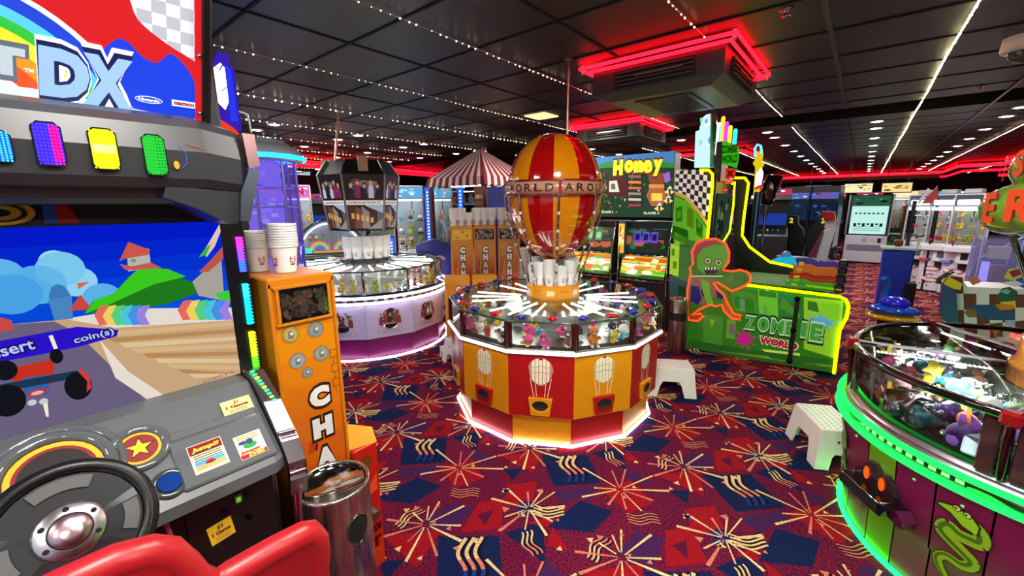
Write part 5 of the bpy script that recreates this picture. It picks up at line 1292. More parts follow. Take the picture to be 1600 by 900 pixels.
# red racing seat
t = thing('racing_chair', 'moulded red plastic racing seat in front of the driving game', 'seat', (-1.0, .08, 0))
qF = wall_frame((-.80, 0, 0), 0)
px = [(-60, 960), (33, 898), (100, 868), (167, 839), (222, 826), (250, 829), (278, 853), (294, 872), (314, 880), (330, 878), (350, 865), (414, 830), (461, 807), (472, 805), (483, 817), (488, 844), (487, 900)]
P = [(u, v-.030) for u, v in ons(qF, *px)]
b = B()
out = [(-.26, .35), (-.26, P[1][1]-.1)] + [p for p in P if p[0] > -.2] + [(P[-1][0]-.01, .35)]
nn = len(out)
def sx(u, v, back):   # shell bends round the sitter
    return -.80 + .0 - .16*(abs(u-.05)/.26)**2*(0.0 if u < .05 else 1.0)*(0) + (0.045 if back else 0) + .10*max(0, .95-v)*(-1)
vs = [(sx(u, v, True), u, v) for u, v in out] + [(sx(u, v, False)-.01, u, v) for u, v in out]
b.add(vs, [list(range(nn))[::-1]], '#a0141b', 'plastic', False); b.add(vs, [list(range(nn, 2*nn))], '#a0141b', 'plastic')
b.add(vs, [(i, (i+1) % nn, nn+(i+1) % nn, nn+i) for i in range(nn)], '#a0141b', 'plastic', True)
b.build('backrest', t)
b = B(); rim = [((sx(u, v, True)+sx(u, v, False))/2, u, v) for u, v in out[1:]]; b.tube(rim, .026, '#a8171e', 'plastic', 10)
b.build('backrest_rim', t)
b = B(); b.box((-1.04, .05, .40), (.42, .44, .12), '#a0141b', 'plastic', .04); b.build('seat', t)
b = B(); b.box((-1.0, .05, .17), (.5, .36, .33), '#141416', 'plastic', .02); b.build('pedestal', t)

# ================================================================ change machine beside it
def change_front(b, f, W_, z0, z1, letters=True, coins=True, win=True, scale=1.0):
    Hh = z1-z0
    for i in range(10):
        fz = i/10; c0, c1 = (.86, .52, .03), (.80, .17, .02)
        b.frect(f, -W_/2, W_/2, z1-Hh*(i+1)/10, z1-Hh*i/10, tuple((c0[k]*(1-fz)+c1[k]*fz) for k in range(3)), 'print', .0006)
    r = random.Random(2)
    for k in range(9):
        u, v = r.uniform(-W_*.4, W_*.4), z0+Hh*r.uniform(.05, .6); b.fpoly(f, [(u-.02, v-.02), (u+.015, v-.015), (u+.022, v+.02), (u-.01, v+.03)], r.choice(['#d8601a', '#c23a12', '#e8941c']), 'print', .0009)
t = thing('change_machine', 'tall orange change machine with coin window and vertical white lettering, beside the driving game', 'change machine', (-1.68, .65, 0))
OR = '#d07a10'
b = B(); b.bx(-1.83, -1.535, .54, .772, 0, 1.355, OR, 'plastic', .006); b.build('upper_case', t)
fF = wall_frame((-1.535, .656, 0), 0)
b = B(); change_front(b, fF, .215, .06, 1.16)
for px_, py_, c_ in ((454, 523, '#b8a050'), (493, 515, '#8a8f90'), (465, 564, '#9a9d9c'), (502, 552, '#9a9a8e'), (480, 582, '#8f8f8c')):
    u, v = on(fF, px_, py_); rr_ = .029 if py_ < 570 else .020
    b.fdisc(fF, u, v, rr_*1.06, '#4a3010', 'print', .0012); b.fdisc(fF, u, v, rr_, c_, 'paint', .0016); b.farc(fF, u, v, rr_*.80, rr_*.86, 0, 2*PI, '#5a5a50', 'print', .002, 20)
    b.fpoly(fF, [(u-rr_*.3, v-rr_*.5), (u+rr_*.3, v-rr_*.5), (u+rr_*.35, v+.1*rr_), (u+.1*rr_, v+rr_*.55), (u-.3*rr_, v+rr_*.4)], '#6f6f66', 'print', .002); b.fdisc(fF, u+rr_*.1, v+rr_*.1, rr_*.22, '#d8d8d0', 'print', .0024, n=8)
for k in range(6): b.fline(fF, [(.075, 1.05-k*.03), (.105, 1.05-k*.03)], .003, '#8a5010', 'print', .0015); b.fline(fF, [(.08+.01*(k % 2), 1.05-k*.03), (.08+.01*(k % 2), 1.02-k*.03)], .003, '#8a5010', 'print', .0015)
for k, ch in enumerate('CHANGE'):
    u, v = on(fF, 490+6.6*k if k < 3 else 503+5*(k-2), 622+48*k); u = .022; v = 0.918-.108*k
    v = on(fF, 490, 622)[1]-(on(fF, 490, 622)[1]-on(fF, 503, 715)[1])/2*k
    if v < .12: break
    b.ftext(fF, ch, u, v, .078, '#2a1206', 'print', .0025, .16, width=.092); b.ftext(fF, ch, u, v, .070, '#ece8e2', 'print', .0032, .09, width=.078)
b.build('front_print', t)
b = B(); us = ons(fF, (433, 470), (503, 457)); vs_ = (on(fF, 470, 440)[1], on(fF, 475, 492)[1]); ua, ub = -.083, .088; va, vb = 1.195, 1.315
b.frect(fF, ua, ub, va, vb, '#1a1512', 'matte', .001); b.build('window_recess', t)
b = B(); r = random.Random(9)
for k in range(110):
    u, v = r.uniform(ua+.01, ub-.01), r.uniform(va+.01, vb-.018); rr_ = r.uniform(.008, .0105); c_ = r.choice(['#6a6258', '#857a6c', '#575048', '#9a6a50', '#c08a70', '#948a7c'])
    q = fF.sub(u, v, .0012+k*.00005); b.fdisc(q, 0, 0, rr_, c_, 'paint', .0008, n=12)
o = b.build('coins', t); o['kind'] = 'stuff'
b = B(); b.poly([fF.p(ua, va, .009), fF.p(ub, va, .009), fF.p(ub, vb, .009), fF.p(ua, vb, .009)], '#ffffff', 'glass'); b.build('window_pane', t)
b = B()
for c_, d_ in (((0, va-.006, .005), (ub-ua+.03, .012, .01)), ((0, vb+.006, .005), (ub-ua+.03, .012, .01)), ((ua-.006, (va+vb)/2, .005), (.012, vb-va, .01)), ((ub+.006, (va+vb)/2, .005), (.012, vb-va, .01)), ((0, 1.338, .004), (.232, .03, .008)), ((-.112, .70, .004), (.012, 1.28, .008)), ((.112, .70, .004), (.012, 1.28, .008))): b.box(c_, d_, OR, 'plastic', .002, fr=fF)
b.build('front_frame', t)
b = B(); b.bx(-1.88, -1.50, .776, .885, 0, .60, '#c8380e', 'plastic', .008); b.build('side_wing', t)
b = B(); b.poly([(-1.534, .772, .60), (-1.50, .885, .60), (-1.53, .885, .66), (-1.66, .78, .68)], '#e0a028', 'plastic'); b.build('shelf', t)
b = B(); gF = wall_frame((-1.50, .73, 0), 0); 
for i in range(6): b.frect(gF, .05, .15, .6-.1*(i+1), .6-.1*i, [(.75, .10, .03), (.72, .08, .02), (.70, .07, .02), (.72, .09, .02), (.75, .14, .02), (.8, .2, .02)][i], 'print', .0006)
b.ftext(gF, 'CARDS', .10, .20, .03, '#3a0a04', 'print', .0016, .08, width=.09); b.ftext(gF, 'IT', .11, .13, .045, '#4a0c04', 'print', .0016, .08)
b.fdisc(gF, .095, .53, .03, '#b8a050', 'coin', .001); b.farc(gF, .095, .53, .023, .025, 0, 2*PI, '#5a4a20', 'print', .0014); b.fpoly(gF, [(.06, .36), (.14, .46), (.14, .38)], '#e04a1a', 'print', .001)
b.build('base_print', t)
b = B(); b.cyl((-1.50, .80, .33), (-1.43, .815, .315), .022, '#8a8a86', 'metal', n=14); b.cyl((-1.50, .80, .33), (-1.495, .80, .33), .035, '#77777a', 'metal', n=14); b.build('coin_spout', t)
b = B(); b.bx(-1.86, -1.83, .56, .60, .7, 1.30, '#b8680c', 'plastic', .004); b.box((-1.75, .538, 1.24), (.02, .006, .03), '#c8d0d8', 'metal', .002); b.tube([(-1.72, .535, .98), (-1.70, .50, .97), (-1.66, .49, .93)], .01, '#121212', 'plastic', 8); b.build('side_lock', t)
# tubs on its top
tub_stack(-1.665, .66, 1.357, 9, 'white printed coin tub in the tall front stack on the near orange change machine', 'coin tubs in the tall stack on the near change machine', step=.0096, s=1.0, rz=.3)
tub_stack(-1.775, .605, 1.357, 7, 'grey-shaded coin tub in the shorter stack behind, on the near orange change machine', 'coin tubs in the rear stack on the near change machine', step=.0096, s=.95)
tub_stack(-1.785, .71, 1.357, 5, 'coin tub in the lowest stack at the back of the near orange change machine', 'coin tubs in the lowest stack on the near change machine', step=.0096, s=.9)

# ================================================================ stainless bins
def bin_(x, y, R_, Hh, label, hole_deg, band=False):
    t = thing('litter_bin', label, 'bin', (x, y, 0)); b = B()
    b.lathe((x, y, 0), [(R_*.97, 0), (R_, .01), (R_, Hh-.012), (R_+.002, Hh), (R_-.006, Hh+.002), (R_-.010, Hh-.004)], '#b4b0ae', 'brushed', 40); b.build('body', t)
    b = B(); b.lathe((x, y, 0), [(R_-.010, Hh-.004), (R_-.016, Hh-.02), (.001, Hh-.024)], '#c0bdb8', 'chrome', 40); b.build('dish_lid', t)
    if band:
        b = B(); b.lathe((x, y, 0), [(R_+.0015, Hh*.62), (R_+.0015, Hh*.76)], '#141414', 'plastic', 24, a0=rad(-170), a1=rad(-20)); b.build('opening_band', t)
    else:
        b = B(); a0 = rad(hole_deg); fr = wall_frame((x, y, 0), 0); n = 10; vs = []
        prof_ = [(-1, .0), (-.9, .5), (-.5, .85), (0, 1), (.5, .85), (.9, .5), (1, 0), (.85, -.5), (.4, -.9), (0, -1), (-.4, -.9), (-.85, -.5)]
        hp_ = lambda u, v: (x+(R_+.0015)*math.cos(a0+.34*u), y+(R_+.0015)*math.sin(a0+.34*u), Hh-.14+.055*v)
        for i in range(12):
            (u, v), (u2, v2) = prof_[i], prof_[(i+1) % 12]
            for f0, f1 in ((0, .35), (.35, .7), (.7, 1)): b.poly([hp_(u*f0, v*f0), hp_(u*f1, v*f1), hp_(u2*f1, v2*f1), hp_(u2*f0, v2*f0)] if f0 else [hp_(0, 0), hp_(u*f1, v*f1), hp_(u2*f1, v2*f1)], '#020202', 'matte')
        vs = [hp_(u, v) for u, v in prof_]
        b.tube(vs, .0025, '#8f8f8c', 'chrome', 6, True); b.build('opening', t)
    return t
bin_(-1.315, .595, .120, .66, 'brushed steel litter bin with dished top, in front of the near orange change machine', 8)
bin_(-1.40, 4.50, .10, .60, 'brushed steel bin with a black band beside the green zombie machine', 0, True)

# ================================================================ white plastic step stools
def stool_data():
    b = B(); Wd, D, Hs = .36, .22, .25; W_ = '#e6e2da'
    def shell(x0, x1, y0, y1, z, fl):
        # top slab, with splayed skirts and legs
        b.box(((x0+x1)/2, (y0+y1)/2, z-.009), (x1-x0, y1-y0, .018), W_, 'plastic', .006)
    shell(-Wd/2, Wd/2, -.11, .11, Hs, 0)
    fl = .028
    def side(P0, P1, n_, cut):  # front skirt with an arched gap between two legs
        (xa, ya), (xb, yb) = P0, P1; d = Vector((xb-xa, yb-ya, 0)); L = d.length; d.normalize(); nrm = Vector((d.y, -d.x, 0))
        prof = [(0-fl, 0), (.075-fl*.3, 0), (.095, .10), (.115, .135), (L-.115, .135), (L-.095, .10), (L-.075+fl*.3, 0), (L+fl, 0), (L, Hs-.012), (0, Hs-.012)]
        vs = []
        for w0 in (0, -.012):
            for u, v in prof: p = Vector((xa, ya, 0))+d*u+nrm*(fl*(1-v/Hs)+w0); p.z = v; vs.append(p)
        n = len(prof); b.add(vs, [list(range(n))], W_, 'plastic'); b.add(vs, [list(range(n, 2*n))[::-1]], W_, 'plastic'); b.add(vs, [(i, n+i, n+(i+1) % n, (i+1) % n) for i in range(n)], W_, 'plastic')
    x, y = Wd/2, .11
    side((-x, -y), (x, -y), 0, 1); side((x, y), (-x, y), 0, 1)
    for sx_ in (1, -1):
        P0, P1 = ((x, -y), (x, y)) if sx_ > 0 else ((-x, y), (-x, -y)); (xa, ya), (xb, yb) = P0, P1
        d = Vector((xb-xa, yb-ya, 0)); L = d.length; d.normalize(); nrm = Vector((d.y, -d.x, 0)); prof = [(-fl, 0), (.05, 0), (.065, .08), (.08, .1), (L-.08, .1), (L-.065, .08), (L-.05, 0), (L+fl, 0), (L, Hs-.012), (0, Hs-.012)]
        vs = []
        for w0 in (0, -.012):
            for u, v in prof: p = Vector((xa, ya, 0))+d*u+nrm*(fl*(1-v/Hs)+w0); p.z = v; vs.append(p)
        n = len(prof); b.add(vs, [list(range(n))], W_, 'plastic'); b.add(vs, [list(range(n, 2*n))[::-1]], W_, 'plastic'); b.add(vs, [(i, n+i, n+(i+1) % n, (i+1) % n) for i in range(n)], W_, 'plastic')
        fr = Fr(Vector((sx_*(x+fl*.3), 0, Hs*.72)), (0, sx_, 0), Vector((-sx_*fl/Hs, 0, 1)))
        for u in (-.018, .018): b.fdisc(fr, u, 0, .008, '#4a3a36', 'matte', .003, n=12)
    fr = Fr((0, 0, Hs), (1, 0, 0), (0, 1, 0))
    for i in range(11):
        for j in range(6): b.fdisc(fr, -.15+.03*i, -.085+.034*j, .008, '#8f8a80', 'plastic', .0004, n=8, ry=.006)
    # lower step behind
    b.box((0, .185, .115), (Wd*.94, .13, .016), W_, 'plastic', .005)
    for sx_ in (-1, 1): b.box((sx_*.155, .225, .055), (.03, .03, .11), W_, 'plastic', .005); b.box((sx_*.163, .17, .095), (.012, .13, .05), W_, 'plastic', .003)
    b.box((0, .243, .09), (.33, .012, .04), W_, 'plastic', .003)
    return b.data('step_stool')
ST = stool_data()
for loc, rz, s, lb in (((-.02, 3.18, 0), rad(-62), 1.0, 'white perforated plastic step stool beside the green-lit snake machine'), ((-1.13, 3.47, 0), rad(30), 1.0, 'white plastic step stool against the right side of the balloon machine'), ((-3.05, 2.90, 0), rad(80), 1.0, 'white plastic step stool between the lavender pusher and the balloon machine')):
    o = bpy.data.objects.new('step_stool', ST); C.objects.link(o); o.location = loc; o.rotation_euler = (0, 0, rz); o.scale = (s,)*3; tag(o, lb, 'step stool')
# ================================================================ green zombie game, right of centre
zt = thing('zombie_shooting_game', 'green zombie shooting game with neon-edged side panel and light-up city topper', 'arcade machine', (-.7, 5.1, 0))
zF = wall_frame((0, 4.73, 0), -90)
OUT = [(1056, 266), (1108, 266), (1114, 276), (1106, 372), (1120, 400), (1130, 436), (1160, 444), (1315, 463), (1324, 472), (1322, 498), (1311, 515), (1302, 583), (1075, 546), (1047, 540)]
P = ons(zF, *OUT)
b = B(); b.prism(P, zF, -.04, 0, '#2f7a1a', 'plastic', side='#1c3a14')
def zp(pts, col, w): b.fpoly(zF, ons(zF, *pts), col, 'backlit0.25', w)
zp(OUT, '#2c7418', .001)
# chequered flag corner
def bil(a, b_, c, d, s_, q): return tuple((a[i]*(1-s_)+b_[i]*s_)*(1-q)+(d[i]*(1-s_)+c[i]*s_)*q for i in (0, 1))
zp([(1057, 267), (1108, 267), (1111, 276), (1105, 345), (1090, 325), (1072, 305), (1057, 298)], '#2a2018', .0014)
for i in range(9):
    for j in range(9):
        if (i+j) % 2: continue
        A = [bil((1056, 266), (1112, 264), (1108, 352), (1052, 318), (i+u)/9, (j+v)/9) for u, v in ((0, 0), (1, 0), (1, 1), (0, 1))]
        mx = sum(p[0] for p in A)/4; my = sum(p[1] for p in A)/4
        if my < 297+(mx-1056)*.95 and mx < 1108: zp(A, '#e4e0e4', .0018)
zp([(1055, 299), (1072, 305), (1092, 326), (1108, 350), (1107, 356), (1090, 333), (1070, 311), (1055, 304)], '#c8b050', .002)
for pts, c in [([(1054, 306), (1075, 315), (1092, 338), (1106, 360), (1104, 380), (1050, 370)], '#5ab41c'), ([(1056, 325), (1066, 322), (1066, 345), (1056, 347)], '#3a8016'), ([(1058, 330), (1064, 328), (1064, 340), (1058, 341)], '#9ad42a'), ([(1074, 322), (1084, 330), (1084, 358), (1073, 352)], '#8a9a24'), ([(1088, 340), (1098, 352), (1097, 372), (1088, 366)], '#2c7a20'), ([(1090, 345), (1095, 350), (1095, 358), (1090, 354)], '#a4dc30'),
    ([(1052, 352), (1075, 360), (1076, 385), (1050, 372)], '#1e5a1a'), ([(1054, 362), (1074, 372), (1073, 388), (1054, 383)], '#7ac828'), ([(1048, 380), (1062, 384), (1060, 432), (1046, 428)], '#a6d82e'), ([(1050, 388), (1055, 389), (1054, 400), (1049, 399)], '#4c9a1e'), ([(1052, 408), (1058, 409), (1057, 420), (1051, 419)], '#4c9a1e'), ([(1062, 380), (1082, 385), (1080, 440), (1060, 432)], '#2a6a22'),
    ([(1046, 430), (1075, 440), (1080, 470), (1046, 465)], '#24484a'), ([(1060, 445), (1078, 452), (1075, 500), (1055, 490)], '#387a24'), ([(1100, 490), (1130, 496), (1128, 540), (1098, 534)], '#3f8a24'), ([(1108, 498), (1118, 500), (1112, 512)], '#c0e04a'), ([(1136, 498), (1150, 500), (1148, 530), (1134, 528)], '#5a9a2a'), ([(1140, 505), (1148, 506), (1147, 524), (1139, 522)], '#c46ac0'),
    ([(1140, 450), (1180, 458), (1186, 480), (1184, 492), (1146, 480)], '#3c8a2a'), ([(1146, 462), (1178, 468), (1178, 490), (1150, 484)], '#56a832'), ([(1156, 466), (1164, 468), (1164, 486), (1156, 484)], '#a8b4b0'), ([(1184, 452), (1215, 458), (1216, 495), (1186, 490)], '#66c02c'), ([(1186, 452), (1212, 456), (1214, 466), (1186, 462)], '#3f9224'), ([(1194, 478), (1198, 479), (1198, 492), (1193, 491)], '#a0b0b0'), ([(1196, 452), (1202, 453), (1202, 462), (1195, 461)], '#a0b0b0'),
    ([(1216, 459), (1252, 464), (1252, 500), (1218, 488)], '#1f7a44'), ([(1222, 464), (1250, 490), (1250, 498), (1218, 480)], '#8ccc3a'), ([(1256, 464), (1318, 470), (1314, 512), (1304, 560), (1256, 545)], '#8cc828'), ([(1262, 470), (1276, 472), (1280, 488), (1262, 484)], '#2c7a3a'), ([(1284, 474), (1312, 476), (1310, 500), (1290, 495)], '#b0dc40'),
    ([(1075, 530), (1160, 545), (1250, 556), (1304, 562), (1302, 583), (1075, 546)], '#235e1c'), ([(1120, 548), (1200, 556), (1208, 562), (1160, 556)], '#a4d04a'), ([(1190, 545), (1250, 552), (1250, 556), (1196, 550)], '#c4e060'), ([(1256, 566), (1300, 570), (1300, 574), (1258, 570)], '#a8d848'), ([(1180, 556), (1230, 563), (1225, 566)], '#86b83c')]: zp(pts, c, .0022)
# lettering
u0, v0 = on(zF, 1228, 512); 
for ch, px, py, wd, hh in (('Z', 1172, 504, 17, 19), ('O', 1193, 507, 17, 20), ('M', 1215, 510, 20, 21), ('B', 1236, 513, 16, 21), ('I', 1256, 515, 8, 22), ('E', 1276, 519, 20, 26)):
    u, v = on(zF, px, py); wu = abs(on(zF, px+wd/2, py)[0]-on(zF, px-wd/2, py)[0]); hv = abs(on(zF, px, py-hh/2)[1]-on(zF, px, py+hh/2)[1])
    b.ftext(zF, ch, u, v, hv*1.22, '#123a10', 'backlit0.25', .004, .12, width=wu*1.3); b.ftext(zF, ch, u, v, hv*1.08, '#b4dcb0', 'backlit0.25', .0048, .08, width=wu*1.14); b.ftext(zF, ch, u, v, hv*.95, '#3c9a34', 'backlit0.25', .0055, .05, width=wu)
u, v = on(zF, 1216, 536); b.ftext(zF, 'WORLD', u, v, .075, '#f0d8d0', 'backlit0.25', .004, .10, width=.34, rot=-.03); b.ftext(zF, 'WORLD', u, v, .066, '#a81018', 'backlit0.25', .005, .06, width=.32, rot=-.03)
def splat(px, py, R_, col, seed, ky=1):
    r = random.Random(seed); u, v = on(zF, px, py); P = []
    for i in range(18): a = 2*PI*i/18; rr_ = R_*(r.uniform(.8, 1.1) if i % 2 else r.uniform(.3, .45)); P.append((u+rr_*math.cos(a), v+rr_*ky*math.sin(a)))
    b.fpoly(zF, P, col, 'backlit0.25', .0045)
splat(1163, 530, .12, '#c8188a', 1, 1.1); splat(1284, 502, .14, '#58a8e0', 2, .6)
b.build('side_panel', zt)
# neon edging
def nline(pts, w, name, col='#f0f000', r_=.013, fr=zF, s=4, closed=False, par=zt):
    b = B(); b.tube([fr.p(u, v, w) for u, v in ons(fr, *pts)], r_, col, f'glow{s}', 8, closed); return b.build(name, par)
nline([(1094, 266), (1108, 266), (1114, 272), (1114, 290), (1106, 372)], .015, 'yellow_neon')
nline([(1160, 444), (1200, 449), (1312, 463), (1322, 468), (1326, 478), (1323, 495), (1312, 515), (1303, 583)], .015, 'yellow_neon')
# zombie figure cut-out with red neon outline (generic zombie)
q = lambda x, y: (1030+x/3.748, 360+y/3.748)
ZO = [q(*p) for p in [(205, 195), (200, 120), (225, 72), (280, 50), (340, 48), (395, 75), (416, 120), (414, 180), (396, 205), (380, 228), (430, 236), (480, 228), (522, 240), (541, 268), (538, 300), (495, 328), (430, 352), (395, 330), (345, 300), (325, 305), (350, 340), (385, 372), (405, 420), (440, 480), (484, 494), (478, 516), (430, 510), (388, 470), (372, 430), (340, 440), (300, 432), (240, 460), (200, 488), (250, 482), (266, 498), (232, 526), (180, 520), (172, 450), (172, 350), (192, 250), (188, 215)]]
zo = ons(zF, *ZO)
b = B(); b.prism(zo, zF, .02, .045, '#4f9020', 'plastic')
def zz(pts, col, w=.046, mt='backlit0.25'): b.fpoly(zF, ons(zF, *[q(*p) for p in pts]), col, mt, w)
zz([(205, 190), (204, 122), (228, 78), (280, 56), (340, 54), (390, 78), (350, 70), (300, 90), (250, 110), (228, 150)], '#9a3a48')
zz([(228, 150), (260, 105), (330, 80), (390, 84), (408, 120), (406, 180), (388, 205), (330, 250), (270, 250), (232, 220)], '#5a9a2c', .0465)
for x, y in ((292, 176), (354, 186)):
    u, v = on(zF, *q(x, y)); b.fdisc(zF, u, v, .038, '#2c5a14', 'print', .047); b.fdisc(zF, u, v, .030, '#e4ecb0', 'print', .0475); b.fdisc(zF, u, v, .014, '#3a3a1c', 'print', .048)
zz([(268, 225), (300, 208), (340, 215), (352, 235), (330, 255), (280, 250)], '#2a1208', .047)
for x in (275, 292, 310, 328): zz([(x, 214), (x+10, 212), (x+9, 228), (x+1, 228)], '#e8e8d0', .048)
zz([(196, 262), (380, 262), (380, 268), (196, 268)], '#e8dcc8', .048)
zz([(200, 270), (330, 280), (350, 345), (380, 385), (345, 395), (300, 380), (270, 430), (190, 420), (180, 350)], '#8a5a4a', .0466)
for pts in ([(195, 320), (240, 325), (255, 400), (235, 430), (190, 410)], [(340, 345), (385, 380), (375, 398), (345, 390)], [(250, 340), (285, 350), (280, 385), (258, 380)]): zz(pts, '#20206a', .047)
zz([(250, 280), (300, 300), (310, 380), (330, 432), (285, 425), (262, 350)], '#6aa834', .0472)
zz([(180, 480), (245, 484), (260, 498), (230, 520), (184, 514)], '#b04818', .047); zz([(375, 400), (398, 430), (430, 484), (478, 500), (472, 510), (432, 504), (392, 462)], '#b05a1c', .047)
zz([(330, 300), (395, 318), (470, 310), (520, 270), (500, 245), (440, 245), (400, 262), (395, 285), (345, 290)], '#4a7a20', .047)
for k in range(4): zz([(440+20*k, 250), (446+20*k, 250), (455+18*k, 295), (449+18*k, 295)], '#2c5014', .0475)
b.build('zombie_figure', zt)
b = B(); b.tube([zF.p(u, v, .045) for u, v in zo], .010, '#ff3418', 'glow3', 8, True); b.build('red_neon_outline', zt)
# cabinet behind the panel
b = B(); (ua, va) = on(zF, 1160, 460); b.bx(-1.60, -.90, 4.78, 5.58, .02, .78, '#14180f', 'plastic', .01); b.bx(-.92, -.03, 4.78, 5.58, .02, .55, '#1a1d18', 'plastic', .01); b.build('body', zt)
b = B(); b.bx(-1.62, -1.22, 4.82, 5.56, .78, 1.86, '#101210', 'plastic', .01); b.build('screen_tower', zt)
b = B(); b.bx(-1.215, -1.205, 4.9, 5.5, 1.0, 1.7, '#405848', 'glow0.35', .002)
f2 = wall_frame((-1.204, 5.2, 1.35), 0); b.collage(f2, -.28, .28, -.33, .33, ['#1c3420', '#58704a', '#8a9a60', '#26342c'], 16, 3, 'glow0.35'); b.build('screen', zt)
b = B(); b.bx(-.95, -.35, 4.80, 5.56, .78, .80, '#2f7a1c', 'plush', .004); b.build('grass_deck', zt)
# black prop in front of the panel
b = B(); (u, v1), (_, v0) = on(zF, 1248, 462), on(zF, 1248, 566); 
b.box((u, (v0+v1)/2, .06), (.035, v1-v0, .05), '#0c0c0c', 'plastic', .005, fr=zF)
for f_ in (.03, .5, .97): b.ball(zF.p(u, v0+(v1-v0)*f_, .075), .028, '#1a1a1a', 'chrome', 8, 6)
b.build('black_support', zt)
# far side panel
z2 = wall_frame((0, 5.60, 0), -90)
b = B(); O2 = [(1145, 278), (1166, 278), (1170, 286), (1160, 370), (1172, 386), (1200, 408), (1255, 420), (1252, 470), (1150, 470)]
b.prism(ons(z2, *O2), z2, -.04, 0, '#0e1a0c', 'plastic'); b.build('far_side_panel', zt)
nline([(1148, 278), (1164, 278), (1170, 286), (1162, 345), (1160, 368), (1172, 386), (1203, 409), (1255, 420)], .012, 'yellow_neon', fr=z2)
z3 = wall_frame((0, 5.2, 0), -90); nline([(1143, 288), (1148, 284), (1146, 320), (1140, 362), (1130, 378)], .0, 'yellow_neon', fr=z3, r_=.009)
nline([(1118, 286), (1146, 284)], .0, 'red_neon', '#ff2418', fr=z3, r_=.012); nline([(1122, 298), (1136, 297)], .0, 'red_neon', '#ff2418', fr=z3, r_=.008)
# topper: translucent city, coloured tubes, sign boards
z4 = wall_frame((0, 5.0, 0), -90)
b = B(); b.prism(ons(z4, (1086, 262), (1088, 206), (1094, 204), (1098, 186), (1104, 180), (1112, 178), (1113, 200), (1115, 262)), z4, 0, .03, '#bfe4f0', 'glow1')
r = random.Random(3)
for k in range(14): x, y = r.uniform(1089, 1110), r.uniform(190, 258); b.fpoly(z4, ons(z4, (x, y), (x+4, y-1), (x+4, y-8), (x, y-7)), r.choice(['#58a8d8', '#ffffff', '#8ad0a0', '#b8e8f8']), 'glow1', .032)
b.build('city_topper', zt)
b = B(); b.prism(ons(z4, (1112, 262), (1113, 176), (1117, 172), (1123, 176), (1122, 200), (1118, 262)), z4, .04, .07, '#7ab48a', 'tint'); b.build('green_topper', zt)
for k, (x, y0_, y1_, c) in enumerate([(1122, 242, 196, '#ffffff'), (1129, 222, 186, '#ffb020'), (1135, 222, 194, '#c030d0'), (1141, 224, 200, '#ffd020'), (1149, 226, 205, '#30c8f0'), (1126, 225, 200, '#40d0ff')]):
    b = B(); (u, va), (_, vb) = on(z4, x, y0_), on(z4, x, y1_); b.tube([z4.p(u, va, .05), z4.p(u, vb, .05)], .020, c, 'glow1.6', 10); b.ball(z4.p(u, vb, .05), .020, c, 'glow1.6', 10, 6); b.build('coloured_tube', zt)
b = B(); (ua, va), (ub, vb) = on(z4, 1118, 285), on(z4, 1134, 222); b.box(((ua+ub)/2, (va+vb)/2, -.05), (abs(ub-ua), abs(vb-va), .3), '#0c0c0c', 'plastic', .01, fr=z4); b.build('topper_box', zt)
b = B(); b.prism(ons(z4, (1133, 258), (1134, 224), (1140, 222), (1146, 228), (1158, 232), (1158, 248), (1155, 264), (1144, 260)), z4, .10, .14, '#3ab018', 'glow0.8')
u, v = on(z4, 1145, 235); b.ftext(z4, 'ZOMBIE', u, v, .075, '#0c4a08', 'glow0.8', .143, .05, width=.15); u, v = on(z4, 1145, 250); b.ftext(z4, 'WORLD', u, v, .075, '#0c4a08', 'glow0.8', .143, .05, width=.15); b.build('green_sign', zt)
b = B(); b.prism(ons(z4, (1137, 280), (1138, 263), (1153, 266), (1151, 279)), z4, .08, .11, '#d03018', 'glow0.8'); u, v = on(z4, 1145, 272); b.ftext(z4, 'X', u, v, .05, '#6a0c08', 'glow0.8', .113, .1); b.build('red_sign', zt)
# stacked coloured gun housings at the seat end
for k, (c, dx, z0) in enumerate((('#2fb81c', .0, .80), ('#c83a14', -.01, .86), ('#e88a18', -.03, .915), ('#3c2ea8', -.045, .965))):
    g = thing('gun_housing', [ 'green', 'red-orange', 'orange', 'purple-blue'][k]+' rounded plastic gun housing in the stack above the zombie game panel', 'game prop', (-.35, 4.95+.16*k, z0-.25))
    y = 4.95+.16*k; f3 = wall_frame((0, y, 0), -90); P = [(-.52-dx, z0-.02-.25+.25), (-.50, z0+.035), (-.36, z0+.055), (-.30, z0+.03), (-.16, z0+.04), (-.10, z0+.02), (-.09, z0-.03), (-.30, z0-.035)]
    b = B(); b.prism(P, f3, -.06, .06, c, 'gloss'); b.build('shell', g)
    b = B(); b.box((-.44, z0, .065), (.05, .03, .012), '#f0e040', 'gloss', .003, fr=f3); b.build('badge', g)
    b = B(); b.box((-.09, z0+.01, 0), (.08, .09, .14), '#1b1b1b', 'gloss', .015, fr=f3); b.build('barrel_end', g)
    b = B(); b.bx(-.32, -.26, y-.03, y+.03, .545, z0-.03, '#1a1a1a', 'plastic', .004); b.build('stand', g)

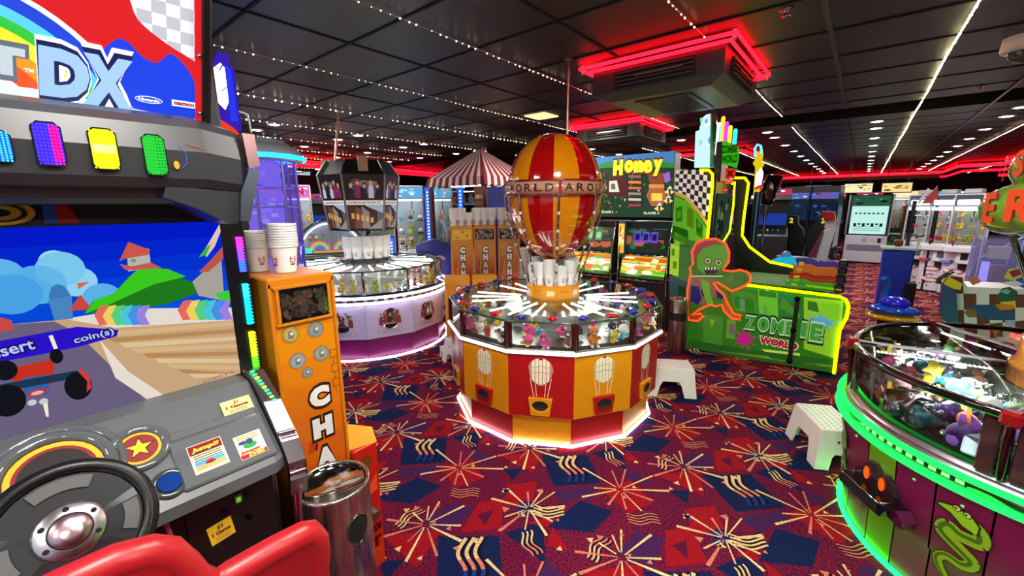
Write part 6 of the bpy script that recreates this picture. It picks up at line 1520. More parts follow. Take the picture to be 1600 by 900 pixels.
# ================================================================ teddy-bear fruit machine behind
hF = wall_frame((0, 5.25, 0), -90)
h = thing('fruit_machine_sign', 'wide jungle-green illuminated sign with yellow HONEY lettering above the coin machines', 'sign', (-2.2, 5.4, 1.4))
hz = on(hF, 990, 338)[1]
P = ons(hF, (935, 246), (1054, 246), (1054, 340), (935, 336)); b = B()
ua, ub, va, vb = P[0][0], P[1][0], P[2][1], P[0][1]
b.box(((ua+ub)/2-.1, (va+vb)/2, -.12), (ub-ua+.2, vb-va, .22), '#10200f', 'plastic', .01, fr=hF); b.build('sign_box', h)
b = B(); BL_ = 'backlit0.7'
def hp(pts, col, w): b.fpoly(hF, ons(hF, *pts), col, BL_, w)
ua -= .2
b.frect(hF, ua, ub, va, vb, '#16341c', BL_, .001); b.frect(hF, ua, ub, vb-.14, vb, '#3878b0', BL_, .0015)
hp([(935, 262), (1054, 262), (1054, 256), (1030, 250), (980, 256), (950, 252), (935, 258)], '#2c7a2c', .0018)
r = random.Random(8)
for k in range(60): x, y = r.uniform(936, 1050), r.uniform(262, 334); s_ = r.uniform(2, 6); hp([(x, y), (x+s_, y-s_*.5), (x+s_*.6, y+s_*.8)], r.choice(['#1c4a20', '#2a6428', '#0f2412', '#50803a', '#7a3a2a', '#b0a090']), .002+.00001*k)
hp([(948, 278), (978, 278), (980, 306), (948, 304)], '#4a1c16', .003); hp([(952, 283), (964, 282), (968, 300), (952, 300)], '#c8c0b0', .0034); hp([(955, 287), (961, 287), (962, 296), (955, 296)], '#3a6a50', .0036)
for k, c in enumerate(['#7a5a50', '#d0762a', '#c05a3a', '#8a7a70', '#b8b0a0', '#8a3a30']): hp([(980, 272+9*k), (1004, 273+9*k), (1004, 279+9*k), (980, 278+9*k)], '#2a1410', .003); hp([(982, 273.5+9*k), (1002, 274+9*k), (1002, 278+9*k), (982, 277.5+9*k)], c, .0034)
# honey pot and bees
hp([(1016, 292), (1036, 292), (1042, 306), (1034, 322), (1018, 322), (1010, 306)], '#9a5a28', .0035); hp([(1014, 288), (1038, 288), (1038, 294), (1014, 294)], '#c8823a', .0038); hp([(1018, 302), (1035, 302), (1035, 314), (1018, 314)], '#e8c048', .004); hp([(1012, 270), (1038, 270), (1036, 288), (1016, 288)], '#7a3c20', .0033)
for x, y in ((1046, 300), (1044, 314), (1030, 326)): hp([(x-8, y), (x, y-5), (x+8, y), (x, y+5)], '#d8c860', .0042); hp([(x-1, y-5), (x+2, y-5), (x+2, y+5), (x-1, y+5)], '#2a2010', .0044); hp([(x-4, y-4), (x+1, y-10), (x+5, y-5)], '#b8d0e8', .0043)
hp([(1036, 272), (1046, 268), (1048, 282), (1040, 286)], '#8a5ac0', .0035)
for ch, x, y, sz in (('H', 966, 262, 17), ('o', 983, 260, 13), ('n', 998, 260, 12), ('e', 1012, 260, 13), ('y', 1028, 262, 17)):
    u, v = on(hF, x, y); wd = abs(on(hF, x+7.5, y)[0]-on(hF, x-7.5, y)[0]); hh = sz*.0088
    b.ftext(hF, ch, u, v, hh*1.25, '#5a2a08', BL_, .005, .13, width=wd*1.12); b.ftext(hF, ch, u, v, hh*1.1, '#f4dc30', BL_, .0056, .09, width=wd)
u, v = on(hF, 1018, 333); b.ftext(hF, 'PLAYER 3', u, v, .03, '#b8c8b0', BL_, .005, .04, width=.2); u, v = on(hF, 950, 331); b.ftext(hF, 'PLAYER 2', u, v, .03, '#b8c8b0', BL_, .005, .04, width=.16)
b.build('sign_print', h)
b = B(); b.box((ua*.5+ub*.5, va-.02, -.1), (ub-ua+.2, .03, .26), '#0d140c', 'metal', .005, fr=hF); b.build('sign_rail', h)
def coin_machine(px0, px1, lab, digit, seed, y=5.15):
    f = wall_frame((0, y, 0), -90); (u0, _), (u1, _) = on(f, px0, 400), on(f, px1, 400); um = (u0+u1)/2; W_ = u1-u0
    m = thing('coin_game_cabinet', lab, 'arcade machine', (um, y+.3, 0))
    b = B(); b.box((um, .34, -.3), (W_, .66, .6), '#0f1410', 'plastic', .01, fr=f); b.box((um, 1.02, -.32), (W_, .70, .5), '#121712', 'plastic', .01, fr=f); b.build('case', m)
    b = B(); g = Fr(f.p(um, 1.17, -.05), f.x, (0, .18, .98)); w2 = W_/2-.03
    b.frect(g, -w2, w2, -.20, .21, '#0c1c10', BL_, .001); b.collage(g, -w2, w2, -.19, .20, ['#16401c', '#2c1a12', '#7a3a24', '#1c5a28', '#a04a30', '#0c240f'], 26, seed, BL_, .0012, .4)
    for k in range(3): b.frect(g, -w2*.55+k*w2*.38, -w2*.25+k*w2*.38, -.06, .08, digit, 'glow0.6', .004); b.frect(g, -w2*.5+k*w2*.38, -w2*.3+k*w2*.38, -.03, .05, '#2a1a80' if digit != '#40d060' else '#d8f0d8', 'glow0.6', .005)
    b.build('display', m)
    b = B(); g2 = Fr(f.p(um, .80, .02), f.x, (0, .30, .95)); 
    b.frect(g2, -w2, w2, -.14, .14, '#2c4a1c', BL_, .001)
    for k, c in enumerate(['#e8a020', '#d85a18', '#e8d040', '#c8d8a0', '#e08020', '#58b828', '#88c030']): b.frect(g2, -w2, w2, .12-.036*k, .14-.036*k+.01, c, BL_, .0016)
    b.collage(g2, -w2, w2, -.13, .13, ['#e8c040', '#f0f0d0', '#e06820', '#60b030', '#d0d8d8'], 30, seed+1, BL_, .002, .3); b.build('coin_field', m)
    for k, (z, w_) in enumerate(((.955, .04), (.63, .05))):
        b = B(); b.box((um, z, w_), (W_, .022, .03), '#b8bcb8', 'chrome', .004, fr=f)
        for q in range(6): b.box((um-W_*.4+q*W_*.16, z+.008, w_), (W_*.08, .02, .035), '#e8ece8', 'chrome', .004, fr=f)
        b.build('chrome_rail', m)
    for s_ in (-1, 1): b = B(); b.tube([f.p(um+s_*W_/2, 1.36, -.04), f.p(um+s_*W_/2, .96, .05), f.p(um+s_*W_/2, .62, .06), f.p(um+s_*W_/2, .02, .0)], .010, '#c0c4c4', 'chrome', 6); b.build('side_rail', m)
    return m
coin_machine(969, 1046, 'black coin game cabinet with three blue digits, right one under the HONEY sign', '#7060f0', 21)
coin_machine(884, 958, 'black coin game cabinet with green digits, left one under the HONEY sign', '#40d060', 27)
b = B(); g = wall_frame((0, 5.12, 0), -90); (ua, va), (ub, vb) = on(g, 968, 402), on(g, 978, 345); b.box(((ua+ub)/2-.02, (va+vb)/2, -.05), (.09, vb-va, .1), '#2a6a90', 'plastic', .005, fr=g)
f = Fr(g.p((ua+ub)/2-.02, (va+vb)/2, 0), g.x, g.y); b.frect(f, -.04, .04, -.2, .2, '#e8b030', BL_, .001); b.collage(f, -.038, .038, -.19, .19, ['#f0e040', '#ffffff', '#d04020', '#f08030'], 24, 5, BL_, .0015, .4)
b.build('prize_ticket_column', label='narrow yellow illustrated column between the two coin game cabinets under the HONEY sign', cat='display column')

# ================================================================ striped stall, blue stands, change machines (behind balloon machine)
def striped_canopy():
    t = thing('striped_stall', 'stall with a red and white striped awning on brown posts, left of the balloon', 'stall', (-4.55, 4.75, 0))
    c = Vector((-4.47, 4.67, 0)); hx, hy = .60, .56; ang = rad(0); zt_, zb = 2.33, 1.93
    b = B(); N_ = 17
    def P(side, s_, lv):  # lv 0 top ridge, 1 mid, 2 hem
        k = {0: .05, 1: .62, 2: .96, 3: 1.0}[lv]; z = {0: 2.40, 1: 2.14, 2: 1.98, 3: 1.87}[lv]
        a, e = [(-1, -1), (1, -1), (1, 1), (-1, 1)][side], [(1, -1), (1, 1), (-1, 1), (-1, -1)][side]
        x = a[0]+(e[0]-a[0])*s_; y = a[1]+(e[1]-a[1])*s_
        return c+Vector((x*hx*k, y*hy*k, z-(.02*abs(math.sin(s_*N_*PI/2)) if lv == 3 else 0)))
    for side in range(4):
        for i in range(N_):
            col = '#7a1c2c' if i % 2 == 0 else '#e8c8c4'
            for lv in range(3): b.add([P(side, i/N_, lv), P(side, i/N_, lv+1), P(side, (i+1)/N_, lv+1), P(side, (i+1)/N_, lv)], [(0, 1, 2, 3)], col, 'matte')
    b.build('awning', t)
    for x, y in ((-1, -1), (1, -1), (1, 1), (-1, 1)): b = B(); b.bx(c.x+x*hx*.9-.03, c.x+x*hx*.9+.03, c.y+y*hy*.9-.03, c.y+y*hy*.9+.03, 0, 1.93, '#5e2c1c', 'plastic', .005); b.build('post', t)
    b = B(); b.bx(c.x-hx*.88, c.x+hx*.88, c.y-hy*.88, c.y+hy*.88, 0, .95, '#d8d4d8', 'plastic', .01); b.build('counter', t)
    b = B(); b.bx(c.x-hx*.8, c.x+hx*.8, c.y-hy*.8, c.y+hy*.8, .95, 1.90, '#ffffff', 'glass', 0); b.build('glass_case', t)
    b = B()
    for k, z in enumerate((1.0, 1.3, 1.6)): b.bx(c.x-hx*.75, c.x+hx*.75, c.y-.1, c.y+hy*.7, z, z+.02, '#c8d0d4', 'plastic', .002)
    b.build('shelf', t)
    b = B(); b.bx(c.x-.3, c.x+.3, c.y-hy*.6, c.y-hy*.5, 1.86, 1.875, '#ffffff', 'glow5', .001); b.build('case_lamp', t)
    r = random.Random(6)
    for z in (1.02, 1.32, 1.62):
        for k in range(5): put_toy(r.randrange(15), (c.x-.38+.19*k, c.y-.02, z), (0, 0, r.uniform(-.5, .5)), 1.35, 'on the shelves of the striped stall', 'prizes on the shelves of the striped stall')
striped_canopy()
def blue_stand(px, py0, py1, D, wd, lab, peak=True):
    p = at_d(px, py1, D); zt_ = at_d(px, py0, D).z; a = math.degrees(math.atan2(-p.y, -p.x)); f = wall_frame((p.x, p.y, 0), a); b = B()
    P = [(-wd/2, 0.0), (wd/2, 0.0), (wd/2, zt_-.08), (0 if peak else wd/2, zt_), (-wd/2, zt_-.08)] if peak else [(-wd/2, 0), (wd/2, 0), (wd/2, zt_), (-wd/2, zt_)]
    b.prism(P, f, -.2, 0, '#16268a', 'plastic')
    if peak:
        for k, (u, v) in enumerate(((-.10, .72), (.02, .62), (-.12, .5), (.08, .82))): b.farc(f, u, v, .05, .085, .3, 4.8, '#e08ab0', 'print', .001)
    else: b.frect(f, -wd*.3, wd*.3, zt_-.6, zt_-.2, '#1c30a4', 'print', .001)
    return b.build('blue_cabinet', label=lab, cat='cabinet')
blue_stand(681, 374, 470, 5.95, .48, 'dark blue peaked cabinet with pink rings, between lavender pusher and change machines')
blue_stand(783, 292, 420, 5.45, .33, 'tall plain dark blue panel cabinet just left of the balloon', False)
# row of three change machines
def change_far(px, D, lab, pic, H_=1.36):
    p = at_d(px, 380, D); a = math.degrees(math.atan2(-p.y, -p.x)); W_ = .252; o = (p.x, p.y, 0); f = wall_frame(o, a)
    m = thing('change_machine', lab, 'change machine', o); b = B()
    b.box((0, .45+.45+.0, -.15), (W_, .93, .28), '#d88a14', 'plastic', .006, fr=f); b.box((0, .22, -.12), (W_+.02, .44, .34), '#d88a14', 'plastic', .006, fr=f); b.build('case', m)
    b = B(); n = 8
    for i in range(n):
        fz = i/n; c0, c1 = (.80, .55, .06), (.70, .15, .03); b.frect(f, -W_/2+.02, W_/2-.02, 1.18-.62*(i+1)/n, 1.18-.62*i/n, tuple(c0[k]*(1-fz)+c1[k]*fz for k in range(3)), 'print', .001)
    for k, ch in enumerate('CHANGE'): b.ftext(f, ch, .005, 1.10-.088*k, .075, '#3a1a0a', 'print', .003, .14, width=.07); b.ftext(f, ch, .005, 1.10-.088*k, .064, '#f4f0e8', 'print', .0036, .08, width=.055)
    b.collage(f, -W_/2+.02, -.045, .6, 1.15, ['#8a8a80', '#3a2010', '#c04a20', '#d0b040'], 12, 4, w=.002, sz=.3)
    b.build('front_print', m)
    b = B()
    if pic: b.frect(f, -W_/2+.02, W_/2-.02, 1.215, 1.33, '#e8b820', 'print', .001); b.collage(f, -W_/2+.04, W_/2-.04, 1.22, 1.32, ['#c88a10', '#f4d850', '#b87010'], 10, 2, w=.0015)
    else:
        b.frect(f, -W_/2+.02, W_/2-.02, 1.215, 1.33, '#2a2420', 'matte', .001); r = random.Random(px)
        for k in range(60): b.fdisc(f, r.uniform(-W_/2+.035, W_/2-.035), r.uniform(1.225, 1.32), .010, r.choice(['#7a756c', '#9a9488', '#b8aa94', '#5c5852']), 'paint', .0015+k*.00002, n=8)
    b.build('coin_window', m)
    b = B(); b.box((0, .52, .03), (W_-.06, .03, .09), '#d8941c', 'plastic', .005, fr=f); b.frect(f, -.05, .03, .50, .56, '#6a3008', 'print', .002); b.build('coin_tray', m)
    for k in (-1, 0, 1):
        q_ = f.p(k*.085, 0, -.13); tub_stack(q_.x, q_.y, 1.367, 8 if (px+k) % 3 else 4, 'white coin tub stacked on the row of three orange change machines', 'coin tubs on the row of change machines', s=1.05, me=TUBR)
change_far(722, 4.75, 'orange change machine with yellow top panel, in the row behind the balloon machine', True)
change_far(757.5, 4.78, 'orange change machine with coin window, middle one of the three in the back row', False)
change_far(795, 4.80, 'orange change machine with coin window, in the back row touching the balloon ropes', False)
def low_change(px, D, lab):
    p = at_d(px, 430, D); a = math.degrees(math.atan2(-p.y, -p.x)); f = wall_frame((p.x, p.y, 0), a); m = thing('change_machine', lab, 'change machine', (p.x, p.y, 0))
    b = B(); b.box((0, .42, -.14), (.27, .84, .28), '#e0961a', 'plastic', .006, fr=f); b.build('case', m); b = B()
    b.frect(f, -.11, .11, .2, .78, '#d8881a', 'print', .001)
    for k, ch in enumerate('CHANGE'): b.ftext(f, ch, .01, .72-.085*k, .07, '#3a1a0a', 'print', .0026, .14, width=.065); b.ftext(f, ch, .01, .72-.085*k, .06, '#f4f0e8', 'print', .0032, .08, width=.052)
    b.build('front_print', m)
low_change(714, 4.38, 'low orange change machine in front of the row, at its left end')
low_change(757, 4.40, 'low orange change machine in front of the row, half hidden by the balloon machine')

# ================================================================ machines behind on the left
def front_at(px, py, D): p = at_d(px, py, D); a = math.degrees(math.atan2(-p.y, -p.x)); return p, a
def crane(px, D, W_, Ht, lab, head, light, seed, toys=True, headtext=None, body='#e4e0ea', facing=None, dep=None):
    """claw machine: base with control panel, glass box of prizes, lit header"""
    p, a = front_at(px, 400, D); a = facing if facing is not None else a; f = wall_frame((p.x, p.y, 0), a); dep = dep or W_
    m = thing('claw_machine', lab, 'claw machine', (p.x, p.y, 0))
    b = B(); b.box((0, .45, -dep/2), (W_, .86, dep), body, 'plastic', .012, fr=f); b.box((0, .80, .05), (W_*.96, .10, .14), body, 'plastic', .012, fr=f); b.build('base', m)
    b = B(); b.frect(f, -W_*.4, W_*.4, .10, .34, '#d8d4dc', 'print', .001)
    b.frect(f, W_*.05, W_*.35, .42, .66, '#16161a', 'matte', .002); b.fdisc(f, -W_*.2, .58, .05, '#c8c4cc', 'print', .002); b.fdisc(f, -W_*.2, .58, .035, '#5a5a6a', 'print', .0025)
    b.collage(f, -W_*.38, W_*.38, .12, .32, ['#b03050', '#f0f0f0', '#7a7a84', '#e0b040'], 8, seed); b.build('prize_door', m)
    b = B(); b.cyl(f.p(-W_*.2, .85, .07), f.p(-W_*.2, .93, .07), .008, '#202020', 'plastic', n=8); b.ball(f.p(-W_*.2, .94, .07), .022, '#c02020', 'gloss', 8, 6); b.build('joystick', m)
    b = B(); b.box((W_*.15, .855, .07), (.05, .014, .05), '#e8c020', 'glow1', .004, fr=f); b.build('button', m)
    z0, z1 = .88, Ht-.22
    for u in (-W_/2+.012, W_/2-.012):
        for w in (-.012, -dep+.012): b = B(); b.box((u, (z0+z1)/2, w), (.024, z1-z0, .024), body, 'plastic', .003, fr=f); b.build('corner_post', m)
    b = B(); c = [f.p(-W_/2, z0, 0), f.p(W_/2, z0, 0), f.p(W_/2, z1, 0), f.p(-W_/2, z1, 0)]; b.poly(c, '#fff', 'glass') if False else b.poly(c, (1, 1, 1, 1), 'glass'); b.build('glass', m)
    b = B(); b.box((0, (z0+z1)/2, -dep+.02), (W_-.05, z1-z0, .02), '#a8b4bc', 'plastic', 0, fr=f); b.box((0, z0+.01, -dep/2), (W_-.03, .02, dep-.03), '#c8ccd0', 'plastic', 0, fr=f); b.build('back_board', m)
    b = B(); b.box((0, z1-.015, -dep/2), (W_-.06, .02, dep*.5), '#ffffff', 'glow3', .002, fr=f); b.build('inner_lamp', m)
    b = B(); b.box((0, Ht-.11, -dep/2), (W_, .22, dep), body, 'plastic', .012, fr=f); b.frect(f, -W_/2+.02, W_/2-.02, Ht-.20, Ht-.02, head, 'glow0.9', .002)
    b.collage(f, -W_/2+.03, W_/2-.03, Ht-.19, Ht-.03, [light, head, '#f4f0f4'], 9, seed+2, 'glow0.9', .003)
    if headtext: b.ftext(f, headtext, -W_*.1, Ht-.11, .10, '#d02040', 'glow0.9', .005, .06)
    b.build('header', m)
    b = B(); b.cyl(f.p(.03, z1-.02, -dep*.45), f.p(.03, z1-.16, -dep*.45), .012, '#c0c0c4', 'chrome', n=8)
    for q_ in range(3): d = Vector((math.cos(q_*2.1), math.sin(q_*2.1), 0)); o = f.p(.03, z1-.16, -dep*.45); b.tube([o, o+d*.05-Vector((0, 0, .03)), o+d*.03-Vector((0, 0, .09))], .006, '#c0c0c4', 'chrome', 6)
    b.build('claw', m)
    r = random.Random(seed)
    if toys:
        for k in range(15):
            q_ = f.p(-W_*.36+W_*.36*(k % 3), z0+.025+(.0 if k < 9 else .20+.22*((k-9)//3)), -dep*.22-dep*.26*(k//3) if k < 9 else -dep*.75); put_toy(toys[r.randrange(len(toys))] if isinstance(toys, list) else r.randrange(15), (q_.x, q_.y, q_.z), (r.uniform(-.3, .3), 0, rad(a)+PI/2+r.uniform(-.4, .4)), min(1.7, W_*2.6), 'inside a claw machine at the back', 'plush prizes inside the claw machines')
    return m
crane(474, 7.95, .42, 1.95, 'claw machine with pink WIN header and yellow prizes, behind the change machine at left', '#d870c8', '#f0a0e0', 31, [2, 14, 5, 2], 'WIN')
crane(424, 7.2, .42, 1.95, 'pink-headed claw machine half hidden behind the big lit cylinder', '#d060c0', '#f0b0e0', 33, [2, 10, 8])
crane(645, 7.2, .45, 1.92, 'white claw machine right of the hexagonal picture lantern', '#58a8d8', '#b0d8e8', 35, True)
crane(692, 7.5, .42, 1.92, 'white claw machine behind the left post of the striped stall', '#60b0d8', '#e0a8b8', 37, True)
crane(601, 7.9, .42, 1.86, 'white claw machine directly behind the hexagonal picture lantern', '#70b8c8', '#d8e0b8', 39, True)
crane(556, 8.2, .42, 1.86, 'white claw machine behind the left half of the picture lantern', '#b078c8', '#d8e0f8', 41, True)
crane(742, 7.9, .42, 1.92, 'white claw machine behind the middle of the striped stall', '#e0788a', '#f0d8b8', 43, True)
for px, D, lab, z1 in ((672, 6.9, 'tall blue glowing column right of the white claw machine beside the striped stall', 1.9), (613, 6.6, 'short blue glowing column behind the coin tubs of the lavender pusher', 1.15), (722, 6.4, 'blue glowing column inside the striped stall front', 1.9)):
    p, a = front_at(px, 400, D); f = wall_frame((p.x, p.y, 0), a); m = thing('light_column', lab, 'light column', (p.x, p.y, 0))
    b = B(); b.box((0, z1/2, -.04), (.10, z1, .08), '#1c40b0', 'plastic', .004, fr=f); b.build('post', m); b = B()
    b.frect(f, -.035, .035, .5, z1-.03, '#2c68e0', 'glow1.2', .002)
    for k in range(int((z1-.55)/.05)): b.fdisc(f, 0, .55+.05*k, .012, '#e0ecff', 'glow3_tiny', .004, n=8)
    b.build('light_strip', m)
# big cylinder machine lit violet-blue
CY = at_d(402, 245, 4.3); CYc = (CY.x, CY.y)
t = thing('prize_cylinder', 'large violet-lit clear cylinder prize machine with silver dome, behind the driving game', 'arcade machine', (*CYc, 0))
b = B(); b.lathe((*CYc, 0), [(.36, 0), (.36, .05), (.34, .08), (.34, .85), (.36, .88), (.001, .88)], '#5a3a9c', 'plastic', 32); b.build('base', t)
b = B(); b.lathe((*CYc, 0), [(.27, .88), (.27, 1.98)], '#bcb0ff', 'tint', 32); b.build('clear_tube', t)
b = B(); b.lathe((*CYc, 0), [(.16, .88), (.16, 1.98)], '#9c84f0', 'glow0.8', 20)
r = random.Random(2)
for k in range(120): a = r.uniform(0, 6.28); z = r.uniform(.95, 1.92); f = wall_frame((CYc[0]+.162*math.cos(a), CYc[1]+.162*math.sin(a), z), math.degrees(a)); b.frect(f, -.03, .03, -.012, .02, r.choice(['#b0a0ff', '#e070d8', '#6a50e0', '#c8c8ff', '#50b8e0']), 'glow0.8', .002+k*.00002)
b.build('lit_core', t)
for k in range(8): a = 2*PI*k/8+.3; b = B(); b.cyl((CYc[0]+.28*math.cos(a), CYc[1]+.28*math.sin(a), .88), (CYc[0]+.28*math.cos(a), CYc[1]+.28*math.sin(a), 1.99), .012, '#9c90e8', 'metal', n=8); b.build('upright', t)
for z in (1.25, 1.6, 1.75): hoop(CYc, .282, z, .007, '#a098e8', 'metal', 40).build('ring_band', t)
b = B(); b.lathe((*CYc, 0), [(.27, 1.97), (.34, 1.98), (.365, 2.0), (.36, 2.03), (.33, 2.07), (.27, 2.11), (.24, 2.12), (.23, 2.145), (.14, 2.165), (.001, 2.17)], '#b8c0cc', 'gloss', 48); b.build('dome', t)
hoop(CYc, .36, 2.003, .018, '#18a0ff', 'glow4', 64).build('blue_light_ring', t)
area_lamp('cylinder_lamp', (CYc[0], CYc[1], 1.93), 5, .25, (.5, .4, 1))
# half-round rainbow coin game
p, a = front_at(520, 403, 6.9); f = wall_frame((p.x, p.y, 0), a); t = thing('rainbow_coin_game', 'half-round glass coin game with rainbow arcs, behind the lavender pusher at left', 'arcade machine', (p.x, p.y, 0))
b = B(); b.box((0, .44, -.3), (1.0, .88, .6), '#30303c', 'plastic', .01, fr=f); b.build('base', t)
b = B(); N_ = 24; R_ = .47
b.prism([(R_*math.cos(PI*i/N_), .89+R_*1.05*math.sin(PI*i/N_)) for i in range(N_+1)], f, -.35, -.10, '#8a94a4', 'plastic'); b.build('back_shell', t)
b = B(); b.tube([f.p(R_*1.02*math.cos(PI*i/N_), .89+R_*1.07*math.sin(PI*i/N_), -.08) for i in range(N_+1)], .022, '#101014', 'gloss', 8); b.build('black_arch', t)
b = B(); b.tube([f.p(R_*.92*math.cos(PI*i/N_), .89+R_*.96*math.sin(PI*i/N_), -.06) for i in range(N_+1)], .010, '#f4f8ff', 'glow4', 8); b.build('white_arch_light', t)
b = B()
for cx_ in (-.17, .17):
    for k, c in enumerate(['#e87088', '#f0b060', '#e8e070', '#70d080', '#60a0f0', '#8060e0'][::-1]): b.farc(f, cx_, .93, .05+.018*k, .066+.018*k, .1, PI-.1, c, 'glow0.7', -.095, 16)
b.frect(f, -.40, -.28, .90, .98, '#40e0e0', 'glow0.9', -.095); b.frect(f, -.26, .40, .90, .93, '#f0a040', 'glow0.7', -.094); b.collage(f, -.36, .36, .92, 1.2, ['#d05a40', '#58b870', '#e8e0d8', '#8aa0c0', '#c8d8e8'], 20, 9, 'glow0.5', -.098, .2)
b.build('rainbow_print', t)
for u in (-.05, .06): b = B(); b.tube([f.p(u, .9, -.05), f.p(u*1.1+.05, 1.15, -.05), f.p(u*.6, 1.37, -.06)], .006, '#e8ecf4', 'chrome', 6); b.build('glass_rib', t)
# dispenser under the awning
p, a = front_at(749, 320, 5.6); f = wall_frame((p.x, p.y, 0), a); b = B(); b.box((0, .92, -.05), (.13, 1.84, .1), '#5a3018', 'plastic', .006, fr=f)
for k in range(9): b.frect(f, -.05, .05, 1.0+.085*k, 1.05+.085*k, ['#a86a3a', '#8a4a28', '#c89060'][k % 3], 'print', .001)
b.build('capsule_column', label='narrow brown capsule vending column under the awning, above the change machines', cat='vending machine')

# ================================================================ far right side
# driving seats with numbers
def drive_seat(px, py, D, num, lab):
    p = at_d(px, py, D); a = -100; f = wall_frame((p.x, p.y, 0), a); m = thing('driving_chair', lab, 'seat', (p.x, p.y, 0)); b = B()
    P = [(-.26, .45), (.26, .45), (.29, .75), (.24, 1.02), (.14, 1.12), (.11, 1.30), (-.11, 1.30), (-.14, 1.12), (-.24, 1.02), (-.29, .75)]
    b.prism(P, f, -.10, 0, '#101012', 'plastic'); b.build('backrest', m); b = B(); b.box((0, .38, -.3), (.55, .16, .55), '#141416', 'plastic', .03, fr=f); b.build('seat', m)
    b = B(); b.box((0, .15, -.3), (.5, .3, .5), '#c8c8cc', 'plastic', .02, fr=f); b.build('base', m)
    b = B(); b.ftext(f, num, 0, 1.20, .11, '#e8f060', 'glow0.6', .003, .05); b.build('number', m)
    for s_ in (-1, 1): b = B(); b.tube([f.p(s_*.3, .4, -.05), f.p(s_*.3, .62, -.1), f.p(s_*.3, .62, -.4)], .02, '#202024', 'plastic', 8); b.build('bolster', m)
    return m
drive_seat(1237, 340, 11.5, '2', 'black driving seat numbered two, left of the pair facing the racing screens')
drive_seat(1287, 340, 11.5, '3', 'black driving seat numbered three, beside the white angular console')
# twin screens on frame behind them
for px, lab, c in ((1245, 'dark racing screen with blue strip above the seat number 2', '#203858'), (1290, 'dark racing screen with light strip above the seat number 3', '#182c48')):
    p = at_d(px, 300, 13.2); f = wall_frame((p.x, p.y, 0), -100); m = thing('racing_screen', lab, 'arcade machine', (p.x, p.y, 0))
    b = B(); b.box((0, 1.0, -.25), (.58, 2.0, .4), '#101014', 'plastic', .01, fr=f); b.build('cabinet', m)
    b = B(); b.frect(f, -.27, .27, 1.15, 1.62, c, 'glow0.5', .001); b.collage(f, -.26, .26, 1.16, 1.6, ['#30405a', '#101820', '#5070a0', '#203040'], 12, int(px), 'glow0.5', .002); b.build('screen', m)
    b = B(); b.frect(f, -.28, .28, 1.68, 1.84, '#4a60b0', 'glow0.9', .001); b.collage(f, -.27, .27, 1.69, 1.83, ['#8098e0', '#c03050', '#20305a', '#c8d0f0'], 8, int(px)+1, 'glow0.9', .002); b.build('marquee', m)
# leaning poster frames with red cherry, on chrome legs
t = thing('poster_lantern', 'tilted glass poster box on chrome legs, left of the seat number 2', 'sign', (-1.2, 7.9, 0))
p = at_d(1196, 300, 8); f = Fr((p.x, p.y, 0), (math.cos(rad(35)), math.sin(rad(35)), 0), (0, 0, 1)); 
b = B(); b.prism([(-.16, 1.58), (.12, 1.56), (.24, 2.02), (-.0, 2.04)], f, -.2, 0, '#17120f', 'gloss'); b.collage(f, -.02, .12, 1.62, 1.98, ['#8a4a30', '#c8b8a0', '#3a2018', '#e0d8d0', '#6a1a14'], 14, 4, w=.001, sz=.7); b.build('poster_box', t)
b = B(); b.tube([f.p(-.16, 1.58, .01), f.p(.12, 1.56, .01), f.p(.24, 2.02, .01), f.p(0, 2.04, .01)], .012, '#c8b4a8', 'chrome', 6, True); b.build('frame', t)
for u in (-.1, .08): b = B(); b.cyl(f.p(u, 0, -.1), f.p(u, 1.58, -.1), .02, '#9098a0', 'chrome', n=10); b.build('leg', t)
# white spaceship gun mount with red tubs
t = thing('white_gun_mount', 'white angular game console with maroon panel and red top, left of the big touch kiosk', 'game prop', (-.5, 7.4, 0))
f = wall_frame((0, 7.4, 0), -90); q4 = lambda x, y: (1170+x/4.09, 240+y/4.09)
b = B(); b.prism(ons(f, q4(380, 660), q4(480, 490), q4(560, 475), q4(520, 590), q4(490, 700), q4(340, 690)), f, -.25, 0, '#c4c8d4', 'plastic'); b.build('hull', t)
b = B(); b.prism(ons(f, q4(375, 660), q4(470, 495), q4(480, 500), q4(430, 665)), f, 0, .02, '#6a1c38', 'plastic'); b.build('maroon_panel', t)
b = B(); b.prism(ons(f, q4(560, 470), q4(572, 475), q4(560, 590), q4(530, 600)), f, -.25, .02, '#b0b4c0', 'plastic'); b.build('side_fin', t)
for x in (510, 542): b = B(); (u, v), (u2, v2) = on(f, *q4(x, 480)), on(f, *q4(x, 425)); b.cyl(f.p(u, v, -.1), f.p(u, v2, -.1), .055, '#b8b8b4', 'plastic', n=14); b.build('upright_cup', t)
b = B(); b.prism(ons(f, q4(468, 370), q4(548, 375), q4(552, 422), q4(480, 432)), f, -.22, .0, '#b01818', 'plush'); b.build('red_top', t)
b = B(); u, v = on(f, *q4(450, 690)); b.bx(-.95, -.30, 7.42, 7.64, .0, .80, '#202430', 'plastic', .01); b.build('pedestal', t)
# blue lit saucer on the green game
t = thing('blue_saucer', 'small glowing turquoise saucer behind the yellow neon rail', 'game prop', (-.75, 6.4, .7))
sc_ = at_d(1231, 408, 6.5); b = B(); b.lathe((sc_.x, sc_.y, sc_.z), [(.001, -.05), (.12, -.03), (.19, 0), (.10, .05), (.001, .07)], '#28b8d8', 'glow0.7', 20); b.build('disc', t)
b = B(); b.lathe((sc_.x-.03, sc_.y, sc_.z+.05), [(.06, 0), (.05, .06), (.001, .09)], '#5890d8', 'gloss', 14); b.build('cockpit', t)
b = B(); b.cyl((sc_.x, sc_.y, 0), (sc_.x, sc_.y, sc_.z-.04), .05, '#1a1a20', 'plastic', n=10); b.build('stand', t)
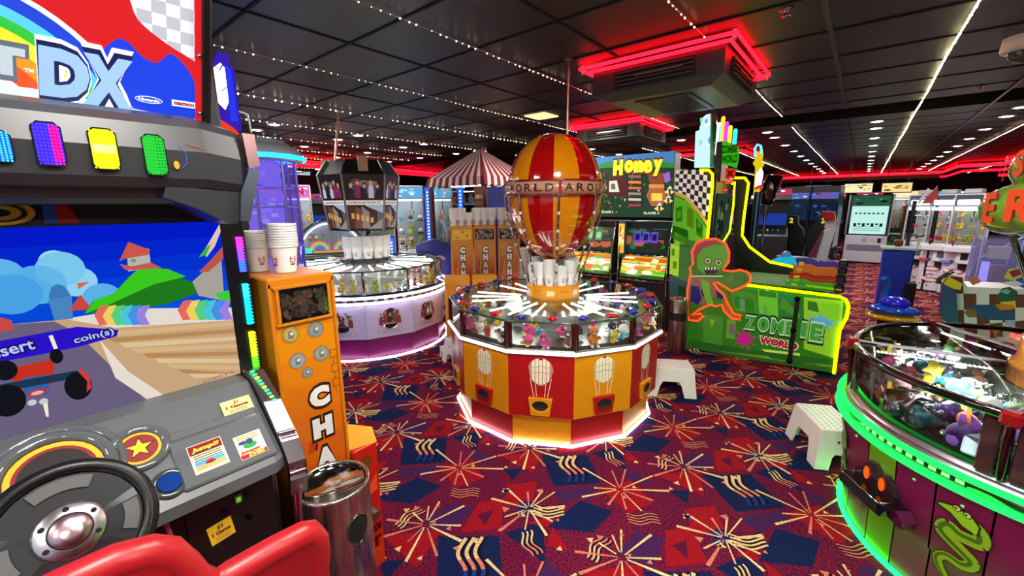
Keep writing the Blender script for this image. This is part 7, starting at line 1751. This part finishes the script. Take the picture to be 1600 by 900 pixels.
# bent yellow sign post
t = thing('neon_tower_sign', 'narrow sign tower with blue hoop and yellow teeth, right of the zombie topper', 'sign', (-1.1, 6.3, 0))
f = wall_frame((0, 6.3, 0), -90)
b = B(); b.prism(ons(f, (1177, 305), (1180, 262), (1176, 255), (1181, 248), (1180, 240), (1186, 236), (1192, 240), (1190, 252), (1194, 256), (1190, 262), (1186, 300), (1180, 308)), f, -.04, 0, '#e8c818', 'glow0.8'); b.build('yellow_board', t)
b = B(); b.prism(ons(f, (1180, 292), (1182, 272), (1190, 262), (1193, 270), (1190, 288)), f, .01, .03, '#ffffff', 'glow2'); b.build('white_panel', t)
b = B(); b.prism(ons(f, (1179, 297), (1181, 292), (1190, 288), (1190, 293)), f, .01, .03, '#d02048', 'glow1'); b.build('red_panel', t)
b = B(); b.tube([f.p(*on(f, x, y), .02) for x, y in ((1181, 245), (1180, 232), (1184, 226), (1189, 228), (1191, 240))], .014, '#58c0f0', 'glow2', 8); b.build('blue_hoop', t)
(u, v), _ = on(f, 1184, 300), 0; b = B(); b.cyl(f.p(u, 0, -.02), f.p(u, v, -.02), .045, '#4a6478', 'metal', n=12); b.build('pole', t)
# touch kiosk
p = at_d(1347, 360, 14.4); f = wall_frame((p.x, p.y, 0), -90); 
def fx(px, py): return on(f, px, py)
t = thing('touch_screen_kiosk', 'tall white touch-screen kiosk with pale green game menu, beside the corridor at the back', 'kiosk', (p.x, p.y, 0))
L_, R_ = fx(1313, 400)[0], fx(1385, 400)[0]; top, mid, bot = fx(1350, 304)[1], fx(1350, 368)[1], fx(1350, 408)[1]
b = B(); b.box(((L_+R_)/2, (mid+.03)/2, -.2), (R_-L_-.08, mid-.03, .4), '#c4c0d0', 'plastic', .015, fr=f); b.build('lower_case', t)
b = B(); b.box(((L_+R_)/2, (mid+top)/2, -.12), (R_-L_-.06, top-mid, .12), '#0c0c10', 'gloss', .01, fr=f); b.build('screen_case', t)
for u in (L_+.03, R_-.03): b = B(); b.box((u, (mid+top)/2, -.1), (.04, top-mid, .16), '#a8a8b4', 'metal', .006, fr=f); b.build('side_rail', t)
b = B(); cu = (L_+R_)/2; hw = (R_-L_)/2-.10; hh = top-mid
b.frect(f, cu-hw, cu+hw, mid+hh*.72, top-.04, '#2a5a40', 'glow0.8', -.055); b.frect(f, cu-hw, cu+hw, mid+.04, mid+hh*.72, '#b8e8dc', 'glow0.9', -.055)
b.collage(f, cu-hw, cu+hw, mid+hh*.74, top-.05, ['#1c4030', '#58906a', '#0c2018'], 8, 2, 'glow0.7', -.054)
for k in range(7): b.frect(f, cu-hw*.8+k*hw*.24, cu-hw*.66+k*hw*.24, mid+hh*.52, mid+hh*.56, '#2a5a60', 'glow0.6', -.053); b.frect(f, cu-hw*.8+k*hw*.24, cu-hw*.64+k*hw*.24, mid+hh*(.22+.04*(k % 2)), mid+hh*.30, '#0c3038', 'glow0.6', -.053)
for k in range(3): b.fline(f, [(cu-hw*.8, mid+hh*(.12+.05*k)), (cu+hw*.7, mid+hh*(.12+.05*k))], .012, '#184048', 'glow0.6', -.053)
b.build('screen', t)
b = B(); b.fdisc(f, cu-.02, mid-.12, .05, '#5a5a6a', 'print', .004); b.fdisc(f, cu-.02, mid-.12, .035, '#b8b8c8', 'print', .005); b.frect(f, cu+hw*.3, cu+hw*.5, mid-.15, mid-.09, '#b0a870', 'print', .004); b.frect(f, cu+hw*.65, cu+hw*.85, mid-.18, mid-.06, '#101014', 'print', .004); b.frect(f, cu-hw, cu+hw, mid-.40, mid-.24, '#77758a', 'print', .004); b.build('controls', t)
# black barrier and machine right of it
crane(1400, 16.0, .6, 1.9, 'yellow-fronted machine with lit header right of the touch-screen kiosk', '#f0e0a0', '#f0f0f0', 51, [2, 12], body='#1a1a20', facing=-90)
# white triple claw machine
m = None
for k, px in enumerate((1424, 1460, 1497)):
    p = at_d(px, 400, 10.7-.18*k); u = 0
    mm = crane(px, 10.7-.18*k, .36, 1.72, ['white claw machine with bright double lamp, leftmost of the triple at right', 'white claw machine with bright double lamp, middle of the triple at right', 'white claw machine with bright double lamp and yellow prizes, right of the triple'][k], '#50525c', '#70727c', 53+k, [[8, 12, 4], [12, 4, 2], [2, 5, 14]][k], body='#d4d2de', facing=-112, dep=.5)
    for z, hh in ((1.60, .09),):
        b = B(); b.M = None; bb = wall_frame((p.x, p.y, 0), -112); b.box((0, z-.02, .02), (.26, .085, .03), '#ffffff', 'glow3', .01, fr=bb); b.box((0, z-.13, .02), (.29, .055, .03), '#f8fcff', 'glow1.5', .01, fr=bb); b.build('header_lamp', mm)
        b = B(); b.box((0, 1.765, -.2), (.2, .07, .2), '#b8b8c0', 'plastic', .01, fr=bb); b.build('top_box', mm)
        b = B(); b.box((.08, .68, .03), (.18, .24, .06), '#e0dee6', 'plastic', .01, fr=bb); b.box((.09, .69, .062), (.09, .12, .004), '#1a1a1e' if k == 2 else '#5a5a64', 'print', 0, fr=bb); b.box((-.13, .80, .05), (.12, .05, .02), '#e0a030', 'print', .002, fr=bb); b.box((-.13, .58, .04), (.12, .05, .02), ['#c03a60', '#c03a60', '#8a70e0'][k], 'print', .002, fr=bb); b.build('coin_unit', mm)
        b = B(); g_ = Fr(bb.p(0, 0, 0), bb.x, bb.y)
        for zz_ in (.42, .22): b.fdisc(g_, 0, zz_, .11, '#a83048', 'print', .004, ry=.045); b.fdisc(g_, 0, zz_, .085, '#e8dcd8', 'print', .005, ry=.028); b.ftext(g_, 'CLAW', 0, zz_, .03, '#902038', 'print', .006, .05) if False else None
        b.collage(g_, -.17, .17, .08, .36, ['#a83048', '#d8c0b8', '#5a2a2a', '#e8e4ea'], 12, 60+k, w=.0065, sz=.2); b.build('front_print', mm)
# blue machine between kiosk and claw machines
p = at_d(1396, 430, 8.3); f = wall_frame((p.x, p.y, 0), -90); t = thing('blue_ride_machine', 'blue game machine with glass box top, left of the triple claw machines', 'arcade machine', (p.x, p.y, 0))
b = B(); b.box((.02, .45, -.25), (.34, .9, .5), '#1434b8', 'plastic', .02, fr=f); b.build('body', t)
b = B(); b.box((.02, 1.02, -.2), (.40, .22, .4), '#b8c8d0', 'glass', 0, fr=f); b.build('glass_box', t)
b = B(); b.box((.02, .92, -.22), (.42, .03, .46), '#c8d4d8', 'metal', .004, fr=f); b.build('rim', t)
b = B(); b.box((0, 1.0, -.1), (.10, .10, .1), '#8a3a30', 'gloss', .02, fr=f); b.build('inner_toy', t)
b = B(); b.box((.2, .28, .05), (.12, .36, .12), '#0a0a0c', 'plastic', .02, fr=f); b.build('speaker', t)
# low kart-shaped platform, blue over yellow
t = thing('blue_yellow_scooter', 'low rounded blue ride with a yellow lower edge on the carpet, behind the snake machine', 'ride', (.36, 5.5, 0))
c = at_z(1395, 490, .40)
for nm, zz_, rx, ry, col, hh in (('yellow_hull', .36, .24, .16, '#e8b018', .05), ('blue_hull', .44, .22, .15, '#1a50d0', .06), ('seat_cushion', .52, .13, .11, '#2a2ae0', .07)):
    b = B(); b.ball((c.x, c.y, zz_), (rx, ry, hh), col, 'gloss', 20, 10); b.build(nm, t)
b = B(); b.cyl((c.x, c.y, 0), (c.x, c.y, .34), .12, '#10141c', 'plastic', n=18); b.build('pedestal', t)
b = B(); b.tube([(c.x-.1, c.y+.05, .5), (c.x-.08, c.y+.08, .72), (c.x-.12, c.y+.03, .78)], .03, '#1c68c8', 'gloss', 10); b.build('steering_post', t)
# wide dark booths at far right with grey screens
for k, (px, D, lab) in enumerate(((1446, 15.5, 'dark curved booth with grey top lamps behind the claw machines, left one'), (1505, 15.5, 'dark curved booth with grey top lamps behind the claw machines, right one'), (1560, 13.0, 'dark booth behind the coiled snake sign'))):
    p, a = front_at(px, 330, D); f = wall_frame((p.x, p.y, 0), a); t = thing('dark_booth', lab, 'booth', (p.x, p.y, 0))
    b = B(); b.prism([(-.42, 0), (.42, 0), (.42, 1.45), (.28, 1.72), (0, 1.82), (-.28, 1.72), (-.42, 1.45)], f, -.5, 0, '#0d0d10', 'plastic'); b.build('shell', t)
    for u in (-.2, .2): b = B(); b.box((u, 1.52, .05), (.28, .08, .1), '#6a6a70', 'plastic', .01, fr=f); b.build('top_lamp', t)
    b = B(); b.frect(f, -.36, .36, .7, 1.35, '#16161c', 'glow0.2', .002)
    for q_ in range(5): b.frect(f, -.3, .3, .75+.12*q_, .79+.12*q_, '#3a3a40', 'print', .003)
    b.build('front', t)
# red and white flag shape and tall white bar
t = thing('red_slide_sign', 'red triangular board with a slanting white bar above the triple claw machines', 'sign', (1.2, 10.5, 0))
f = wall_frame((0, 10.5, 0), -90); b = B(); b.prism(ons(f, (1440, 318), (1465, 290), (1468, 318)), f, -.05, 0, '#8a1c20', 'paint'); b.build('red_board', t)
b = B(); P = ons(f, (1432, 318), (1450, 294), (1453, 296), (1437, 318)); b.prism(P, f, .0, .05, '#b8a8b0', 'plastic'); b.build('white_bar', t)
b = B(); (u, v) = on(f, 1466, 318); b.cyl(f.p(u, 0, -.02), f.p(u, v+.1, -.02), .03, '#40404a', 'metal', n=8); b.cyl(f.p(u-.3, 0, -.02), f.p(u-.3, v+.05, -.02), .03, '#40404a', 'metal', n=8); b.build('post', t)
# tall clear prize tower leaning and chequered kart game at right
p, a = front_at(1553, 440, 6.1); f = wall_frame((p.x, p.y, 0), -90+5); _zt, _zb = at_d(1560, 374, 6.1).z, at_d(1545, 456, 6.1).z; _zm, _zh = (_zt+_zb)/2, _zt-_zb; t = thing('clear_prize_tower', 'tall clear acrylic prize tower with violet light, between the snake sign and the chequered kart', 'arcade machine', (p.x, p.y, 0))
b = B(); b.box((0, _zb/2, -.14), (.26, _zb, .28), '#303048', 'plastic', .01, fr=f); b.build('base', t)
b = B(); b.box((0, _zm, -.14), (.26, _zh, .26), '#dcd8ff', 'tint', 0, fr=f); b.build('clear_case', t)
b = B()
for u in (-.13, .13):
    for w in (0, -.27): b.box((u, _zm, w), (.012, _zh, .012), '#b8b8e8', 'gloss', .002, fr=f)
b.build('edge', t)
b = B(); b.box((-.06, _zm-.08, -.08), (.05, .22, .05), '#a8a0f0', 'glow1', .004, fr=f); b.build('violet_lamp', t)
b = B(); b.box((.04, _zm-.1, -.12), (.10, .2, .1), '#8a6070', 'print', .004, fr=f); b.box((.02, _zm+.12, -.12), (.14, .12, .1), '#d8d8b0', 'print', .004, fr=f); b.build('prize_stack', t)
t = thing('kart_ride', 'red and white chequered kart game with blue flame picture and black steering post, at right', 'arcade machine', (.75, 4.6, 0))
kq = lambda x, y: (1350+x/5, 380+y/5)
f = wall_frame((0, 4.55, 0), -90); KP = [kq(660, 240), kq(1180, 420), kq(1250, 450), kq(1250, 640), kq(690, 580), kq(700, 420)]
KP = [(1482, 428), (1500, 432), (1512, 448), (1600, 452), (1640, 470), (1640, 560), (1484, 540)]
b = B(); P = ons(f, *KP); b.prism(P, f, -.3, 0, '#d4d0d4', 'plastic')
def kp(pts, col, w): b.fpoly(f, ons(f, *[kq(*p) for p in pts]), col, 'print', w)
qa, qb, qc, qd = (1484, 432), (1606, 440), (1606, 520), (1488, 538)
for i in range(6):
    for j in range(4):
        if (i+j) % 2: continue
        A = [bil(qa, qb, qc, qd, (i+u)/6, (j+v)/4) for u, v in ((0, 0), (1, 0), (1, 1), (0, 1))]
        if A[0][1] < 452-(20 if A[0][0] < 1510 else 0): continue
        b.fpoly(f, ons(f, *A), '#6a1420', 'print', .0015)
kp([(790, 260), (880, 258), (920, 300), (850, 330)], '#c86a6a', .0018)
kp([(800, 500), (870, 480), (1020, 480), (1060, 520), (1180, 540), (1180, 600), (1000, 600), (820, 570)], '#2c3c78', .003); kp([(780, 540), (820, 510), (880, 530), (880, 570), (820, 580)], '#8a5a20', .0033); kp([(1020, 480), (1080, 470), (1180, 490), (1150, 520), (1060, 520)], '#c87818', .0034); kp([(1060, 460), (1180, 450), (1190, 510), (1100, 500)], '#d8c030', .0032)
kp([(1020, 440), (1080, 350), (1140, 340), (1200, 380), (1200, 440), (1100, 470)], '#2a4a3c', .003); kp([(1060, 380), (1100, 355), (1150, 370), (1120, 400)], '#70a8a8', .0034); kp([(1090, 270), (1130, 200), (1250, 190), (1250, 260), (1150, 290)], '#d8c040', .003); kp([(1130, 220), (1200, 200), (1240, 240), (1160, 270)], '#8a1c1c', .0034)
kp([(1060, 310), (1180, 290), (1250, 320), (1180, 340)], '#dcd8e0', .0036); kp([(1100, 600), (1180, 600), (1180, 650), (1110, 640)], '#a8a8d8', .0036)
b.build('chequered_side', t)
b = B(); (u, v0), (_, v1) = on(f, 1480, 540), on(f, 1480, 445); b.prism(ons(f, (1470, 440), (1490, 450), (1494, 500), (1486, 510), (1467, 490)), f, .0, .12, '#2a3a6a', 'plastic'); b.build('blue_console', t)
b = B(); b.prism(ons(f, (1472, 440), (1480, 430), (1500, 440), (1497, 450), (1480, 447)), f, .02, .10, '#d8c830', 'gloss'); b.build('yellow_cap', t)
b = B(); b.tube([f.p(*on(f, x, y), .10) for x, y in ((1463, 440), (1466, 432), (1480, 424), (1487, 421))], .014, '#16161a', 'gloss', 8); b.build('steering_rim', t)
b = B(); b.bx(.55, 1.2, 4.56, 5.4, 0, .30, '#1a1a1e', 'plastic', .01); b.build('platform', t)
p, a = front_at(1600, 400, 6.5); f = wall_frame((p.x, p.y, 0), a); b = B(); b.prism([(-.45, 0), (.6, 0), (.6, 1.32), (.1, 1.36), (-.3, 1.0)], f, -.4, 0, '#1c5ca0', 'plastic'); b.frect(f, -.2, .5, .2, .9, '#2068b0', 'print', .002); b.build('blue_slanted_cabinet', label='blue slanted cabinet behind the coiled snake sign at the right edge', cat='cabinet')

# ================================================================ generic dark cabinets filling the far rows
def arcade_cab_proto(c1, c2, body):
    m = thing('arcade_cabinet', 'x', 'arcade machine', (0, 0, 0), None); f = wall_frame((0, 0, 0), -90)
    b = B(); sp_ = [(-.0, .0), (-.55, 0), (-.55, 1.85), (-.10, 1.9), (-.06, 1.66), (-.22, 1.62), (-.28, 1.08), (-.02, .92), (0, .88)]
    g = Fr((0, 0, 0), (0, -1, 0), (0, 0, 1)); b.prism([(x, z) for x, z in sp_], g, -.33, .33, body, 'plastic'); b.build('cabinet_body', m)
    b = B(); q = Fr((0, .25, 1.35), (1, 0, 0), (0, .06, .54)); b.frect(q, -.29, .29, -.24, .24, c1, 'glow0.7', .004); b.collage(q, -.28, .28, -.23, .23, [c1, c2, '#e8e8f0', '#202840'], 12, 3, 'glow0.7', .005); b.build('screen', m)
    b = B(); q = Fr((0, .08, 1.78), (1, 0, 0), (0, -.04, .24)); b.frect(q, -.31, .31, -.10, .10, c2, 'glow1', .004); b.collage(q, -.3, .3, -.09, .09, [c1, c2, '#ffffff'], 8, 5, 'glow1', .005); b.build('marquee', m)
    b = B(); q = Fr((0, .13, 1.0), (1, 0, 0), (0, .26, .16)); 
    for k in range(4): b.fdisc(q, -.15+.1*k, 0, .02, ['#e03030', '#f0e040', '#3080e0', '#30c050'][k], 'glow0.8', .01)
    b.build('control_panel', m)
    return m
protos = [(arcade_cab_proto(*a), n) for a, n in ((('#2040a0', '#c02848', '#15151a'), 'black arcade cabinet with red marquee'), (('#a03020', '#e8a030', '#1a1012'), 'black arcade cabinet with orange marquee'), (('#208050', '#30a0d8', '#101418'), 'black arcade cabinet with blue marquee'), (('#8030a0', '#e060c0', '#18121c'), 'black arcade cabinet with pink marquee'))]
rowsp = []
for k in range(9): rowsp.append((-9.9-.12*k+(.0), 1.2+.95*k, 90-10, 'in the far row under the long red neon'))
for k in range(6): rowsp.append((-2.6+.9*k, 17.0, 0, 'in the far row beyond the touch kiosk'))
for k in range(4): rowsp.append((-6.5+.95*k, 9.6, 40, 'far behind the striped stall'))
for k in range(4): rowsp.append((3.4+1.0*k, 13.8, -18, 'in the far right row behind the snake sign'))
for k in range(2): rowsp.append((-2.4+.9*k, 10.6, 12, 'in the dark behind the zombie topper'))
used_p = set()
for i, (x, y, rz, where) in enumerate(rowsp):
    pr, n = protos[i % 4]; k = i % 4; lab = n+' '+where
    if k not in used_p: used_p.add(k); o = pr; o.location = (x, y, 0); o.rotation_euler = (0, 0, rad(rz)); o['label'] = lab; o['group'] = 'arcade cabinets in the far rows'
    else: dup(pr, (x, y, 0), (0, 0, rad(rz)), label=lab, group='arcade cabinets in the far rows')
# bar signs on the far back row
for k, (px, c) in enumerate(((1200, '#d03040'), (1340, '#f0e8b0'), (1400, '#f0d890'), (1278, '#5a70d0'))):
    p, a = front_at(px, 300, 14+k*.3); f = wall_frame((p.x, p.y, 0), a); m = thing('lit_sign_board', ['small red lit sign board far behind the driving seats', 'pale yellow lit sign board above the touch-screen kiosk', 'cream lit sign board right of the touch-screen kiosk', 'blue lit sign board above seat number 3'][k], 'sign', (p.x, p.y, 0))
    b = B(); b.box((0, 1.95, -.06), (.6, .26, .1), '#141418', 'plastic', .01, fr=f); b.frect(f, -.28, .28, 1.84, 2.06, c, 'glow0.9', .002); b.collage(f, -.27, .27, 1.85, 2.05, [c, '#6a5a50', '#ffffff', '#c08a40'], 12, k, 'glow0.7', .003); b.build('board', m)
    b = B(); b.cyl(f.p(-.2, 2.08, -.06), f.p(-.2, CEIL, -.06), .012, '#2a2a2e', 'metal', n=8); b.build('hanging_rod', m); b = B(); b.cyl(f.p(.2, 2.08, -.06), f.p(.2, CEIL, -.06), .012, '#2a2a2e', 'metal', n=8); b.build('hanging_rod', m)
# blue topper board beside the marquee of the driving game
t = thing('blue_topper_sign', 'tall jagged blue and violet backlit sign board with white glow, right of the rainbow marquee', 'sign', (-1.95, .72, 0))
f = wall_frame((-1.95, 0, 0), 0); O = [(320, 108), (330, 102), (336, 97), (340, 84), (344, 79), (348, 88), (352, 81), (358, 90), (361, 104), (367, 110), (370, 145), (374, 172), (378, 205), (350, 200), (322, 185)]
b = B(); b.prism(ons(f, *O), f, -.03, 0, '#3a20b8', 'glow0.8')
def tp(pts, c, w, m_='glow0.9'): b.fpoly(f, ons(f, *pts), c, m_, w)
tp([(320, 110), (330, 108), (345, 195), (323, 186)], '#6a3a9c', .001); tp([(333, 106), (344, 98), (354, 110), (357, 160), (352, 172), (340, 160)], '#f4f8ff', .002, 'glow2'); tp([(350, 100), (360, 108), (366, 150), (372, 190), (360, 190), (356, 150)], '#2838e8', .0025); tp([(322, 182), (340, 184), (365, 200), (376, 212), (358, 212), (322, 198)], '#e8401c', .003)
b.fline(f, ons(f, (336, 104), (342, 110), (350, 98)), .004, '#2020a0', 'glow0.9', .004); b.fline(f, ons(f, (352, 120), (356, 135), (345, 143)), .003, '#3040a0', 'glow0.9', .004)
b.build('printed_board', t)
b = B(); u, v = on(f, 345, 190); b.box((u, v/2, -.06), (.12, v, .08), '#141416', 'plastic', .006, fr=f); b.build('post', t)
b = B(); b.tube([f.p(*on(f, 372, 175), .01), f.p(*on(f, 384, 180), .02), f.p(*on(f, 390, 208), .02)], .004, '#c8ccd4', 'plastic', 6); b.build('cable', t)
